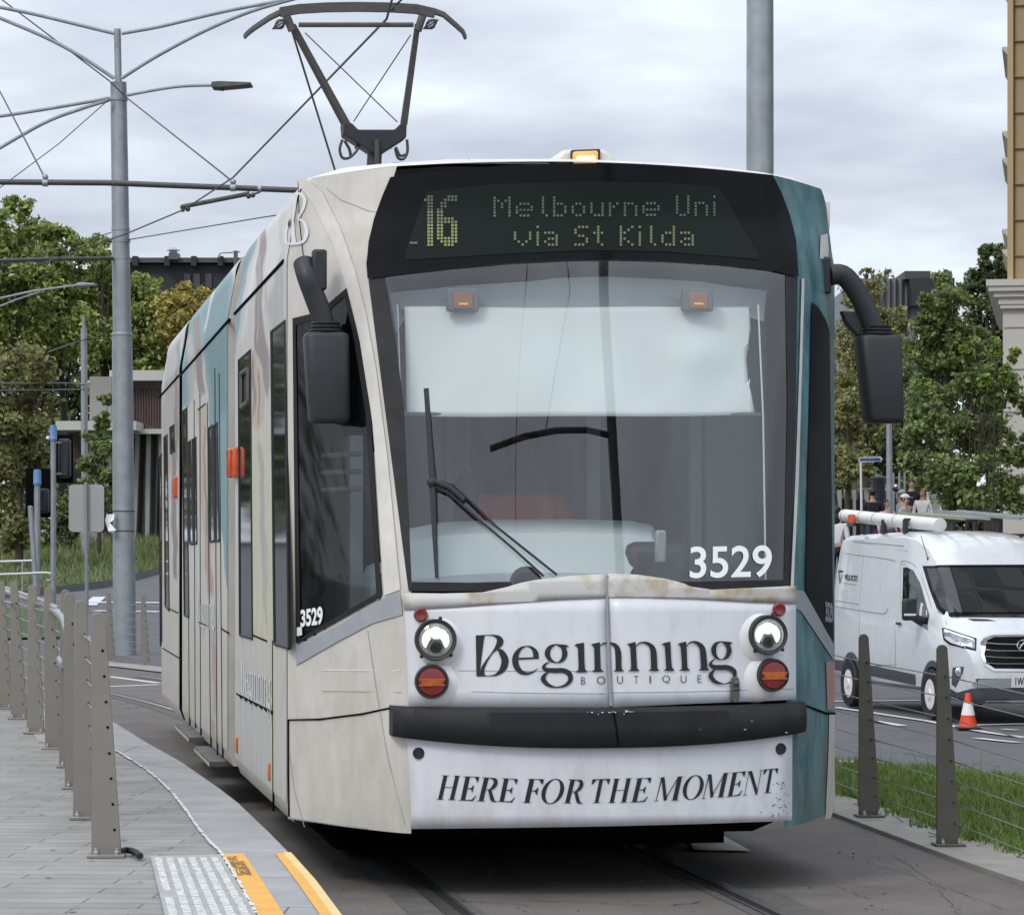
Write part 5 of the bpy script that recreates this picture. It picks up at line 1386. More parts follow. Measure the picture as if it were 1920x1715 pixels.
tag(mb.build('tactile_bars', M['tactile'], smooth=False), kind='structure')

# ------------------------------------------------------------------ cable fences
HOLES = (0.843, 0.738, 0.634, 0.53, 0.424, 0.321, 0.216, 0.112)
def post_mesh(h, m, wb=0.125, wt=0.058, th=0.014, holes=True):
    mb = MB(); pts = [(-wb / 2, 0), (wb / 2, 0), (-wb / 2 + wt, h - wt * 0.45)]
    for i in range(1, 10):
        a = math.pi * i / 10; pts.append((-wb / 2 + wt / 2 + wt / 2 * math.cos(a), h - wt * 0.5 + wt / 2 * math.sin(a)))
    pts.append((-wb / 2, h - wt * 0.45))
    mb.prism([(x, -th / 2, z) for x, z in pts], (0, th, 0))
    return mb
def hole_x(f, wb=0.125, wt=0.058): return wb / 2 - (wb - wt) * f - 0.022
def fence(name, label, bases, hs, m, cable_m, rz, cables=True, bolts=True):
    f = thing(name, label, 'fence', bases[0])
    o0 = Vector(bases[0])
    posts = []
    for i, (b, h) in enumerate(zip(bases, hs)):
        p = post_mesh(h, m).build('post', m, f, bevel=0.003)
        p.location = Vector(b) - o0; p.rotation_euler = (0, 0, rz[i] if isinstance(rz, list) else rz)
        mb = MB(); mb.box((0, 0, 0.008), (0.155, 0.13, 0.014)); mb.build('base_plate', m, p, bevel=0.003)
        mb = MB()
        for sx in (-0.04, 0.045):
            for sy in (-0.045, 0.045):
                mb.lathe([(0.013, 0.0), (0.013, 0.012), (0.009, 0.016), (0.009, 0.024), (0.0, 0.030)], (sx, sy, 0.015), (0, 0, 1), 8)
        mb.build('bolts', M['stainless_dull'], p)
        mb = MB()
        for fr in HOLES: mb.lathe([(0.006, -0.0095), (0.006, 0.0095)], (hole_x(fr), 0, fr * h), (0, 1, 0), 8)
        mb.build('ferrules', M['dark'], p)
        posts.append(p)
    if cables:
        for fr in HOLES:
            mb = MB(); pts = []
            for i, (b, h) in enumerate(zip(bases, hs)):
                a = rz[i] if isinstance(rz, list) else rz
                pts.append(Vector(b) - o0 + Vector((hole_x(fr) * math.cos(a), hole_x(fr) * math.sin(a), fr * h)))
            mb.tube(pts, 0.0035, 5); mb.build('cable', cable_m, f)
    return f
PF = [(200, 1606), (162, 1535), (144, 1478), (131, 1438), (103, 1404), (67, 1375), (36, 1348), (9, 1329), (-25, 1316)]
TOPS = [1147, 1125, 1111, 1105, 1100, 1096, 1090, 1090, 1090]
bs, hs = [], []
for (u, v), t in zip(PF, TOPS):
    p = onZ(u, v, ZP); bs.append(tuple(p)); hs.append((v - t) / F * p.y)
pfence = fence('platform_fence', 'taupe steel post and cable fence with stainless handrail along the grey paved platform', bs, hs, M['post'], M['stainless_dull'], [R(x) for x in (4, 6, 6, 8, 0, -2, -2, -2, -2)])
for k_, c_ in enumerate(c for c in pfence.children if c.name.startswith('post')): c_.rotation_euler.x = R((0.5, -0.7, 0.9, -0.4, 0.8, -0.9, 0.3, 0.6, 0)[k_ % 9]); c_.rotation_euler.y = R((0, 0.3, -0.4, 0.5, -0.3, 0.4, -0.2, 0.3, 0)[k_ % 9])
o0 = Vector(bs[0])
mb = MB()
def hy(u, v, Y): return onY(u, v, Y) - o0
path = [hy(113, 1236, 17.3), hy(121, 1246, 17.0), hy(125, 1225, 16.75), hy(124, 1190, 16.6), hy(123, 1172, 16.6), hy(119, 1160, 16.9), hy(110, 1150, 17.6), hy(96, 1140, 19), hy(76, 1130, 20.6), hy(40, 1119, 23), hy(0, 1106, 25.5), hy(-50, 1096, 28)]
mb.tube(smooth_path(path, 6), 0.024, 12)
mb.build('handrail', M['stainless_dull'], pfence)
mb = MB(); path = [hy(108, 1142, 17.9), hy(92, 1132, 19.2), hy(72, 1124, 20.8), hy(38, 1112, 23.2), hy(0, 1100, 25.7), hy(-50, 1090, 28)]
mb.tube(smooth_path(path, 6), 0.018, 10)
mb.build('upper_rail', M['stainless_dull'], pfence)
mb = MB()
for a, b in (((134, 1199, 16.3), (170, 1199, 14.2)), ((163, 1189, 15.0), (170, 1199, 14.2)), ((133, 1171, 17.0), (148, 1171, 16.0)), ((120, 1153, 17.6), (136, 1153, 16.5)), ((100, 1140, 18.9), (110, 1142, 18.0)), ((60, 1132, 20.6), (80, 1133, 20.0)), ((8, 1128, 22.5), (22, 1130, 22.0))):
    mb.tube([hy(*a), hy(*b)], 0.008, 6)
mb.build('rail_bracket', M['stainless_dull'], pfence)
RB = [(1979, 1672), (1778, 1585), (1630, 1531), (1518, 1490)]; RT = [1245, 1208, 1188, 1165]
bs, hs = [], []
for (u, v), t in zip(RB, RT):
    p = onZ(u, v, 0.028); bs.append(tuple(p)); hs.append((v - t) / F * p.y)
fence('verge_fence', 'dark olive steel post and cable fence on the concrete strip beside the grass verge', bs, hs, M['post_dark'], M['stainless_dull'], [R(6)] * 4)
bs, hs = [], []
for u, v, t in ((134, 1228, 1108), (208, 1241, 1110), (273, 1249, 1114), (345, 1256, 1118)):
    p = onG(u, v); bs.append((p.x, p.y, p.z)); hs.append((v - t) / F * p.y)
fence('crossing_fence', 'low grey post and cable fence in front of the large galvanised pole', bs, hs, M['post'], M['stainless_dull'], R(2))
sheet('far_kerb_strip', [gp(190, 1241), gp(300, 1252), gp(330, 1262), gp(300, 1262), gp(190, 1249)], M['concrete'], 0.02)
# short black hose at the foot of the nearest post
mb = MB(); mb.tube([onZ(u, v, ZP + 0.022) for u, v in ((226, 1596), (236, 1593), (246, 1594), (256, 1598), (263, 1604))], 0.014, 8)
tag(mb.build('cable_stub', M['black_rubber']), 'short black cable stub on the paving at the foot of the nearest fence post', 'cable')
# ------------------------------------------------------------------ people
def person(label, loc, rz, height, shirt, legs, hair, skin=None, pose='stand', long_hair=False, cap=None, bag=None, seated=False):
    s = height / 1.75
    root = thing('person', label, 'person', loc, rz)
    skin = skin or M['skin']
    def skel(name, V, E, m, lv=1, par=root):
        me = bpy.data.meshes.new(name); me.from_pydata([Vector(v[:3]) * s for v in V], E, [])
        me.materials.append(m)
        o = bpy.data.objects.new(name, me); COL.objects.link(o); o.parent = par
        o.modifiers.new('skin', 'SKIN')
        for i, v in enumerate(V):
            r = v[3]; ry = v[4] if len(v) > 4 else r
            me.skin_vertices[0].data[i].radius = (r * s, ry * s)
        me.skin_vertices[0].data[0].use_root = True
        sb = o.modifiers.new('sub', 'SUBSURF'); sb.levels = lv; sb.render_levels = lv
        me.polygons.foreach_set('use_smooth', [])
        return o
    # faces -y; x is the figure's left
    if seated:
        V = [(0, 0, .95, .15, .11), (0, -.01, 1.15, .14, .10), (0, 0, 1.33, .16, .10), (0, 0, 1.46, .07), (0, -.01, 1.54, .055), (0, -.02, 1.62, .078, .088), (0, -.02, 1.71, .078, .09), (0, -.01, 1.77, .045)]
        arm = [((.19, 0, 1.40, .055), (.25, -.12, 1.18, .042), (.18, -.36, 1.10, .034), (.15, -.43, 1.10, .026))]
        leg = [((.09, -.02, .90, .085), (.13, -.42, .92, .065), (.13, -.45, .48, .045), (.13, -.55, .42, .035))]
    else:
        V = [(0, 0, .95, .15, .11), (0, 0, 1.12, .135, .095), (0, 0, 1.32, .16, .10), (0, 0, 1.45, .07), (0, -.005, 1.52, .052), (0, -.015, 1.60, .075, .088), (0, -.02, 1.68, .077, .092), (0, -.01, 1.74, .045)]
        arm = [((.19, 0, 1.39, .055), (.25, .02, 1.12, .042), (.25, -.06, .88, .034), (.25, -.08, .80, .026))]
        leg = [((.09, 0, .90, .088), (.11, -.01, .50, .06), (.11, .02, .10, .045), (.11, -.12, .04, .036))]
    armR = [tuple((-p[0],) + p[1:] for p in arm[0])]
    if pose == 'point': armR = [((-.19, 0, 1.39, .055), (-.40, -.05, 1.46, .042), (-.62, -.12, 1.54, .034), (-.70, -.14, 1.56, .026))]
    if pose == 'point': armR = [tuple((p[0],) + p[1:] for p in armR[0])]
    E = [(i, i + 1) for i in range(7)]
    V = list(V)
    nose = len(V); V.append((0, -.115, 1.64 if not seated else 1.66, .016)); E.append((5, nose))
    for ch in (arm[0], armR[0]):
        pr = 2
        for p in ch: V.append(p); E.append((pr, len(V) - 1)); pr = len(V) - 1
        d = (Vector(ch[3][:3]) - Vector(ch[2][:3])).normalized(); sd = d.orthogonal().normalized()
        w = Vector(ch[3][:3])
        for k, (o_, ln) in enumerate(((-.03, .075), (-.01, .09), (.01, .088), (.03, .068))):
            q = w + sd * o_ + d * .05; e_ = q + d * ln * .6 + Vector((0, -.015, 0))
            V.append((q.x, q.y, q.z, .010)); E.append((pr, len(V) - 1)); V.append((e_.x, e_.y, e_.z, .008)); E.append((len(V) - 2, len(V) - 1))
        q = w + Vector((0, -.035, 0)) + d * .02; V.append((q.x, q.y, q.z, .011)); E.append((pr, len(V) - 1))
    for sg in (1, -1):
        pr = 0
        for p in leg[0]: V.append((sg * p[0],) + p[1:]); E.append((pr, len(V) - 1)); pr = len(V) - 1
    skel('body', V, E, skin)
    T = [(v[0], v[1], v[2], v[3] + .014, (v[4] if len(v) > 4 else v[3]) + .014) for v in V[:3]]
    TE = [(0, 1), (1, 2)]
    T.append((0, 0, 1.43, .085)); TE.append((2, 3))
    for ch in (arm[0], armR[0]):
        pr = 2
        for p in ch[:3]: T.append((p[0], p[1], p[2], p[3] + .012)); TE.append((pr, len(T) - 1)); pr = len(T) - 1
    skel('shirt', T, TE, shirt)
    T = [(0, 0, .97, .150, .115)]; TE = []
    for sg in (1, -1):
        pr = 0
        for p in leg[0][:3]: T.append((sg * p[0], p[1], p[2], p[3] + .016)); TE.append((pr, len(T) - 1)); pr = len(T) - 1
    skel('trousers', T, TE, legs)
    hz = 1.665 if not seated else 1.69
    mb = MB(); mb.ball((0, .012 * s, (hz + .025) * s), (.096 * s, .108 * s, .098 * s), 0, 14, 10)
    mb.v = [v if not (v[1] < -.05 * s and v[2] < (hz + .045) * s) else (v[0] * .8, -.03 * s, v[2]) for v in mb.v]
    fz = 1.675 if not seated else 1.70
    fb = MB()
    for sx in (-1, 1):
        fb.ball((sx * .031 * s, -.104 * s, (fz - .005) * s), (.013 * s, .008 * s, .007 * s), 0, 8, 6); fb.box((sx * .031 * s, -.106 * s, (fz + .014) * s), (.034 * s, .01 * s, .006 * s))
    fb.build('eyes', hair, root)
    MB().box((0, -.096 * s, (fz - .075) * s), (.046 * s, .012 * s, .009 * s)).build('mouth', mat('lips', (0.25, 0.11, 0.10), 0.6), root, bevel=0.002)
    eb = MB()
    for sx in (-1, 1): eb.ball((sx * .083 * s, 0, (fz - .02) * s), (.014 * s, .022 * s, .032 * s), 0, 8, 6)
    eb.build('ears', skin, root)
    if long_hair: mb.ball((0, .05 * s, (hz - .10) * s), (.10 * s, .06 * s, .17 * s), 0, 12, 8)
    mb.build('hair', hair, root, ang=60)
    if cap:
        mb = MB(); mb.ball((0, 0, (hz + .06) * s), (.104 * s, .114 * s, .075 * s), 0, 14, 8); mb.box((0, -.14 * s, (hz + .045) * s), (.14 * s, .10 * s, .012 * s)); mb.build('cap', cap, root, ang=60)
    if bag:
        mb = MB(); mb.box((0, .17 * s, 1.22 * s), (.30 * s, .14 * s, .42 * s)); mb.build('backpack', bag, root, bevel=.04)
    return root

person('tram driver in an orange vest seated behind the windscreen dashboard', P0 + RF @ Vector((-0.12, 0.55, 0.41)), TH, 1.72, M['hivis'], M['navy'], mat('dark_hair', (0.015, 0.012, 0.01), 0.7), skin=mat('shaded_skin', (0.16, 0.095, 0.07), 0.6), seated=True)  # skin colour darkened to carry the dimness of the cab
HAIRB = mat('black_hair', (0.012, 0.011, 0.011), 0.6); HAIRG = mat('brown_hair', (0.05, 0.035, 0.025), 0.6)
def cloth(n, c): return mat(n, c, 0.85, var=0.15, vscale=6)
GREYC = cloth('grey_cloth', (0.38, 0.38, 0.40)); PINKC = cloth('pink_cloth', (0.62, 0.36, 0.38)); BLK = cloth('black_cloth', (0.012, 0.012, 0.015)); WHT = cloth('white_cloth', (0.68, 0.68, 0.70)); JEAN = cloth('denim', (0.05, 0.07, 0.12))
def stand_at(u, v_head, Y, h):
    p = onY(u, v_head, Y); return (p.x, p.y, p.z - h)
# ground under the far footpath
for lab, u, vh, Y, h, rz, a in (
    ('person in black jacket with backpack walking away beyond the white van', 1636, 918, 78, 1.80, 180, dict(shirt=BLK, legs=JEAN, hair=HAIRB, bag=BLK)),
    ('woman in a pink top with dark strap across her chest', 1664, 937, 76, 1.66, 10, dict(shirt=PINKC, legs=JEAN, hair=HAIRB, long_hair=True)),
    ('person in grey sweater and grey cap at the back of a pair', 1691, 921, 80, 1.82, -70, dict(shirt=GREYC, legs=JEAN, hair=HAIRG, cap=GREYC)),
    ('bearded man in grey hoodie with a white cap looking aside', 1697, 929, 75, 1.80, 50, dict(shirt=GREYC, legs=BLK, hair=HAIRB, cap=WHT)),
    ('person in black top stretching one arm out sideways', 1709, 900, 84, 1.80, 0, dict(shirt=BLK, legs=BLK, hair=HAIRB, pose='point')),
    ('man in white short sleeved shirt standing by the grey barrier', 1730, 917, 82, 1.76, -20, dict(shirt=WHT, legs=JEAN, hair=HAIRB)),
    ('person with long dark hair and white top half hidden by the tram', 1569, 952, 56, 1.66, 150, dict(shirt=WHT, legs=BLK, hair=HAIRB, long_hair=True))):
    person(lab, stand_at(u, vh, Y, h), R(rz), h, **a)

# ------------------------------------------------------------------ van
M['van_white'] = mat('van_white', (0.72, 0.75, 0.77), 0.22, var=0.07, vscale=2, coat=0.6, dirt=((0.36, 0.35, 0.33), 1.0, 0.3))
M['van_grey'] = mat('van_trim', (0.06, 0.065, 0.075), 0.5)
M['van_glass'] = mat('van_glass', (0.012, 0.014, 0.015), 0.03, spec=0.9)
VW = R(180 + 12.44); VO = Vector((6.29, 41.43, -0.735))
van = thing('van', 'white high roof delivery van with roof rack parked on the road behind the verge fence', 'van', VO, VW)
VR = Matrix.Rotation(VW, 3, 'Z'); VI = Matrix.Rotation(-VW, 3, 'Z')
SEC = [  # y, roof z, roof half width, belt half width, underside z
 (-2.80, 2.35, .74, .90, .48), (-2.76, 2.47, .78, .95, .40), (-2.60, 2.53, .80, .985, .37), (-1.0, 2.56, .81, .99, .36), (0.1, 2.56, .81, .99, .36), (0.55, 2.52, .80, .99, .36), (0.95, 2.39, .78, .99, .36),
 (1.20, 2.22, .77, .99, .36), (1.36, 2.07, .77, .99, .36), (1.66, 1.74, .78, .99, .36), (1.94, 1.42, .80, .985, .34), (2.12, 1.34, .80, .97, .32), (2.40, 1.24, .77, .94, .28), (2.58, 1.16, .73, .90, .27), (2.68, 1.05, .70, .86, .27), (2.75, .88, .68, .82, .28), (2.78, .60, .66, .79, .30)]
mb = MB(); vs = []; K = 0
for y, zt, wr_, wb_, zb in SEC:
    belt = min(1.22, zt - 0.12)
    h = [(0, zt), (wr_ * .5, zt - .006), (wr_ * .85, zt - .03), (wr_, zt - .10 if zt > 1.6 else zt - .05)]
    h += [(wr_ + (wb_ - wr_) * .55, (h[-1][1] + belt) / 2), (wb_, belt - .02), (wb_, .80 if belt > .9 else .6), (wb_ - .015, .55), (wb_ - .04, zb + .06), (wb_ - .12, zb)]
    sec = h + [(-x, z) for x, z in h[-1:0:-1]]
    K = len(sec); vs += [(x, y, z) for x, z in sec]
fs = []
for i in range(len(SEC) - 1):
    for j in range(K): fs.append((i * K + j, i * K + (j + 1) % K, (i + 1) * K + (j + 1) % K, (i + 1) * K + j))
fs += [tuple(range(K)), tuple((len(SEC) - 1) * K + j for j in range(K))[::-1]]
mb.add(vs, fs)
vb = mb.build('body', M['van_white'], van, ang=42)
_bm = bmesh.new(); _bm.from_mesh(vb.data); bmesh.ops.triangulate(_bm, faces=_bm.faces); BVHV = BVHTree.FromBMesh(_bm); _bm.free()
VC = VI @ (Vector((0, 0, EYE)) - VO)
def onV(u, v, off=0.004):
    d = (VI @ Vector(((u - U0) / F, 1.0, -(v - V0) / F))).normalized()
    h, n_, i, t = BVHV.ray_cast(VC, d)
    if h is None:
        h, n_, i, t = BVHV.find_nearest(VC + d * 41.0)
    if n_.dot(d) > 0: n_ = -n_
    return h + n_ * off
def V_(off): return lambda u, v: onV(u, v, off)
def vpart(name, poly, m, off=0.006, cell=6, par=van): return patch(poly, V_(off), cell).build(name, m, par, weld=True, ang=40)
wsv = vpart('windscreen', [(1732, 1061), (1960, 1060), (1960, 1158), (1783, 1157), (1770, 1153), (1758, 1141), (1745, 1105)], M['black_gloss'], 0.022, 3)
vpart('glass', [(1741, 1066), (1950, 1066), (1950, 1150), (1782, 1150), (1768, 1140), (1752, 1105)], M['van_glass'], 0.028, 3, par=wsv)
sw_ = vpart('side_window', [(1694, 1064), (1700, 1063), (1713, 1069), (1725, 1091), (1738, 1135), (1744, 1155), (1740, 1181), (1727, 1174), (1705, 1160), (1692, 1152)], M['van_glass'], 0.006)
hlv = vpart('headlight', [(1766, 1177), (1772, 1177), (1800, 1187), (1831, 1197), (1830, 1220), (1806, 1214), (1781, 1208), (1770, 1199)], M['black_gloss'], 0.008)
mb = MB(); patch([(1769, 1180), (1800, 1190), (1828, 1200), (1828, 1217), (1806, 1211), (1784, 1205), (1773, 1197)], V_(0.014), 5, mb, 0)
patch([(1771, 1180), (1800, 1190), (1826, 1199), (1826, 1202), (1800, 1194), (1773, 1184)], V_(0.018), 5, mb, 1)
patch([(1772, 1192), (1784, 1194), (1795, 1203), (1812, 1208), (1822, 1205), (1824, 1214), (1806, 1211), (1786, 1205), (1776, 1198)], V_(0.018), 5, mb, 1)
mb.build('lamp_unit', [mat('lamp_chrome', (0.42, 0.43, 0.45), 0.15, metal=0.7, var=0.5, vscale=12), mat('lamp_bright', (0.85, 0.86, 0.88), 0.2)], hlv)
G = [(1844, 1197), (1862, 1191), (1960, 1190), (1960, 1259), (1862, 1258), (1845, 1247), (1839, 1228), (1838, 1205)]
gr = vpart('grille', G, M['chrome'], 0.012)
GI = [(1851, 1201), (1864, 1195), (1955, 1194), (1955, 1254), (1865, 1253), (1850, 1243), (1845, 1226)]
vpart('grille_mesh', GI, M['black_gloss'], 0.017, par=gr)
mb = MB()
for v in (1207, 1219, 1231, 1242):
    mb.tube([onV(u, v + (2 if u > 1865 else 0), 0.024) for u in (1847, 1868, 1900, 1950)], 0.010, 6)
mb.build('grille_bar', M['chrome'], gr)
mb = MB(); mb.tube([onV(1921 + 15 * math.cos(t), 1212 + 10 * math.sin(t), 0.035) for t in [2 * math.pi * k / 20 for k in range(21)]], 0.010, 6)
mb.tube([onV(u, v, 0.035) for u, v in ((1910, 1217), (1920, 1205), (1926, 1217))], 0.008, 6)
mb.build('emblem', M['chrome'], gr)
fog = vpart('fog_light_recess', [(1787, 1251), (1808, 1249), (1805, 1262), (1800, 1272), (1792, 1288), (1785, 1282)], M['van_grey'], 0.008)
MB().lathe([(0.0, 0), (0.06, 0), (0.06, 0.02), (0.045, 0.03), (0, 0.035)], onV(1800, 1259, 0.01), (0.2, 1, 0), 18).build('fog_light', M['lamp_dim'], fog)
vpart('bumper_trim', [(1832, 1274), (1880, 1272), (1960, 1272), (1960, 1290), (1830, 1289), (1822, 1284)], mat('silver_trim', (0.30, 0.31, 0.32), 0.4), 0.008)
vpart('front_bumper', [(1783, 1290), (1795, 1298), (1824, 1290), (1960, 1291), (1960, 1322), (1806, 1318), (1784, 1305)], M['van_grey'], 0.010)
vpart('side_trim', [(1560, 1235), (1631, 1246), (1717, 1264), (1717, 1284), (1634, 1266), (1560, 1254)], M['van_grey'], 0.010)
pl_ = vpart('number_plate', [(1895, 1267), (1960, 1268), (1960, 1289), (1894, 1288)], M['soft_white'], 0.03)
text_on(MB(), '1WL', [(1902, 1284), (1923, 1284), (1923, 1270), (1902, 1270)], V_(0.034), 0.02).build('plate_lettering', M['ink'], pl_, smooth=False, orient=False)
mb = MB(); patch([(1572.2, 1068.5), (1580.8, 1069.4), (1580.8, 1073), (1572.2, 1072.4)], V_(0.006), 5, mb)
for q in (((1572.6, 1073), (1574, 1073), (1576.3, 1092), (1575, 1095)), ((1575, 1095), (1575.8, 1090), (1579, 1077), (1580.2, 1077))): mb.poly([onV(u, v, 0.0065) for u, v in q])
text_on(mb, 'VELOCITI', [(1583.5, 1086.5), (1607.5, 1090), (1608.5, 1079), (1583.5, 1076)], V_(0.0062), 0.03)
mb.build('side_lettering', M['ink'], van, smooth=False, orient=False)
mb = MB()
for k in range(9):
    u = 1583 + k * 2.7; v = 1091.5 + k * 0.42; mb.poly([onV(a, b, 0.006) for a, b in ((u, v), (u + 1.9, v + .3), (u + 1.9, v + 2.2), (u, v + 1.9))])
mb.build('tagline', M['grey_band'], van, smooth=False, orient=False)
mb = MB()
for pts in (((1566, 1037), (1575, 1036), (1640, 1044), (1676, 1050), (1680, 1053)), ((1566, 1125), (1610, 1132)), ((1620, 1040), (1616, 1090), (1612, 1150), (1612, 1235)), ((1566, 1136), (1640, 1148), (1660, 1149), (1665, 1140)),
            ((1678, 1170), (1680, 1250)), ((1690, 1052), (1700, 1052), (1716, 1060), (1730, 1085), (1748, 1140)), ((1690, 1052), (1689, 1100), (1689, 1150)), ((1566, 1011), (1640, 1018), (1695, 1023)), ((1758, 1144), (1770, 1157), (1775, 1170))):
    mb.tube([onV(u, v, 0.002) for u, v in smooth_path(pts, 4)], 0.007, 5)
mb.build('panel_seam', M['grey_band'], van)
mb = MB(); patch([(1814, 1160), (1850, 1161), (1868, 1164), (1825, 1164)], V_(0.006), 5, mb); mb.build('bonnet_vent', M['black_gloss'], van)
mb = MB(); b0 = onV(1740, 1049, 0.0); mb.lathe([(0.02, 0), (0.012, 0.04)], b0, (0, 0, 1), 8); mb.tube([b0, b0 + Vector((0.01, -0.25, 0.33))], 0.005, 5); mb.build('aerial', M['plastic'], van)
# wing mirror
c = onV(1736, 1160, 0.0); mb = MB()
mb.box((1.20, c.y + 0.02, c.z + 0.13), (0.20, 0.12, 0.30)); wm = mb.build('wing_mirror', M['plastic'], van, bevel=0.04)
mb = MB(); mb.tube([(0.93, c.y - 0.02, c.z - 0.03), (1.15, c.y, c.z + 0.03)], 0.05, 8); mb.build('stalk', M['plastic'], wm)
mb = MB(); mb.box((1.21, c.y + 0.085, c.z + 0.06), (0.17, 0.02, 0.03)); mb.build('repeater', M['soft_white'], wm, bevel=0.005)
c = onV(1688, 1169, 0.03); MB().box(c, (0.03, 0.16, 0.035)).build('door_handle', M['plastic'], van, bevel=0.01)
# wheels in dark arches
for y in (1.66, -1.70):
    mb = MB(); n = 24
    vs = [(1.0 if True else 0, y + 0.44 * math.cos(math.pi * i / n), 0.36 + 0.44 * math.sin(math.pi * i / n)) for i in range(n + 1)]
    mb.prism([(0.985, a, b) for _, a, b in vs] + [(0.985, y - 0.44, 0.25), (0.985, y + 0.44, 0.25)], (0.012, 0, 0)); mb.build('wheel_arch', M['van_grey'], van)
    mb = MB(); mb.prism([(0.999, y + (a - y) * .86, .34 + (b - .36) * .86) for _, a, b in vs] + [(0.999, y - 0.38, 0.25), (0.999, y + 0.38, 0.25)], (0.004, 0, 0)); mb.build('arch_shade_plate', M['dark'], van)  # dark plate on the body side, painted shade of the wheel well
    for s in (1, -1):
        w = MB().lathe([(0.20, -0.10), (0.33, -0.10), (0.345, -0.07), (0.345, 0.05), (0.33, 0.085), (0.215, 0.09), (0.21, 0.06)], (s * 0.955, y, 0.345), (s, 0, 0), 30).build('wheel', M['black_rubber'], van)
        MB().lathe([(0.212, 0.04), (0.21, 0.075), (0.17, 0.085), (0.12, 0.07), (0.07, 0.085), (0.06, 0.10), (0, 0.10)], (s * 0.955, y, 0.345), (s, 0, 0), 24).build('hubcap', M['soft_white'], w)
# roof rack
mb = MB()
for y in (-2.0, -1.1, -0.2):
    mb.tube([(0.72, y, 2.72), (-0.72, y, 2.72)], 0.02, 8)
    for s in (-1, 1): mb.box((s * 0.70, y, 2.62), (0.05, 0.10, 0.20))
mb.build('roof_rack', M['plastic'], van)
def vanpt(u, v, Y): return onY(u, v, Y)
pc = thing('pipe_carrier', 'long white conduit tube strapped to the van roof rack', 'tube', vanpt(1583, 966, 43.9))
o = vanpt(1583, 966, 43.9); a = Vector((0, 0, 0)); b = vanpt(1762, 984, 40.75) - o
MB().tube([a, b], 0.092, 24).build('tube', M['white_paint'], pc)
mb = MB()
for t in (0.02, 0.21, 0.36, 0.58): p = a.lerp(b, t); d = (b - a).normalized(); mb.lathe([(0.095, -0.012), (0.096, 0.012)], p, d, 24)
mb.build('strap', M['grey_band'], pc)
MB().lathe([(0.096, -0.01), (0.096, 0.02), (0.08, 0.025), (0.02, 0.025)], b, (b - a).normalized(), 24).build('end_cap', M['soft_white'], pc)
bc = vanpt(1597, 975, 43.2)
be = thing('beacon_light', 'small amber warning beacon on the rear of the van rack', 'beacon', bc)
MB().lathe([(0.062, 0), (0.055, 0.12), (0.02, 0.13), (0, 0.13)], (0, 0, -0.04), (0, 0, 1), 16).build('lens', M['orange_lens'], be)
MB().lathe([(0.08, -0.09), (0.062, -0.04)], (0, 0, 0), (0, 0, 1), 16).build('base', M['plastic'], be)
M['lad'] = mat('ladder_yellow', (0.32, 0.33, 0.19), 0.5, var=0.2, vscale=8)
def ladder(label, p, q, w, m=None):
    p = Vector(p); q = Vector(q); d = q - p; sd = Vector((-d.y, d.x, 0)).normalized() * w
    lt = thing('ladder', label, 'ladder', p)
    for s in (-.5, .5): MB().tube([sd * s, d + sd * s], 0.03, 4, sq=(0.02, 0.022)).build('rail', m or M['lad'], lt, smooth=False)
    mb = MB()
    for k in range(1, 10): mb.tube([d * (k / 10) - sd * .5, d * (k / 10) + sd * .5], 0.015, 6)
    mb.build('rungs', M['galv'], lt)
ladder('pale yellow ladder lying beside the white tube on the van roof', vanpt(1705, 962, 43.3), vanpt(1832, 972, 40.6), -0.36)
ladder('grey metal ladder at the far side of the van roof', vanpt(1775, 958, 43.0), vanpt(1935, 972, 40.4), -0.36, M['galv'])

# traffic cone
cp = onG(1815, 1358); cp = Vector((cp.x * 37.6 / cp.y, 37.6, ground_z(6, 37.6) + 0.01))
cone = thing('traffic_cone', 'orange traffic cone with white reflective band on the road in front of the van', 'traffic cone', cp)
MB().lathe([(0.030, 0.445), (0.032, 0.44), (0.052, 0.33), (0.093, 0.13), (0.125, 0.0)][::-1] + [(0.0, 0.445)], (0, 0, 0.015), (0, 0, 1), 28).build('body', mat('cone_orange', (0.80, 0.07, 0.02), 0.5, var=0.1, vscale=8), cone)
MB().lathe([(0.056, 0.325), (0.089, 0.165)], (0, 0, 0.015), (0, 0, 1), 28).build('reflective_band', M['white_ink'], cone)
MB().box((0, 0, 0.015), (0.30, 0.30, 0.03)).build('base', M['black_rubber'], cone, bevel=0.01)
# ------------------------------------------------------------------ poles, wires, signals
def rel(o, pts): return [Vector(p) - Vector(o) for p in pts]
YP = 43.6
b = onG(236, 1236); b = Vector((onY(236, 1236, YP).x, YP, ground_z(-5.8, YP)))
tp = thing('tram_pole', 'tall galvanised steel pole with gull wing arms and a street lamp left of the tram', 'pole', b)
def py(u, v, dy=0): return onY(u, v, YP + dy) - b
MB().tube([py(234, 1238), py(229, 627)], [0.172, 0.150], 28).build('lower_shaft', M['galv'], tp)
MB().tube([py(229, 630), py(222, 155)], [0.137, 0.120], 28).build('upper_shaft', M['galv'], tp)
MB().lathe([(0.155, 0), (0.160, 0.02), (0.150, 0.05)], py(229, 630), (0, 0, 1), 28).build('collar', M['galv'], tp)
for v, u in ((187, 222), (430, 226), (452, 227), (484, 227)): MB().lathe([(0.138, -0.02), (0.138, 0.02)], py(u, v), (0, 0, 1), 24).build('collar', M['galv'], tp)
MB().tube([py(222, 157), py(220, 55)], 0.052, 14).build('top_mast', M['galv'], tp)
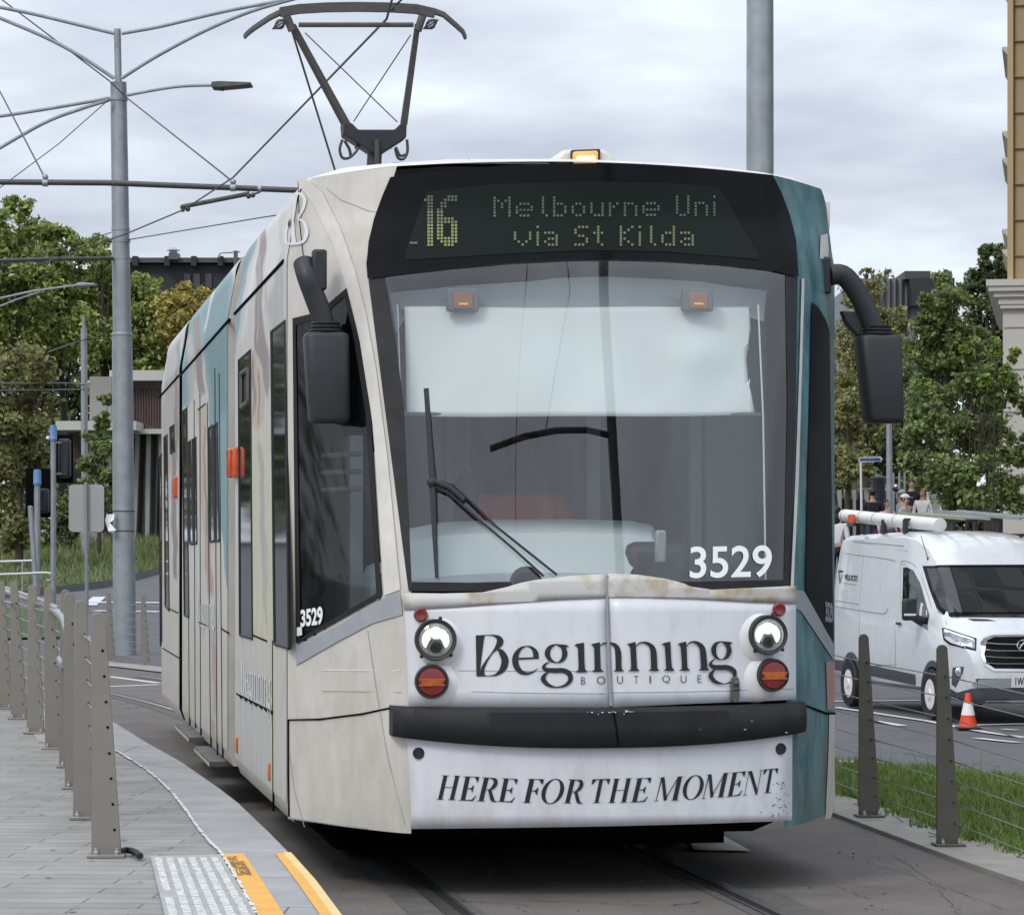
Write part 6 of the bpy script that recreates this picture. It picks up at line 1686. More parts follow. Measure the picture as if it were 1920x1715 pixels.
for pts in (((228, 63), (300, 50), (420, 22), (535, 0), (560, -6)), ((228, 147), (290, 108), (380, 60), (470, 22), (560, -4)), ((214, 63), (140, 45), (60, 26), (-30, 8)), ((214, 147), (150, 105), (80, 68), (-30, 22)),
            ((206, 184), (120, 199), (40, 212), (-30, 222)), ((204, 188), (150, 205), (80, 232), (-30, 295))):
    MB().tube([py(u, v, -0.2) for u, v in smooth_path(pts, 5)], 0.028, 10).build('bracket_arm', M['galv'], tp)
la = MB().tube([py(u, v, -0.2) for u, v in smooth_path(((238, 179), (290, 169), (340, 162), (398, 160)), 5)], 0.024, 10).build('lamp_arm', M['galv'], tp)
mb = MB(); mb.prism([py(u, v, -0.35) for u, v in ((396, 153), (410, 152), (470, 154), (471, 158), (455, 160), (410, 164), (396, 163))], (0, 0.35, 0)); mb.box(py(417, 167, -0.2), (0.05, 0.05, 0.06)); mb.build('lamp_head', M['grime_steel'], la, bevel=0.008)
mb = MB(); mb.box(py(250, 1140), (0.05, 0.05, 1.5)); mb.build('conduit', M['galv'], tp)
# paper notice tied round the pole
pb = onY(206, 981, YP - 0.25)
nt_ = thing('paper_notice', 'crumpled white paper tied to the galvanised pole with string', 'paper', pb)
mb = MB(); P = [onY(u, v, YP - 0.25 + d) - pb for u, v, d in ((200, 964, 0), (215, 963, .05), (213, 974, -.05), (206, 980, .02), (218, 994, -.04), (212, 1001, .03), (203, 996, 0), (199, 983, .06), (197, 975, -.03))]
mb.prism(P, (0, 0.02, 0)); mb.build('sheet', M['white_ink'], nt_, smooth=False)
mb = MB()
for v in (958, 995): mb.lathe([(0.172, -0.006), (0.172, 0.006)], onY(232, v, YP) - pb, (0, 0, 1), 24)
mb.build('string', M['wire'], nt_)

Yq = 32.0
b = Vector((onY(1425, 0, Yq).x, Yq, ground_z(2.7, Yq)))
t2 = thing('steel_pole', 'thick grey galvanised pole rising behind the tram roof', 'pole', b)
MB().tube([Vector((0, 0, -0.05)), Vector((0, 0, 9.0))], [0.160, 0.145], 32).build('shaft', M['galv'], t2)
MB().box((0, 0, 0.02), (0.5, 0.5, 0.04)).build('base_plate', M['galv'], t2, bevel=0.01)
MB().lathe([(0.146, 0), (0.15, 0.03), (0, 0.08)], (0, 0, 9.0), (0, 0, 1), 24).build('cap', M['galv'], t2)

Y3 = 85
b = Vector((onY(160, 1000, Y3).x, Y3, ground_z(-12, Y3)))
t3 = thing('slim_pole', 'slim grey pole with thin top mast in front of the dark trees', 'pole', b)
MB().tube([Vector((0, 0, 0)), onY(157, 615, Y3) - b], [0.11, 0.09], 16).build('shaft', M['galv'], t3)
MB().tube([onY(157, 616, Y3) - b, onY(156, 594, Y3) - b], 0.045, 10).build('top_mast', M['galv'], t3)

def wire(name, label, pts, r, cat='wire', group=None, m=None, n=6):
    o = MB().tube(pts, r, n).build(name, m or M['wire']); return tag(o, label, cat, group)
CW = 5.36
con = [onY(725, 36, 20.7)] + [onZ(u, v, z) for u, v, z in ((600, 165, 5.35), (437, 333, 5.35), (345, 393, 5.36), (240, 437, 5.36), (100, 487, 5.38), (-40, 528, 5.4))]
con = [Vector((-0.2, 13.0, 5.36)), Vector((-0.62, 18.0, 5.36))] + con
wire('contact_wire', 'thick dark overhead contact wire touching the pantograph and curving left', con, 0.009)
con2 = [Vector((0.25, 13.0, 5.95)), onY(757, -4, 20.7), onY(738, 14, 20.6), onY(728, 22, 20.5)]
wire('feeder_wire', 'short dark wire above the pantograph head at the top edge', con2, 0.008)
Y4 = 33
bp_ = onY(-60, 341, Y4)
br = thing('span_tube', 'dark horizontal overhead support tube with hanging registration arm', 'overhead arm', bp_)
def q4(u, v, d=0): return onY(u, v, Y4 + d) - bp_
MB().tube([q4(-60, 341), q4(200, 343), q4(560, 357)], 0.033, 12).build('tube', M['dark_steel'], br)
mb = MB(); mb.tube([q4(340, 388), q4(468, 363)], 0.026, 10); mb.tube([q4(340, 386), q4(344, 397)], 0.02, 8); mb.ball(q4(352, 392), 0.03); mb.ball(q4(466, 368), 0.03); mb.ball(q4(474, 366), 0.03); mb.tube([q4(476, 364), q4(486, 361), q4(486, 352)], 0.012, 6)
mb.build('registration_arm', M['dark_steel'], br)
mb = MB()
for u, v in ((85, 334), (437, 343)): MB().ball(q4(u, v - 2), 0.035).lathe([(0.042, -0.03), (0.042, 0.03)], q4(u, v + 9), (1, 0, 0), 12).build('clamp', M['galv'], br)
MB().lathe([(0.042, -0.02), (0.042, 0.02)], q4(487, 354), (1, 0, 0), 12).build('clamp', M['galv'], br)
wire('stay_wire', 'thin stay wire crossing behind the pole top down to the right clamp', [onY(-20, -18, 44.0), onY(205, 152, 43.3), onY(238, 184, 43.3), onY(418, 326, 33.4), onY(436, 341, 33)], 0.010, group='stay wires')
wire('stay_wire', 'thin stay wire from the left edge down to the left clamp on the tube', [onY(-20, 138, 40), onY(0, 172, 39), onY(76, 318, 33.4), onY(84, 333, 33)], 0.010, group='stay wires')
wire('stay_wire', 'thin wire falling from the pole collar to the lower left', [onY(203, 188, 43.4), onY(110, 270, 41), onY(0, 352, 38), onY(-20, 366, 37.5)], 0.008, group='stay wires')
wire('stay_wire', 'thin wire running from the pole rightward behind the tram', [onY(238, 450, 43.6), onY(490, 408, 38), onY(620, 388, 36)], 0.008, group='stay wires')
wire('stay_wire', 'thin wire sagging left from the pole above the lower arm', [onY(208, 436, 43.6), onY(100, 470, 46), onY(-20, 506, 50)], 0.008, group='stay wires')
wire('overhead_arm', 'grey horizontal arm reaching left from the pole over the trees', [onY(210, 485, 43.5), onY(100, 486, 42), onY(-30, 490, 40)], 0.030, cat='overhead arm', m=M['dark_steel'], n=10)
wire('signal_wire', 'thin pair of wires ending at the slim pole, upper one', [onY(-20, 719, 70), onY(130, 718, 83), onY(158, 722, 85)], 0.02, group='far wires')
wire('signal_wire', 'thin pair of wires ending at the slim pole, lower one', [onY(-20, 732, 70), onY(158, 730, 85)], 0.02, group='far wires')
wire('signal_wire', 'thin wire linking the slim pole and the big pole', [onY(90, 660, 80), onY(140, 642, 84), onY(165, 635, 85), onY(208, 634, 85)], 0.02, group='far wires')
Y5 = 52
b = onY(-25, 575, Y5); dl = thing('street_lamp', 'grey double arm street lamp head reaching in at left edge before trees', 'street lamp', (b.x - 1.0, Y5, ground_z(-9, Y5)))
o = Vector(dl.location)
MB().tube([Vector((0, 0, 0)), onY(-130, 600, Y5) - o], [0.09, 0.06], 12).build('shaft', M['galv'], dl)
MB().tube([onY(u, v, Y5) - o for u, v in ((-130, 590), (-40, 568), (60, 546), (148, 534))], 0.018, 8).build('upper_arm', M['galv'], dl)
MB().tube([onY(u, v, Y5) - o for u, v in ((-130, 640), (-40, 590), (30, 562), (75, 547))], 0.016, 8).build('lower_arm', M['galv'], dl)
MB().prism([onY(u, v, Y5) - o for u, v in ((143, 531), (150, 529), (178, 531), (178, 534), (150, 536), (143, 537))], (0, 0.25, 0)).build('lamp_head', M['galv'], dl, bevel=0.01)

# traffic signals, seen from behind
M['cap_blue'] = mat('cap_blue', (0.13, 0.27, 0.50), 0.5, var=0.15, vscale=10)
def signal(label, u, vt, vb, Y, boxq, backq):
    b = Vector((onY(u, vb, Y).x, Y, ground_z(-10, Y)))
    t = thing('traffic_signal', label, 'traffic light', b)
    MB().tube([Vector((0, 0, 0)), onY(u, vt + 6, Y) - b], 0.058, 14).build('post', M['galv'], t)
    h = 30 / F * Y
    MB().lathe([(0.070, 0), (0.082, 0.05), (0.076, 0.06), (0.076, h * .82), (0.065, h), (0, h)], onY(u, vt + 30, Y) - b, (0, 0, 1), 18).build('post_cap', M['cap_blue'], t)
    x0, y0_, x1, y1_ = boxq
    P = [onY(a, c, Y + 0.15) - b for a, c in ((x0, y0_), (x1, y0_), (x1, y1_), (x0, y1_))]
    MB().prism(P, (0, 0.25, 0)).build('lamp_housing', M['plastic'], t, bevel=0.06)
    x0, y0_, x1, y1_ = backq
    P = [onY(a, c, Y + 0.42) - b for a, c in ((x0, y0_), (x1, y0_), (x1, y1_), (x0, y1_))]
    MB().prism(P, (0, 0.02, 0)).build('target_board', M['dark'], t, bevel=0.008)
    mb = MB()
    for v in (boxq[1] + 8, boxq[3] - 8): mb.tube([onY(u, v, Y) - b, onY((boxq[0] + boxq[2]) / 2, v, Y + 0.2) - b], 0.02, 6)
    mb.build('bracket', M['galv'], t)
signal('taller traffic signal with blue post cap seen from behind', 100, 797, 1120, 62, (108, 822, 131, 896), (95, 815, 137, 905))
signal('shorter traffic signal with blue post cap seen from behind', 70, 880, 1115, 58, (62, 915, 90, 962), (48, 878, 95, 970))
Y = 60; b = Vector((onY(163, 1110, Y).x, Y, ground_z(-9, Y)))
sg = thing('road_sign', 'plain grey back of a square road sign on a thin post', 'sign', b)
MB().tube([Vector((0, 0, 0)), onY(161, 904, Y) - b], 0.038, 12).build('post', M['galv'], sg)
mb = MB(); q = []
for cx_q, cz_q, a0 in ((187, 990, 0), (137, 990, 90), (137, 916, 180), (187, 916, 270)): pass
for (u, v, s0) in ((187, 916, 0), (137, 916, 1), (137, 989, 2), (187, 989, 3)):
    for k in range(5):
        a = (s0 + k / 4) * math.pi / 2; q.append(onY(u + 8 * math.cos(a), v - 8 * math.sin(a), Y + 0.06) - b)
mb.prism(q, (0, 0.012, 0)); mb.build('panel', mat('sign_back', (0.40, 0.40, 0.395), 0.5, metal=0.2), sg, smooth=False)
b = onG(74, 1120); b = Vector((onY(74, 1112, 50).x, 50, ground_z(-8, 50)))
o = MB().tube([Vector((0, 0, 0)), onY(57, 952, 50) - b], [0.05, 0.045], 12); MB
lp = thing('leaning_post', 'grey post leaning left in front of the traffic signals', 'post', b)
o.build('shaft', M['galv'], lp)
MB().lathe([(0.045, 0), (0.05, 0.02), (0.0, 0.04)], onY(57, 952, 50) - b, (0, 0, 1), 12).build('cap', M['galv'], lp)
b = onY(30, 1110, 47)
hr = thing('hand_rail', 'bent stainless handrails at the far left behind the fence posts', 'handrail', (b.x, 47, ground_z(-8, 47)))
o = Vector(hr.location)
MB().tube([onY(u, v, 47) - o for u, v in smooth_path(((-30, 1078), (30, 1076), (88, 1074), (97, 1079), (98, 1084), (94, 1087), (87, 1088)), 4)], 0.022, 8).build('lower_rail', M['steel'], hr)
MB().tube([onY(u, v, 48) - o for u, v in ((-30, 1054), (60, 1051))], 0.022, 8).build('upper_rail', M['steel'], hr)
for u, va, vb_ in ((42, 1052, 1120), (-20, 1052, 1120)): MB().tube([onY(u, va, 47.5) - o, onY(u, vb_, 47.5) - o], 0.02, 8).build('stanchion', M['steel'], hr)

# ------------------------------------------------------------------ buildings
M['bldg_conc'] = mat('pale_concrete', (0.31, 0.30, 0.285), 0.8, var=0.15, vscale=0.8, detail=8)
M['bldg_white'] = mat('white_fascia', (0.52, 0.51, 0.48), 0.7, var=0.08, vscale=1)
M['slat'] = mat('timber_slat', (0.10, 0.065, 0.055), 0.7, var=0.3, vscale=4)
M['bldg_dark'] = mat('dark_cladding', (0.022, 0.022, 0.025), 0.6, var=0.2, vscale=1)
def blk(name, px, Y, depth, m, par, o, **k):
    """box whose front face spans the given corners (u0, v0, u1, v1) at distance Y"""
    a = onY(px[0], px[1], Y) - o; c = onY(px[2], px[3], Y) - o
    return MB().box2((a.x, a.y, c.z), (c.x, a.y + depth, a.z)).build(name, m, par, smooth=False, **k)
o = Vector((onY(210, 0, 96).x, 96, ground_z(-13, 96)))
pv = thing('pavilion', 'low concrete and slatted timber pavilion behind the grass bank left of the tram', 'building', o)
blk('fin_wall', (168, 706, 209, 920), 95.0, 4, M['bldg_conc'], pv, o)
blk('roof', (205, 694, 345, 713), 95.5, 9, M['bldg_white'], pv, o)
blk('lower_roof', (104, 789, 255, 806), 94.0, 9, M['bldg_white'], pv, o)
blk('back_wall', (100, 806, 345, 1035), 101, 3, M['bldg_dark'], pv, o)
blk('upper_back_wall', (209, 713, 345, 806), 100, 3, M['bldg_dark'], pv, o)
blk('balcony_edge', (250, 804, 345, 813), 95.2, 5, M['bldg_white'], pv, o)
for nm, rects in (('slat_screen', [(u, 714, u + 3.4, 804) for u in range(250, 340, 5)]), ('lower_slat_screen', [(u, 807, u + 3.2, 866) for u in range(128, 150, 5)]), ('slat_gate', [(u, 1000, u + 3.5, 1036) for u in range(104, 152, 6)])):
    mb = MB()
    for r in rects:
        a = onY(r[0], r[1], 96) - o; c = onY(r[2], r[3], 96) - o; mb.box2((a.x, a.y, c.z), (c.x, a.y + 0.12, a.z))
    mb.build(nm, M['slat'], pv, smooth=False)
for u0, u1 in ((254, 246), (275, 271), (297, 300), (168, 160), (322, 330)):
    mb = MB(); P = [onY(u, v, 95.6) - o for u, v in ((u0, 812), (u0 + 8, 812), (u1 + 8, 1035), (u1, 1035))]
    mb.prism(P, (0, 2.0, 0)); mb.build('column', M['bldg_conc'], pv, smooth=False)
blk('plinth', (150, 998, 192, 1050), 94.5, 2, M['bldg_conc'], pv, o)
o = Vector((onY(340, 0, 150).x, 150, 1.8))
dk = thing('dark_building', 'black clad building with roof pipe and vent above the yellow tree', 'building', o)
blk('wall', (180, 496, 640, 900), 150, 20, M['bldg_dark'], dk, o)
blk('parapet', (180, 483, 640, 492), 149.5, 18, mat('parapet_grey', (0.07, 0.075, 0.075), 0.7), dk, o)
for u in (250, 310, 360, 410, 460): blk('stanchion', (u - 2, 480, u + 8, 498), 149.2, 0.5, M['bldg_dark'], dk, o)
vt = blk('vent', (316, 474, 334, 486), 149, 1.0, M['grime_steel'], dk, o)
p = onY(325, 474, 149.5) - o; MB().lathe([(0.2, 0), (0.2, 0.1), (0.36, 0.12), (0.1, 0.26), (0, 0.26)], p, (0, 0, 1), 16).build('cowl', M['galv'], vt)
for u in (345, 363, 385): blk('window', (u, 513, u + 12, 540), 149.9, 0.05, mat('smoked_pane', (0.05, 0.055, 0.06), 0.2), dk, o)
mb = MB(); mb.tube([onY(u, v, 149) - o for u, v in ((411, 483), (411, 477), (414, 474), (450, 472))], 0.05, 6); mb.build('roof_rail', M['galv'], dk)
for u in (440,): blk('post', (438, 470, 445, 500), 148.8, 0.3, M['grime_steel'], dk, o)
# small far objects poking over the trees
o = Vector((onY(1700, 0, 160).x, 160, 2.0))
db = thing('plant_room_building', 'grey ribbed building with black end box behind the right trees', 'building', o)
blk('wall', (1610, 522, 1722, 900), 160, 12, mat('ribbed_grey', (0.20, 0.21, 0.23), 0.6), db, o)
mb = MB()
for u in range(1614, 1712, 11):
    a = onY(u, 523, 159.8) - o; c = onY(u + 3, 600, 159.8) - o; mb.box2((a.x, a.y, c.z), (c.x, a.y + .15, a.z))
mb.build('ribs', M['bldg_dark'], db, smooth=False)
blk('end_box', (1710, 521, 1790, 572), 158, 12, M['bldg_dark'], db, o); blk('roof_box', (1697, 508, 1745, 523), 159, 6, mat('roof_box_grey', (0.06, 0.06, 0.065), 0.7), db, o)
# tan tower
M['tan'] = mat('tan_render', (0.50, 0.37, 0.20), 0.8, var=0.08, vscale=0.5); M['tan2'] = mat('tan_panel', (0.42, 0.315, 0.18), 0.8, var=0.08, vscale=0.5)
M['stone'] = mat('cream_stone', (0.58, 0.56, 0.50), 0.8, var=0.1, vscale=0.7)
YT = 78; o = Vector((onY(1900, 0, YT).x, YT, ground_z(13, YT)))
tw = thing('tower_block', 'tan rendered apartment tower with pale cornice at the right edge', 'building', o, R(-10.6))
blk('corner_pier', (1889, -400, 1900, 540), YT, 14, M['tan'], tw, o)
blk('wall', (1900, -400, 2300, 540), YT + 0.15, 13.8, M['tan2'], tw, o)
mb = MB()
for v in range(-380, 520, 67):
    a = onY(1900.5, v + 54, YT + .1) - o; c = onY(2300, v + 56, YT + .1) - o; mb.box2((a.x, a.y - 0.02, c.z), (c.x, a.y + .1, a.z))
mb.build('joints', mat('tan_joint', (0.34, 0.25, 0.14), 0.8), tw, smooth=False)
for (u0, v0, u1, v1) in ((1856, 523, 2300, 535), (1860, 535, 2300, 545), (1868, 545, 2300, 556), (1876, 556, 2300, 570), (1879, 570, 2300, 578)):
    blk('cornice', (u0, v0, u1, v1), YT - (1900 - u0) / F * YT * 0.8, 14, M['stone'], tw, o)
blk('podium', (1882, 578, 2300, 1000), YT - 0.1, 14, M['stone'], tw, o)
mb = MB()
for v in (612, 690, 770, 850): a = onY(1884, v, YT - .1) - o; c = onY(2300, v + 2.5, YT - .1) - o; mb.box2((a.x, a.y - 0.03, c.z), (c.x, a.y + .1, a.z))
mb.build('podium_joints', mat('stone_joint', (0.40, 0.39, 0.36), 0.8), tw, smooth=False)
for v, rail in ((50, True), (214, True), (266, False), (404, True), (444, False), (-110, True)):
    mb = MB()
    for k, w in enumerate((0.20, 0.16, 0.10, 0.05)):
        p = onY(1889, v + 2 + k * 4.5, YT) - o + Vector((0, 3, 0)); mb.box2((p.x - w, p.y, p.z - 0.066), (p.x + 0.05, p.y + 5, p.z))
    bal = mb.build('balcony', M['stone'], tw, smooth=False)
    if rail:
        p = onY(1887, v, YT) - o + Vector((0, 3.2, 0)); MB().box2((p.x - 0.02, p.y, p.z), (p.x + 0.06, p.y + 4.5, p.z + 0.85)).build('railing', M['dark_steel'], bal, smooth=False)

# ------------------------------------------------------------------ vegetation
def crown(mb, blobs, Y, n, size, rnd, depth=1.0, flat=0.6):
    tot = sum(b_[2] ** 2 for b_ in blobs)
    for bl_ in blobs:
        u, v, r = bl_[:3]; Yb = Y + (bl_[3] if len(bl_) > 3 else rnd.uniform(-1.0, 1.0))
        c = onY(u, v, Yb); rad = r / F * Y; k = int(n * r * r / tot)
        subs = []
        for _ in range(max(5, int(9 + r / 8))):
            d = Vector((rnd.gauss(0, 1), rnd.gauss(0, 1), rnd.gauss(0.15, 1))).normalized(); q = rad * rnd.uniform(0.45, 1.02)
            subs.append((c + Vector((d.x * q, d.y * q * depth, d.z * q * 0.95)), rad * rnd.uniform(0.16, 0.40), d))
        for _ in range(k):
            sc_, sr, sd = rnd.choice(subs)
            e = Vector((rnd.gauss(0, 1), rnd.gauss(0, 1), rnd.gauss(0, 0.8))) * sr * 0.62
            p = sc_ + e
            d = (p - c).normalized()
            s = size * rnd.uniform(0.5, 1.25)
            nn_ = (d * 0.4 + Vector((rnd.gauss(0, .6), rnd.gauss(0, .6), rnd.gauss(.35, .6)))).normalized()
            a = nn_.orthogonal().normalized(); a.rotate(Matrix.Rotation(rnd.uniform(0, 6.28), 3, nn_)); b2 = nn_.cross(a)
            mb.add([p - a * s * .5, p + b2 * s * flat * .5 + nn_ * s * .12, p + a * s * .55, p - b2 * s * flat * .5 + nn_ * s * .12], [(0, 1, 2, 3)])
BARK = mat('bark', (0.075, 0.06, 0.048), 0.9, var=0.4, vscale=6, bump=0.4, bscale=20)
BARKP = mat('pale_bark', (0.20, 0.18, 0.15), 0.9, var=0.4, vscale=6, bump=0.3, bscale=20)
def tree(name, label, cat, u, Y, blobs, n, size, m, group=None, trunk=0.16, seed=0, bark=BARK, limbs=True, depth=1.0, flat=0.6):
    rnd = random.Random(seed + 100); x = onY(u, 0, Y).x; o = Vector((x, Y, ground_z(x, Y)))
    t = thing(name, label, cat, o, 0, group)
    mb = MB(); crown(mb, blobs, Y, n, size, rnd, depth, flat)
    mb.v = [(v[0] - o.x, v[1] - o.y, v[2] - o.z) for v in mb.v]
    mb.build('crown', m, t, smooth=False, orient=False)
    if trunk:
        mb = MB(); top = onY(*min(blobs, key=lambda q: q[1])[:2], Y) - o
        low = max(0.4, min(onY(q[0], q[1] + q[2] * .6, Y).z for q in blobs) - o.z)
        fork = Vector((0.02, 0, max(0.6, top.z * 0.38)))
        mb.tube([Vector((0, 0, -0.05)), fork * 0.5 + Vector((trunk * .2, 0, 0)), fork, fork.lerp(top, 0.55), top], [trunk * 1.25, trunk, trunk * .85, trunk * .45, trunk * .1], 10)
        if limbs:
            for bl_ in blobs:
                c = onY(bl_[0], bl_[1], Y + rnd.uniform(-.8, .8)) - o; s_ = fork.lerp(top, rnd.uniform(0, .4))
                mb.tube([s_, s_.lerp(c, .5) + Vector((0, 0, .15)), c], [trunk * .4, trunk * .25, trunk * .08], 6)
        mb.build('trunk', bark, t)
    return t
LM_A = leafmat('leaf_mid', [(0.114, 0.159, 0.052), (0.195, 0.262, 0.073), (0.308, 0.379, 0.103), (0.487, 0.496, 0.146)], .3)
LM_B = leafmat('leaf_olive', [(0.114, 0.122, 0.054), (0.200, 0.215, 0.080), (0.314, 0.322, 0.122), (0.455, 0.404, 0.189)], .3)
LM_D = leafmat('leaf_dark', [(0.052, 0.073, 0.030), (0.085, 0.115, 0.047), (0.127, 0.168, 0.062), (0.198, 0.232, 0.091)], .25)
LM_Y = leafmat('leaf_yellow', [(0.193, 0.195, 0.045), (0.359, 0.300, 0.075), (0.497, 0.420, 0.120), (0.580, 0.450, 0.180)], .3)
LM_L = leafmat('leaf_lime', [(0.083, 0.141, 0.033), (0.165, 0.248, 0.050), (0.281, 0.380, 0.083), (0.396, 0.462, 0.116)], .35)
LM_G = leafmat('leaf_glossy', [(0.086, 0.123, 0.045), (0.158, 0.209, 0.073), (0.229, 0.295, 0.098), (0.371, 0.418, 0.172)], .3)
LG = 'trees behind the pavilion'
tree('leafy_tree', 'tallest olive green tree at the far left edge', 'tree', 30, 106, [(36, 395, 30), (-5, 440, 48), (55, 450, 36), (20, 500, 60), (-40, 540, 70), (72, 545, 52), (10, 600, 80)], 15300, 0.240, LM_A, LG, seed=1)
tree('leafy_tree', 'rounded green tree between the left edge and the galvanised pole', 'tree', 120, 110, [(100, 432, 26), (118, 455, 32), (146, 470, 30), (95, 500, 48), (150, 540, 56), (118, 600, 70), (60, 640, 70)], 15300, 0.240, LM_A, LG, seed=2)
tree('leafy_tree', 'narrow topped tree directly behind the galvanised pole', 'tree', 195, 108, [(190, 455, 20), (180, 492, 32), (205, 520, 34), (196, 570, 52), (178, 640, 66), (230, 650, 60)], 11900, 0.224, LM_A, LG, seed=3)
tree('leafy_tree', 'dark green tree right of the galvanised pole below the black building', 'tree', 275, 107, [(270, 534, 28), (252, 560, 36), (296, 572, 40), (262, 620, 56), (310, 640, 52), (270, 690, 60)], 11900, 0.224, LM_A, LG, seed=4)
tree('yellow_tree', 'golden yellow leafed tree beside the tram roof', 'tree', 350, 106, [(348, 556, 26), (325, 570, 26), (374, 566, 26), (342, 600, 40), (378, 600, 36), (308, 634, 32), (345, 650, 44)], 10200, 0.208, LM_Y, None, seed=5)
tree('backdrop_tree', 'wide dark tree filling the gaps behind the pavilion trees', 'tree', 130, 124, [(20, 620, 120), (140, 640, 110), (260, 690, 110), (60, 740, 110), (190, 780, 100), (20, 850, 90), (110, 880, 80), (40, 950, 60)], 15300, 0.336, LM_D, LG, seed=6)
tree('shrubby_tree', 'dusty olive tree low at the left edge above the signals', 'tree', 35, 78, [(28, 700, 60), (76, 690, 36), (20, 790, 66), (74, 770, 36), (50, 870, 52), (10, 900, 60), (80, 930, 38), (30, 980, 50)], 15300, 0.176, LM_B, None, seed=7, trunk=0.10)
tree('small_tree', 'slender light green sapling in front of the concrete fin wall', 'tree', 185, 84, [(202, 752, 12), (198, 785, 16), (178, 812, 18), (200, 842, 22), (176, 872, 24), (205, 905, 22), (182, 945, 22), (160, 905, 14)], 6120, 0.176, LM_G, None, seed=8, trunk=0.06)
tree('small_tree', 'dense dark shrub between the signals and the sign back', 'shrub', 130, 88, [(128, 950, 28), (118, 990, 30), (146, 930, 20), (92, 1000, 28)], 4420, 0.176, LM_D, None, seed=9, trunk=0.06)
RG = 'trees behind the white van'
tree('birch_tree', 'sparse brownish green tree beside the tram mirror arm', 'tree', 1622, 98, [(1625, 512, 12), (1664, 516, 10), (1640, 540, 26), (1600, 560, 26), (1626, 590, 44), (1675, 600, 36), (1600, 650, 56), (1650, 680, 60), (1590, 740, 56), (1640, 770, 60)], 15300, 0.160, LM_B, RG, seed=11, trunk=0.12)
tree('leafy_tree', 'bushy green tree beside the black end box', 'tree', 1775, 94, [(1770, 524, 22), (1752, 560, 30), (1790, 556, 28), (1765, 600, 44), (1800, 640, 50), (1745, 660, 50), (1775, 720, 60)], 13600, 0.208, LM_G, RG, seed=12)
tree('dark_tree', 'tall dark tree touching the tan tower', 'tree', 1855, 97, [(1848, 470, 18), (1876, 476, 16), (1850, 505, 28), (1872, 530, 30), (1835, 550, 36), (1862, 590, 40), (1830, 640, 50), (1868, 660, 44), (1840, 720, 56)], 14450, 0.192, LM_D, RG, seed=13)
tree('backdrop_tree', 'wide dark tree closing the view behind the birch', 'tree', 1700, 124, [(1590, 720, 80), (1680, 740, 90), (1790, 740, 100), (1880, 780, 90), (1600, 840, 70), (1700, 850, 60), (1690, 915, 40), (1760, 900, 50), (1600, 915, 40)], 15300, 0.336, LM_D, RG, seed=14)
tree('low_tree', 'olive low tree left of the blue street sign', 'tree', 1588, 80, [(1585, 800, 34), (1600, 850, 34), (1580, 890, 30), (1612, 880, 24), (1590, 760, 26)], 6120, 0.160, LM_B, None, seed=15, trunk=0.09)
tree('glossy_shrub', 'large broad leaved green shrub towering behind the van roof', 'shrub', 1810, 60, [(1735, 735, 30), (1760, 760, 40), (1815, 672, 14), (1822, 710, 34), (1866, 650, 15), (1868, 690, 24), (1900, 672, 12), (1870, 740, 44), (1912, 760, 34), (1720, 800, 36), (1780, 820, 54), (1850, 830, 54), (1910, 840, 40), (1710, 860, 30), (1770, 890, 48), (1840, 905, 54), (1905, 920, 44), (1800, 945, 34)], 12920, 0.124, LM_G, None, seed=16, trunk=0.05, flat=0.78)
tree('lime_sapling', 'young lime green shoots at the top of the broad leaved shrub', 'shrub', 1862, 58.5, [(1864, 640, 9), (1868, 662, 11), (1815, 662, 10), (1806, 655, 7), (1905, 660, 8), (1735, 720, 10), (1850, 720, 16), (1885, 705, 12)], 884, 0.128, LM_L, None, seed=17, trunk=0.02, limbs=True, flat=0.78)

rnd = random.Random(51); ho = Vector((onY(1720, 0, 120).x, 120, 1.85)); hg = thing('hedge', 'long dark clipped hedge far behind the pedestrians', 'hedge', ho)
mb = MB(); crown(mb, [(u, 935 + 18 * math.sin(u * .7), 46) for u in range(1545, 1960, 34)] + [(u, 985, 40) for u in range(1545, 1960, 40)], 120, 7000, 0.34, rnd)
mb.v = [(v[0] - ho.x, v[1] - ho.y, v[2] - ho.z) for v in mb.v]; mb.build('foliage', LM_D, hg, smooth=False, orient=False)
# grass bank on the left with tall tufts
bank = [gp(-60, 1122), gp(60, 1117), gp(110, 1110), (onG(200, 1100).x, onG(200, 1100).y), gp(250, 1088), gp(300, 1074), gp(345, 1062)]
bank_far = [(2.0, 118), (-26, 118)]
kerbp = [Vector((x, y, ground_z(x, y))) for x, y in bank]
sheet('grass_bank', bank + bank_far, M['lawn'], 0.03, step=3.0)
mb = MB()
for a, b_ in zip(kerbp, kerbp[1:]):
    mb.prism([a + Vector((0, -.25, -.1)), b_ + Vector((0, -.25, -.1)), b_ + Vector((0, .05, -.1)), a + Vector((0, .05, -.1))], (0, 0, .25))
tag(mb.build('far_kerb', mat('kerb_stone', (0.16, 0.16, 0.16), 0.8), smooth=False), kind='structure')
LM_T = leafmat('tuft', [(0.078, 0.102, 0.040), (0.140, 0.172, 0.062), (0.187, 0.218, 0.078), (0.265, 0.265, 0.125)], .3)
mb = MB(); rnd = random.Random(21); k = 0
BK = bank + bank_far
while k < 9000:
    x = rnd.uniform(-17, -6); y = rnd.uniform(60, 100)
    if not in_poly(x, y, BK): continue
    k += 1; h = rnd.uniform(.12, .34) * (0.6 + 0.8 * ss(70, 95, y)); a = rnd.uniform(0, 6.28); w = .025; z = ground_z(x, y)
    mb.add([(x - w, y, z), (x + w, y, z), (x + h * .4 * math.cos(a), y + h * .4 * math.sin(a), z + h)], [(0, 1, 2)])
tag(mb.build('bank_grass', LM_T, smooth=False, orient=False), kind='stuff')
